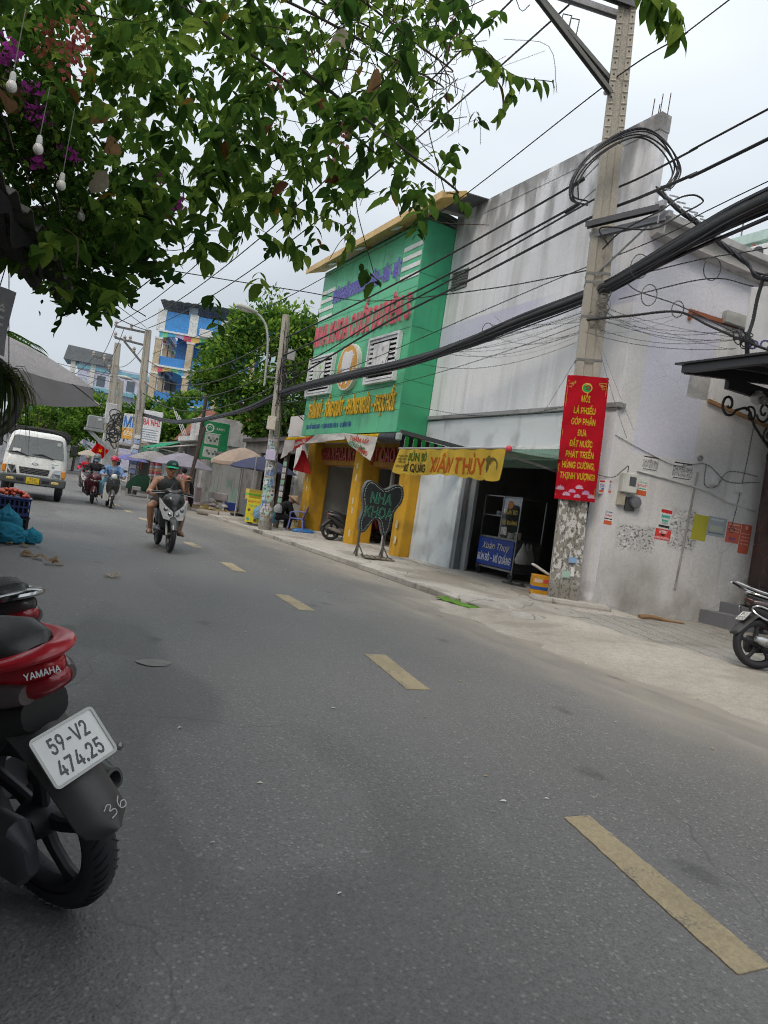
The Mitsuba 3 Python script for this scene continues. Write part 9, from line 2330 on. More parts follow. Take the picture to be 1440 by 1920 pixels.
# ------------------------------------------------------------------ the canopy overhead: creeper, breadfruit tree, bougainvillea
CREEPER = [[int(q) / 100 for q in w.split(',')] + [0.28] for w in '266,466,518 63,418,279 287,562,466 120,612,448 13,599,359 -4,550,356 57,549,435 166,639,520 111,503,347 29,608,351 11,506,350 1,677,476 263,516,475 33,490,367 183,433,454 18,619,485 143,497,444 -18,567,318 180,527,509 63,478,352 166,524,398 -25,446,344 163,483,397 99,389,392 194,560,480 128,590,452 5,490,370 50,632,411 85,654,422 71,568,340 121,501,359 80,628,390 31,624,392 247,529,472 228,551,477 253,575,437 73,485,392 273,527,425 -12,424,281 13,487,277 48,377,355 149,353,296 -2,658,381 151,388,296 303,558,481 230,611,415 44,449,279 110,625,518 22,470,373 52,450,280 -48,664,460 91,539,359 -35,556,367 -19,515,380 60,408,334 174,541,348 161,639,401 176,643,399 125,670,405 77,505,450 151,504,351 90,526,396 89,432,412 167,537,508 105,606,421 65,627,370 210,527,409 292,594,617 -33,584,400 47,561,434 -13,585,366 -19,673,505 18,406,366 193,474,342 132,455,457 65,693,478 251,466,515 24,667,379 -3,508,358 19,666,443 51,608,310 124,437,419 187,377,367 169,395,391 167,614,446 97,504,348 8,508,399 268,498,420 137,474,346 196,483,401 55,590,487 180,627,504 105,596,483 146,606,511 33,430,380 -23,682,422 148,339,325 255,612,558 120,356,341 177,518,361 243,527,551 232,593,586 80,436,375 193,427,387 -27,481,305 -22,479,344 -3,439,364 239,572,422 55,571,358 -11,510,293 171,523,486 162,546,416 -3,455,289 71,659,512 6,504,359 203,586,567 220,597,473 258,558,556 134,547,409 98,408,411 64,582,396 143,616,531 26,517,337 31,560,446 71,356,344 215,621,392 132,343,349 137,630,500 68,478,322 25,420,259 25,509,303 48,387,317 -29,485,323 179,445,428 71,421,322 271,519,495 3,464,273 226,471,404 13,570,318 268,554,533 -2,413,265 160,585,417 261,542,492 30,634,476 118,404,287 226,622,548 -16,593,431 157,471,303 238,505,380 147,491,368 156,563,451 29,429,272 71,563,441 -33,635,474 41,486,335 3,612,473 86,452,348 138,516,359 23,460,338 223,471,385 25,411,340 67,456,302 23,650,493 56,372,308 41,621,366 -35,664,341 133,389,327 62,490,437 115,396,402 169,380,375 52,543,326 -53,680,454 32,458,409 55,563,304 129,635,531 155,317,374 130,495,360 73,446,298 57,552,420 149,634,496 -19,472,317 164,306,339 178,580,508 26,514,439 -45,576,425 71,386,380 251,542,533 101,407,360 122,398,347 193,376,404 115,517,385 -7,613,468 78,640,383 18,641,399 237,467,359 133,667,442 165,314,292 -32,455,301 -6,509,381 -33,564,424 -39,492,391 187,505,388 167,346,294 70,642,531 222,395,373 208,457,440 -17,596,358 36,538,358 148,548,346 64,504,281 7,566,358 142,516,409 -40,614,343 61,362,323 163,622,528 95,608,477 5,490,296 65,495,384 276,499,553 -24,579,422 138,350,335 197,510,443 6,429,380 138,437,393 164,428,425 207,640,421 34,433,264 -21,691,440 118,634,467 87,470,341 196,502,487 132,407,345 239,484,381 251,551,521 -26,677,340 263,483,510 40,528,376 216,430,475 24,659,360 148,455,347 53,646,377 88,347,312 -22,620,463 90,599,485 34,516,410 186,483,396 -17,551,386 142,373,407 -35,672,357 13,444,307 -7,657,439 86,389,371 38,443,378 100,605,528 196,569,398 254,481,445 174,531,436 40,499,383 202,373,400 223,489,384 -39,626,409 -5,438,379 251,587,593 210,382,332 70,646,410 145,532,503 218,423,461 138,635,490 120,497,370 151,419,382 234,553,531 40,413,329 189,509,496 180,505,397 147,330,313 61,444,272 185,558,493 224,519,366 238,478,462 1,504,347 161,413,336 17,567,435 19,656,465 69,567,430 156,370,353 25,428,316 15,438,344 128,539,453 40,542,324 109,499,385 -16,689,494 -9,420,305 199,419,424 62,671,524 81,636,494 57,425,274 78,390,391 197,633,526 102,675,427 110,436,415'.split()]   # clump centres, cm
BREAD = [(0.62, 6.75, 2.67), (0.57, 5.66, 2.88), (0.36, 5.76, 2.5), (0.83, 7.05, 3.43), (0.77, 5.72, 2.83), (0.48, 6.47, 3.11), (0.46, 6.39, 2.54), (0.62, 6.22, 2.65), (0.61, 6.43, 2.85), (0.46, 6.09, 2.41), (0.3, 6.47, 2.89), (0.78, 6.27, 2.75), (0.39, 6.6, 2.5), (0.48, 6.67, 2.96), (0.21, 7.18, 3.23), (0.78, 6.12, 3.1), (0.41, 7.34, 3.19), (0.3, 6.9, 2.87), (0.22, 6.59, 2.8), (0.52, 5.75, 2.61), (0.61, 5.74, 3), (0.5, 6.45, 2.78), (0.63, 6.9, 3.16), (0.82, 5.97, 3.06), (0.69, 6.38, 3), (0.66, 7.17, 3.15), (0.16, 5.98, 2.72), (0.24, 6.49, 2.64), (0.23, 6.41, 2.92), (0.28, 7.19, 3.03), (0.41, 6.78, 2.98), (0.82, 6.94, 2.84), (0.5, 6.29, 2.96), (0.51, 6.77, 2.7), (0.68, 6.18, 2.79), (0.35, 7.3, 2.85), (0.75, 5.54, 2.84), (0.36, 7.39, 2.74), (0.32, 6.39, 3.06), (0.38, 6.56, 3.06), (0.58, 6.65, 2.75), (0.4, 7.15, 2.96), (0.44, 6.48, 2.97), (0.5, 5.71, 2.89), (0.8, 7.08, 3.33), (0.1, 6.09, 2.77)]
STRINGS = [[(2.16, 4.08, 4.34), (2.27, 3.79, 4.14), (2.34, 3.64, 3.97), (2.42, 3.59, 3.85), (2.37, 3.62, 3.7)], [(2.29, 3.78, 4.15), (2.44, 3.64, 3.98), (2.62, 3.48, 3.94)], [(2.3, 3.2, 4.4), (2.47, 2.77, 4.08), (2.6, 2.69, 3.96), (2.65, 2.67, 3.84)], [(2.4, 3.0, 4.3), (2.56, 2.72, 4.06), (2.7, 2.64, 3.95), (2.72, 2.63, 3.83)],
           [(1.36, 5.1, 3.2), (1.33, 5.22, 2.95), (1.19, 5.29, 2.98), (1.06, 5.36, 2.9), (0.89, 5.46, 2.79)], [(1.31, 5.0, 3.41), (1.28, 5.02, 3.15), (1.53, 4.88, 3.0), (1.67, 4.8, 2.89)], [(1.56, 5.09, 3.34), (1.8, 4.96, 3.3), (1.98, 4.86, 3.25)], [(1.13, 5.1, 3.5), (1.12, 5.11, 3.12), (1.04, 5.15, 3.09)], [(2.44, 4.15, 3.53), (2.48, 4.13, 3.39), (2.53, 4.1, 3.37)],
           [(1.75, 4.3, 3.23), (1.81, 4.27, 3.03), (1.79, 4.28, 2.86)], [(1.44, 4.47, 3.04), (1.48, 4.45, 2.87), (1.58, 4.39, 2.79)], [(1.01, 5.17, 3.48), (1.19, 5.07, 3.34), (1.21, 5.06, 3.19)]]

CR = np.array(CREEPER); r = np.random.default_rng(77)
CT = thing('creeper', 'large flowering creeper with hanging leafy shoots covering the top of the photo', 'creeper')
mb = MB((0.06, 0.045, 0.035), 0.4); hub = A(-1.5, 5.2, 3.9)
mb.tube(spline([(-1.9, 5.0, 0), (-1.75, 5.1, 2.0), hub], 12), np.linspace(0.11, 0.07, 12), 8); put(CT, 'stem', mb, 'matte', 50)
for k in range(16):
 e = CR[r.integers(0, len(CR)), :3]; mb = MB((0.05, 0.04, 0.03), 0.3); m_ = hub * 0.5 + e * 0.5 + A(0, 0, r.uniform(0.3, 0.9))
 mb.tube(spline([hub, m_, e, e + unit(e - hub) * 0.1 - A(0, 0, 0.1)], 24), np.linspace(0.016, 0.003, 24), 6); put(CT, 'branch', mb, 'matte', 50)
mb = MB((0.045, 0.03, 0.022), 0.2)
for k in range(230):
 c = CR[r.integers(0, len(CR))] if k % 2 else A(*[(2.0, 4.0, 4.2), (1.9, 3.9, 4.0), (1.75, 4.1, 4.0), (1.1, 4.6, 4.1)][k % 4], 0.3)
 p = c[:3] + r.normal(size=3) * 0.25; q_ = p + unit(r.normal(size=3) * A(1, 1, 0.7) + A(0, 0, -0.5)) * r.uniform(0.2, 0.5)
 mb.tube(spline([p, p * 0.5 + q_ * 0.5 + r.normal(size=3) * 0.08, q_], 9), r.uniform(0.0015, 0.004), 4, cap=False)
put(CT, 'tendril', mb, 'matte', False, stuff=True)
# leaves sit in opposite pairs along short shoots, which start in the clumps
LP, LD, LN, LT = [], [], [], []


def shoot(p, d, n, step, tone, droop=0.12, sz=1.0):
 side = unit(np.cross(d, UPV) + 1e-6)
 for i in range(n):
  d = unit(d + A(0, 0, -droop) + r.normal(size=3) * 0.12); p = p + d * step; side = unit(side + r.normal(size=3) * 0.25); side = unit(side - np.dot(side, d) * d)
  for s in (-1, 1):
   if r.random() < 0.9:
    LP.append(p); LD.append(unit(side * s + d * r.uniform(0.2, 0.9) - A(0, 0, r.uniform(0.1, 0.9)))); LN.append(unit(A(0, 0, 1) + r.normal(size=3) * 0.45 + side * s * 0.25)); LT.append(int(np.clip(tone + r.integers(-1, 2), 0, 4)) + (5 if r.random() < 0.012 else 0))
 return p


for c in CR:
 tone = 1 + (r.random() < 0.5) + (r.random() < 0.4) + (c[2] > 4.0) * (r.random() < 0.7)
 for k in range(2 if c[0] / c[1] > 0.33 else 3):
  p = c[:3] + r.normal(size=3) * c[3] * 0.62
  shoot(p, unit(r.normal(size=3) * A(1, 1, 0.5) - A(0, 0, 0.5)), r.integers(3, 6), 0.045, tone)
for path in STRINGS:
 P = spline(path, 26); seg = np.linalg.norm(np.diff(P, axis=0), axis=1).sum(); n = max(4, int(seg / 0.05)); P = spline(path, n); tn_ = unit(np.gradient(P, axis=0))
 mb = MB((0.05, 0.045, 0.02), 0.2); mb.tube(P, 0.003, 4); put(CT, 'hanging_shoot', mb, 'matte', False)
 for i in range(n):
  sd_ = unit(np.cross(tn_[i], UPV) + r.normal(size=3) * 0.2)
  for s in (-1, 1):
   LP.append(P[i]); LD.append(unit(sd_ * s * 0.6 + tn_[i] * 0.4 - A(0, 0, 0.8))); LN.append(unit(A(0.2, -0.6, 0.5) + r.normal(size=3) * 0.4)); LT.append(int(r.choice([1, 2, 2, 3, 3, 4])))
LP, LD, LN, LT = np.array(LP), np.array(LD), np.array(LN), np.array(LT)
LL = 0.055 + 0.09 * r.random(len(LP)) ** 1.2
PAL = GREENS + [(0.2, 0.13, 0.02), (0.17, 0.09, 0.03), (0.24, 0.2, 0.03), (0.13, 0.06, 0.03), (0.2, 0.12, 0.03)]
near = np.argsort(np.linalg.norm(LP - A(0, 0, CAM_Z), axis=1) - 6.0 * LL)[:300]
m_ = np.ones(len(LP), bool); m_[near] = False
mb = leaves(MB(), LP[m_], LD[m_], LN[m_], LL[m_], r.uniform(0.85, 1.15, m_.sum()), [PAL[i] for i in LT[m_]]); put(CT, 'foliage', mb, 'leaf', False, stuff=True)
tmpl = {}
RF = leaf_frames(LD, LN)
for i in near:
 if LT[i] not in tmpl:
  q = MB(PAL[LT[i]], 0.0); q.add(*SHAPES_['oval']); tmpl[LT[i]] = shape(q, 'leaf', False)
 M_ = np.eye(4); M_[:3, :3] = RF[i] * LL[i]; M_[:3, 3] = LP[i]; put(CT, 'leaf', tmpl[LT[i]], m=M_)
# flower sprays
for k, (x, y, z, n, c) in enumerate(((-0.02, 4.13, 3.34, 60, (0.5, 0.16, 0.12)), (0.09, 4.06, 3.4, 60, (0.52, 0.2, 0.13)), (0.09, 3.98, 3.27, 50, (0.5, 0.14, 0.14)), (1.22, 4.37, 3.73, 26, (0.42, 0.12, 0.12)), (1.61, 4.15, 3.47, 26, (0.45, 0.2, 0.16)), (2.4, 4.4, 4.6, 20, (0.4, 0.12, 0.16)))):
 q = MB(c, 0.0); p = A(x, y, z) + r.normal(size=(n, 3)) * A(0.03, 0.03, 0.07)
 leaves(q, p, r.normal(size=(n, 3)) - A(0, 0, 0.3), r.normal(size=(n, 3)), 0.028, 1.5, [(c[0] * f, c[1] * f * r.uniform(0.8, 1.3), c[2] * f) for f in r.uniform(0.7, 1.15, n)], 'oval'); put(CT, 'flower_spray', q, 'leaf', False, stuff=True)
for k, (x, y, z) in enumerate(((0.38, 4.37, 3.06), (0.35, 4.39, 2.89), (-0.18, 3.99, 2.95), (2.33, 3.64, 3.9), (1.71, 3.98, 3.86), (1.51, 3.98, 3.96), (-0.16, 4.0, 3.02), (0.25, 4.5, 3.3), (0.3, 4.45, 3.28))):
 q = MB(((0.34, 0.2, 0.1), (0.42, 0.36, 0.28), (0.16, 0.09, 0.05), (0.2, 0.12, 0.03))[k % 4], 0.3); leaves(q, A(x, y, z)[None], A(0.1, -0.1, -1)[None] + r.normal(size=(1, 3)) * 0.4, A(0.5, -0.7, 0.3)[None], 0.16, 1.2, [q.c], 'oval'); put(CT, 'dry_leaf', q, 'leaf', False, label='dry curled brown leaf' if k < 2 else None)
# breadfruit tree with dark lobed leaves, lower left
BT = thing('breadfruit_tree', 'tree with big dark deeply lobed leaves below the creeper at the left', 'tree')
mb = MB((0.1, 0.085, 0.07), 0.5); mb.tube(spline([(-1.4, 6.8, 0), (-1.2, 6.7, 1.6), (-0.7, 6.4, 2.6)], 12), np.linspace(0.12, 0.06, 12), 8); put(BT, 'trunk', mb, 'matte', 50)
for i, (x, y, z) in enumerate(BREAD):
 c = A(x, y, z + 0.16)
 if i % 5 == 0:
  mb = MB((0.07, 0.06, 0.045), 0.3); mb.tube(spline([(-0.7, 6.4, 2.6), (c + A(-0.7, 6.4, 2.6)) / 2 + A(0, 0, 0.15), c], 10), np.linspace(0.04, 0.01, 10), 5); put(BT, 'limb', mb, 'matte', 50)
 for k in range(4):
  d = unit(r.normal(size=3) * A(1, 1, 0.5) + A(0.5, -0.2, -0.55)); q = MB(GREENS[r.integers(0, 2)], 0.0)
  q.c = tuple(A(*q.c) * r.uniform(0.7, 1.2)); leaves(q, (c + r.normal(size=3) * 0.1)[None], d[None], (A(0, 0, 1) + r.normal(size=3) * 0.35)[None], A(r.uniform(0.2, 0.34)), A(1.0), [q.c], 'lobed'); put(BT, 'leaf', q, 'leaf', False)
# bougainvillea with small leaves and magenta flowers at the left edge
BG = thing('bougainvillea', 'bougainvillea with tiny leaves and magenta flowers at the upper left edge', 'creeper')
mb = MB((0.06, 0.045, 0.035), 0.3)
cs = np.array([(-0.15, 4.15, 3.1), (-0.08, 4.1, 2.95), (0.0, 4.2, 2.85), (0.05, 4.25, 2.7), (0.12, 4.4, 2.95), (-0.1, 4.2, 2.75), (0.1, 4.5, 2.6), (0.2, 4.7, 2.7), (-0.2, 4.1, 2.9), (0.3, 4.8, 2.85), (0.0, 4.3, 3.05), (0.4, 4.9, 2.75), (0.15, 4.8, 2.45)])
for c in cs:
 mb.tube(spline([(-1.0, 4.9, 3.2), (c + A(-1.0, 4.9, 3.2)) / 2 + A(0, 0, 0.2), c, c + A(0.1, -0.1, -0.2)], 14), np.linspace(0.014, 0.003, 14), 5)
put(BG, 'stem', mb, 'matte', 50, stuff=True)
n = 3400; k = r.integers(0, len(cs), n); P = cs[k] + r.normal(size=(n, 3)) * 0.115
mb = leaves(MB(), P, r.normal(size=(n, 3)) - A(0, 0, 0.3), A(0, 0, 1) + r.normal(size=(n, 3)) * 0.6, r.uniform(0.022, 0.045, n), np.full(n, 1.1), [tuple(A(*GREENS[i]) * 0.8) for i in r.choice(4, n, p=[0.35, 0.35, 0.2, 0.1])]); put(BG, 'foliage', mb, 'leaf', False, stuff=True)
for (x, y, z) in ((-0.18, 4.0, 3.15), (-0.06, 4.04, 3.02), (-0.06, 4.04, 2.94), (0.14, 4.12, 2.81), (-0.01, 4.01, 2.9), (0.01, 4.08, 2.71), (0.64, 4.75, 3.04), (0.84, 5.0, 3.06), (0.69, 5.05, 2.83), (-0.2, 3.95, 3.11)):
 n = 22; q = MB((0.42, 0.08, 0.38)); leaves(q, A(x, y, z) + r.normal(size=(n, 3)) * A(0.024, 0.024, 0.02), r.normal(size=(n, 3)), r.normal(size=(n, 3)), 0.034, 1.6, [(0.42 * f, 0.07 * f, 0.36 * f) for f in r.uniform(0.7, 1.2, n)]); put(BG, 'flower', q, 'leaf', False)
for i, (x, y, z, L) in enumerate(((-0.13, 3.51, 2.78, 0.25), (0.0, 3.66, 2.62, 0.2), (0.12, 3.94, 2.59, 0.3), (0.27, 4.66, 2.69, 0.25))):
 t = thing('light_bulb', ('white light bulb hanging highest among the leaves at the left edge', 'white light bulb second from the left edge', 'white light bulb hanging third from the left', 'white light bulb farthest right, half hidden by leaves')[i], 'light bulb')
 q = MB((0.68, 0.66, 0.6), 0.1); q.lathe([(0.001, -0.028), (0.011, -0.026), (0.019, -0.018), (0.022, -0.005), (0.019, 0.008), (0.012, 0.02)], (x, y, z), k=18); put(t, 'globe', q, 'gloss', 50)
 q = MB((0.6, 0.6, 0.58), 0.2); q.lathe([(0.0135, 0.02), (0.013, 0.036), (0.011, 0.052), (0.008, 0.056), (0.001, 0.058)], (x, y, z), k=14); q.tube([(x, y, z + 0.055), (x + 0.01, y, z + 0.08 + L)], 0.002, 4, c=(0.2, 0.2, 0.19)); put(t, 'socket', q, 'satin', 50)
# ------------------------------------------------------------------ left side of the street
RO = thing('corrugated_roof', 'dark corrugated roof edge with ragged sheets at the left edge', 'roof')
for k in range(6):
 y0 = 2.5 + k * 0.46; q = MB((0.075, 0.07, 0.068), 0.6); G = []
 for i in range(8):
  t = i / 7; row = []
  for j in range(13):
   s = j / 12; y = y0 + 0.54 * s
   row.append([-0.12 + 0.243 * (y - 3.46) + 0.02 * math.sin(k * 5) - 2.4 * t, y + 0.02 * k, 2.4 + 0.015 * math.sin(k * 3) + 0.45 * t + 0.032 * math.sin(s * 2 * np.pi * 2) * (1 + 0.4 * math.sin(k * 3)) + 0.035 * s])
  G.append(row)
 q.slab(np.array(G), 0.006); put(RO, 'roof_sheet', q, 'matte', 40)
for k in range(8):      # the same roof goes on over the pavement beside and behind the photographer
 y0 = -5.0 + k * 0.94; q = MB((0.075, 0.07, 0.068), 0.6); q.slab(np.array([[(-0.36 - 0.8 * t * 3.2, y0 + s * 0.93, 2.42 + 0.16 * t * 3 + 0.03 * math.sin(s * 22)) for s in np.linspace(0, 1, 15)] for t in np.linspace(0, 1, 4)]), 0.006); put(RO, 'roof_sheet', q, 'matte', 40)
q = MB((0.05, 0.045, 0.04), 0.4); q.beam((-0.5, 2.5, 2.4), (0.1, 5.2, 2.36), 0.06, 0.08); q.beam((-1.4, 2.5, 2.6), (-1.0, 5.2, 2.55), 0.06, 0.08); q.beam((-0.6, 5.1, 2.4), (-0.6, 5.1, 0.02), 0.05, 0.05); put(RO, 'batten', q, 'matte', False)
q = MB((0.03, 0.03, 0.03), 0.5); G = np.array([[(-0.16 + 0.02 * math.sin(y * 9) + 0.243 * (y - 3.46), y, 2.37 - v * (0.09 + 0.04 * math.sin(y * 13))) for y in np.linspace(2.8, 5.2, 50)] for v in np.linspace(0, 1, 4)]); q.slab(G, 0.004); put(RO, 'hanging_flap', q, 'cloth', 40)
TB = thing('grey_tarpaulin', 'grey printed tarpaulin hanging under the corrugated roof at the left edge', 'tarpaulin')
q, G = hang((-0.32, 3.85, 2.05), (0.0, 4.08, 2.05), (-0.32, 3.85, 1.77), (-0.02, 4.05, 1.72), 12, 8, 0.012, (0.2, 0.2, 0.195)); put(TB, 'cloth', q, 'cloth', 50)
q = MB((0.36, 0.36, 0.35), 0.3); q.text('CÀ PHÊ', frame((-0.14, 3.94, 1.86), unit(A(0.81, 0.58, 0)), UPV), 0.08, 0.24, 0.003, True); put(TB, 'lettering', q, 'cloth', False)
parasol('big grey parasol at the left edge over the vegetable stall', (-0.6, 10.3), 1.85, 2.1, 2.76, (0.42, 0.41, 0.4), scallop=0.1, tilt=(0.0, 0.06, 1))
TY = thing('hanging_tyre', 'black tyre hanging below the tarpaulin at the left edge', 'tyre')
q = MB((0.02, 0.02, 0.021), 0.25); a = np.linspace(0, 2 * np.pi, 40, endpoint=False); q.tube(A(-0.17, 5.68, 1.6) + 0.285 * (np.cos(a)[:, None] * unit(A(0.87, 0.3, 0)) + np.sin(a)[:, None] * A(0, 0, 1)), 0.042, 12, closed=True)
q.tube(A(-0.17, 5.66, 1.6) + 0.245 * (np.cos(a)[:, None] * unit(A(0.87, 0.3, 0)) + np.sin(a)[:, None] * A(0, 0, 1)), 0.02, 8, closed=True, c=(0.1, 0.1, 0.1)); put(TY, 'carcass', q, 'satin', 50)
q = MB((0.05, 0.05, 0.05)); q.tube([(-0.17, 5.68, 1.88), (-0.15, 5.7, 2.35)], 0.008, 5); put(TY, 'rope', q, 'matte', 50)
SP = thing('hanging_plant', 'hanging pot plant with long thin drooping leaves at the left edge', 'plant')
r = np.random.default_rng(9); pc_ = A(-0.07, 4.95, 1.64)
q = MB((0.09, 0.07, 0.055), 0.3); q.lathe([(0.001, -0.14), (0.08, -0.14), (0.12, 0.02), (0.11, 0.02), (0.001, 0.0)], pc_ - A(0.02, 0, 0.02), k=18)
for s in (-1, 1): q.tube([pc_ + A(s * 0.1, 0, 0), (-0.07, 4.95, 2.42)], 0.003, 4)
put(SP, 'pot', q, 'matte', 50)
for k in range(150):
 a = r.uniform(0, 6.28); d = A(math.cos(a), math.sin(a), 0); ln = r.uniform(0.12, 0.34); up0 = r.uniform(0.02, 0.16); dn = r.uniform(0.05, 0.42)
 P = spline([pc_ + d * 0.03, pc_ + d * ln * 0.5 + A(0, 0, up0), pc_ + d * ln * 0.85 + A(0, 0, up0 * 0.3 - dn * 0.25), pc_ + d * ln + A(0, 0, -dn)], 9); sd_ = np.cross(d, UPV); w = 0.008 * np.sin(np.linspace(0.4, 3.1, 9))[:, None]
 q = MB([(0.05, 0.075, 0.025), (0.1, 0.12, 0.04), (0.2, 0.19, 0.09), (0.03, 0.05, 0.02)][k % 4], 0.0); q.sheet(np.stack([P - sd_ * w, P + A(0, 0, -0.003), P + sd_ * w], 1)); put(SP, 'blade', q, 'leaf', False)


def crate(key_label, x, y, z, w, d, h, c, rot=0.1):
 t = thing('plastic_crate', key_label, 'crate'); m = move(x, y, z, rot)
 q = MB(c, 0.3)
 for (x0, x1, y0, y1) in ((-w / 2, w / 2, -d / 2, -d / 2 + 0.015), (-w / 2, w / 2, d / 2 - 0.015, d / 2), (-w / 2, -w / 2 + 0.015, -d / 2 + 0.015, d / 2 - 0.015), (w / 2 - 0.015, w / 2, -d / 2 + 0.015, d / 2 - 0.015)):
  q.box(x0, x1, y0, y1, 0, 0.05, m=m); q.box(x0, x1, y0, y1, h - 0.05, h, m=m); q.box(x0, x1, y0, y1, h * 0.45, h * 0.55, m=m)
 q.box(-w / 2, w / 2, -d / 2, d / 2, 0, 0.012, m=m); q.rbox(-w / 2 - 0.015, w / 2 + 0.015, -d / 2 - 0.015, d / 2 + 0.015, h - 0.03, h, 0.008, m=m)
 put(t, 'shell', q, 'satin', False)
 for k in range(9):
  b = MB(c, 0.3); s = -w / 2 + (k + 0.5) * w / 9; b.box(s - 0.012, s + 0.012, -d / 2, -d / 2 + 0.012, 0.05, h - 0.05, m=m); s2 = -d / 2 + (k + 0.5) * d / 9; put(t, 'slat', b, 'satin', False); b = MB(c, 0.3); b.box(w / 2 - 0.012, w / 2, s2 - 0.012, s2 + 0.012, 0.05, h - 0.05, m=m); put(t, 'slat', b, 'satin', False)
 q = MB((0.012, 0.014, 0.02), 0.2); q.box(-w / 2 + 0.03, w / 2 - 0.03, -d / 2 + 0.03, d / 2 - 0.03, 0.01, h - 0.06, m=m); put(t, 'contents', q, 'matte', False)
 return t


crate('black plastic crate at the bottom of the tomato stack', 0.34, 13.0, 0.02, 0.56, 0.44, 0.24, (0.012, 0.013, 0.015), 0.05)
crate('dark blue plastic crate full of tomatoes at the left edge', 0.33, 12.98, 0.27, 0.6, 0.46, 0.29, (0.015, 0.03, 0.12), -0.04)
r = np.random.default_rng(15)
for k in range(70):
 x, y = r.uniform(-0.25, 0.25), r.uniform(-0.18, 0.18); z = 0.56 + 0.1 * max(0, 1 - (x / 0.27) ** 2) * max(0, 1 - (y / 0.2) ** 2) + r.uniform(0, 0.02)
 q = MB([(0.5, 0.06, 0.02), (0.52, 0.12, 0.03), (0.45, 0.035, 0.02)][k % 3], 0.05); q.mesh(sphere((0.33 + x, 12.98 + y, z), 0.033, (1, 1, 0.85), 1)); one('tomato', 'ripe tomato in the heap on the dark blue crate', 'tomato', q, 'gloss', 60, 'tomatoes heaped on the blue crate')
q = MB((0.04, 0.25, 0.09), 0.3); q.rbox(-0.25, 0.13, 12.2, 12.6, 0.52, 0.66, 0.02); one('green_tray', 'green plastic tray left of the tomatoes', 'tray', q, 'satin', 30)
q = MB((0.08, 0.07, 0.06), 0.4); q.rbox(-0.5, 0.08, 12.1, 12.65, 0.42, 0.5, 0.01); q.beam((0.05, 12.15, 0.02), (0.05, 12.15, 0.45), 0.05, 0.05); q.beam((-0.45, 12.15, 0.02), (-0.45, 12.15, 0.45), 0.05, 0.05); one('stall_table', 'low dark stall table holding the green tray', 'table', q, 'matte', 30)
bag('plastic_bag', 'clear grey plastic bag of vegetables on the green tray', (-0.02, 12.35, 0.64), 0.16, (0.4, 0.4, 0.38), seed=7, tall=0.8)
bag('plastic_bag', 'pale yellow bag of vegetables below the green tray', (0.04, 11.9, 0.22), 0.2, (0.4, 0.38, 0.24), seed=8, tall=0.9, tie=False)
q = MB((0.1, 0.09, 0.08), 0.4); q.rbox(-0.4, 0.2, 11.7, 12.1, 0.02, 0.24, 0.02, c=(0.05, 0.045, 0.04)); one('low_box', 'low dark box under the pale yellow bag', 'box', q, 'matte', 30)
bag('plastic_bag', 'big blue plastic bag lying nearest on the left pavement', (0.3, 11.12, 0.02), 0.25, (0.05, 0.29, 0.42), seed=4, tall=0.85, tie=False)
bag('plastic_bag', 'small blue plastic bag right beside the big blue one', (0.62, 11.3, 0.02), 0.15, (0.05, 0.3, 0.43), seed=5, tall=1.0)
bag('plastic_bag', 'tied blue plastic bag behind the big blue one', (0.28, 11.75, 0.1), 0.22, (0.06, 0.29, 0.42), seed=6, tall=1.2)
# dark stall backdrop behind the left goods
q = MB((0.06, 0.055, 0.05), 0.6); q.box(-1.6, -1.5, 6.5, 16, 0.02, 2.4); q.box(-3, -1.5, 3, 3.1, 0.02, 2.5); one('stall_wall', 'dark board wall of the stalls along the left edge', 'wall', q, 'matte', False)
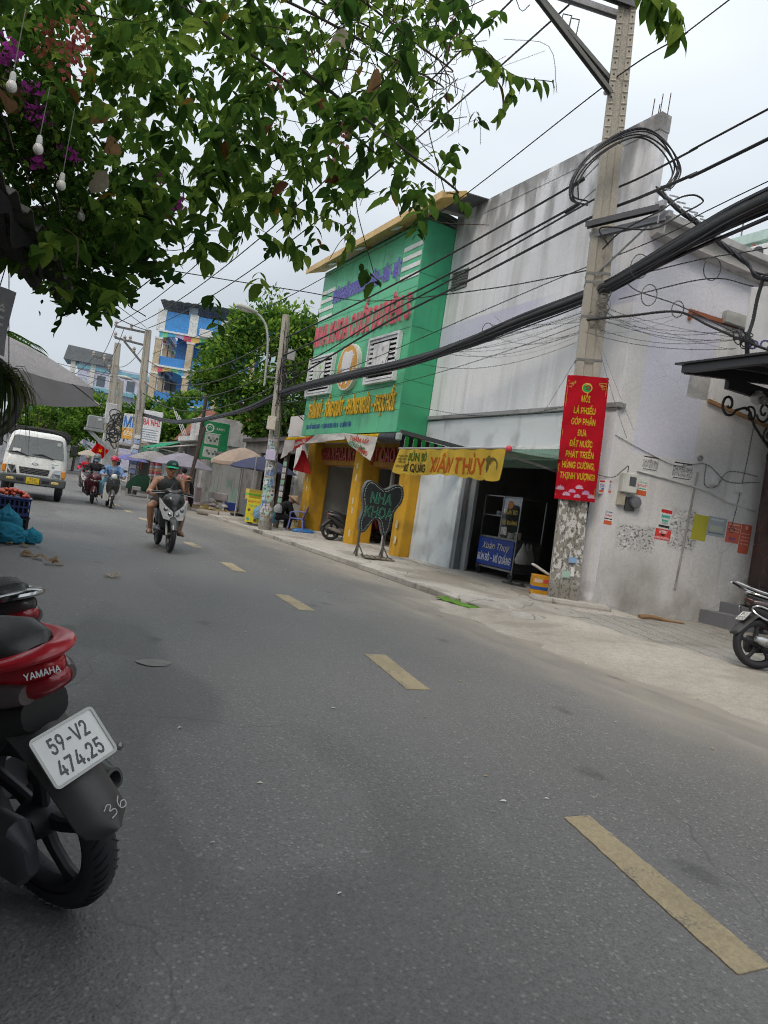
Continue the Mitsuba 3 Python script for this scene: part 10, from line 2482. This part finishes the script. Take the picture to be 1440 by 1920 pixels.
# leaves and litter on the road
for i, (x, y, s, a, c, lab) in enumerate(((0.44, 9.86, 0.2, 0.2, (0.4, 0.27, 0.16), 'dry leaf farthest back of the tan leaves on the left pavement'), (0.46, 9.72, 0.17, 0.9, (0.44, 0.3, 0.18), 'second dry tan leaf on the left pavement'), (0.56, 9.66, 0.2, -0.3, (0.42, 0.29, 0.17), 'middle dry tan leaf on the left pavement'), (0.66, 9.5, 0.22, 0.1, (0.45, 0.31, 0.19), 'front left dry tan leaf on the left pavement'), (0.78, 9.46, 0.17, 0.5, (0.46, 0.32, 0.2), 'front right dry tan leaf on the left pavement'), (0.5, 10.7, 0.15, 1.2, (0.4, 0.28, 0.16), 'dry leaf below the big blue bag'), (0.36, 10.75, 0.14, 2.0, (0.36, 0.25, 0.15), 'smaller dry leaf below the big blue bag'), (1.3, 8.83, 0.2, -0.4, (0.5, 0.44, 0.33), 'pale curled leaf lying alone on the road'))):
 q = MB(c, 0.2); P = A(x, y, road_z(x, y) + 0.022 if x > 0.7 else 0.03)[None]; d = A(math.cos(a), math.sin(a), 0.12)
 leaves(q, P, d[None], A(0.1, -0.1, 1.0)[None], s, 1.3, [c], 'lobed' if i % 2 else 'oval')
 q.v[0][:, 2] += 0.02 * np.sin(q.v[0][:, 0] * 40); one('fallen_leaf', lab, 'leaf', q, 'leaf', False)
q = MB((0.2, 0.195, 0.185), 0.3); G = np.array([[(1.13 + 0.115 * v * math.cos(a) * (1 + 0.12 * math.sin(3 * a)), 4.94 + 0.17 * v * math.sin(a) * 0.55, road_z(1.13, 4.94) + 0.006) for a in np.linspace(0, 6.2832, 25)] for v in (0.02, 0.5, 1)]); q.sheet(G); one('flat_scrap', 'flat grey scrap pressed on the road surface', 'litter', q, 'matte', False)
r = np.random.default_rng(31)
LT_ = thing('road_litter', 'tiny scraps and leaf bits scattered over the road', 'litter', kind='stuff'); q = MB((0.4, 0.36, 0.28), 0.2); n = 150
P = np.stack([r.uniform(0.8, 6.3, n), r.uniform(1.5, 16, n), np.zeros(n)], 1); P[:, 2] = [road_z(a, b) + 0.006 for a, b, _ in P]
leaves(q, P, np.c_[r.normal(size=(n, 2)), np.zeros(n)], A(0, 0, 1) + r.normal(size=(n, 3)) * 0.12, r.uniform(0.012, 0.035, n), np.full(n, 0.9), [[(0.42, 0.39, 0.33), (0.3, 0.22, 0.12), (0.5, 0.49, 0.47)][i % 3] for i in range(n)]); scene[LT_] = shape(q, 'matte', False)
# the shop house the roof is fixed to, along the left pavement
LS = thing('left_shophouse', 'shop house along the left pavement carrying the corrugated roof', 'building')
q = MB((0.4, 0.38, 0.35), 0.6); q.box(-9, -3.0, -9, 9.5, -0.02, 6.5); put(LS, 'wall', q, 'matte', False)
q = MB((0.12, 0.12, 0.13), 0.5)
for k in range(3):
 q.box(-3.02, -2.99, -7 + 5 * k, -3.4 + 5 * k, 0.05, 2.4)
put(LS, 'shop_opening', q, 'matte', False, stuff=True)
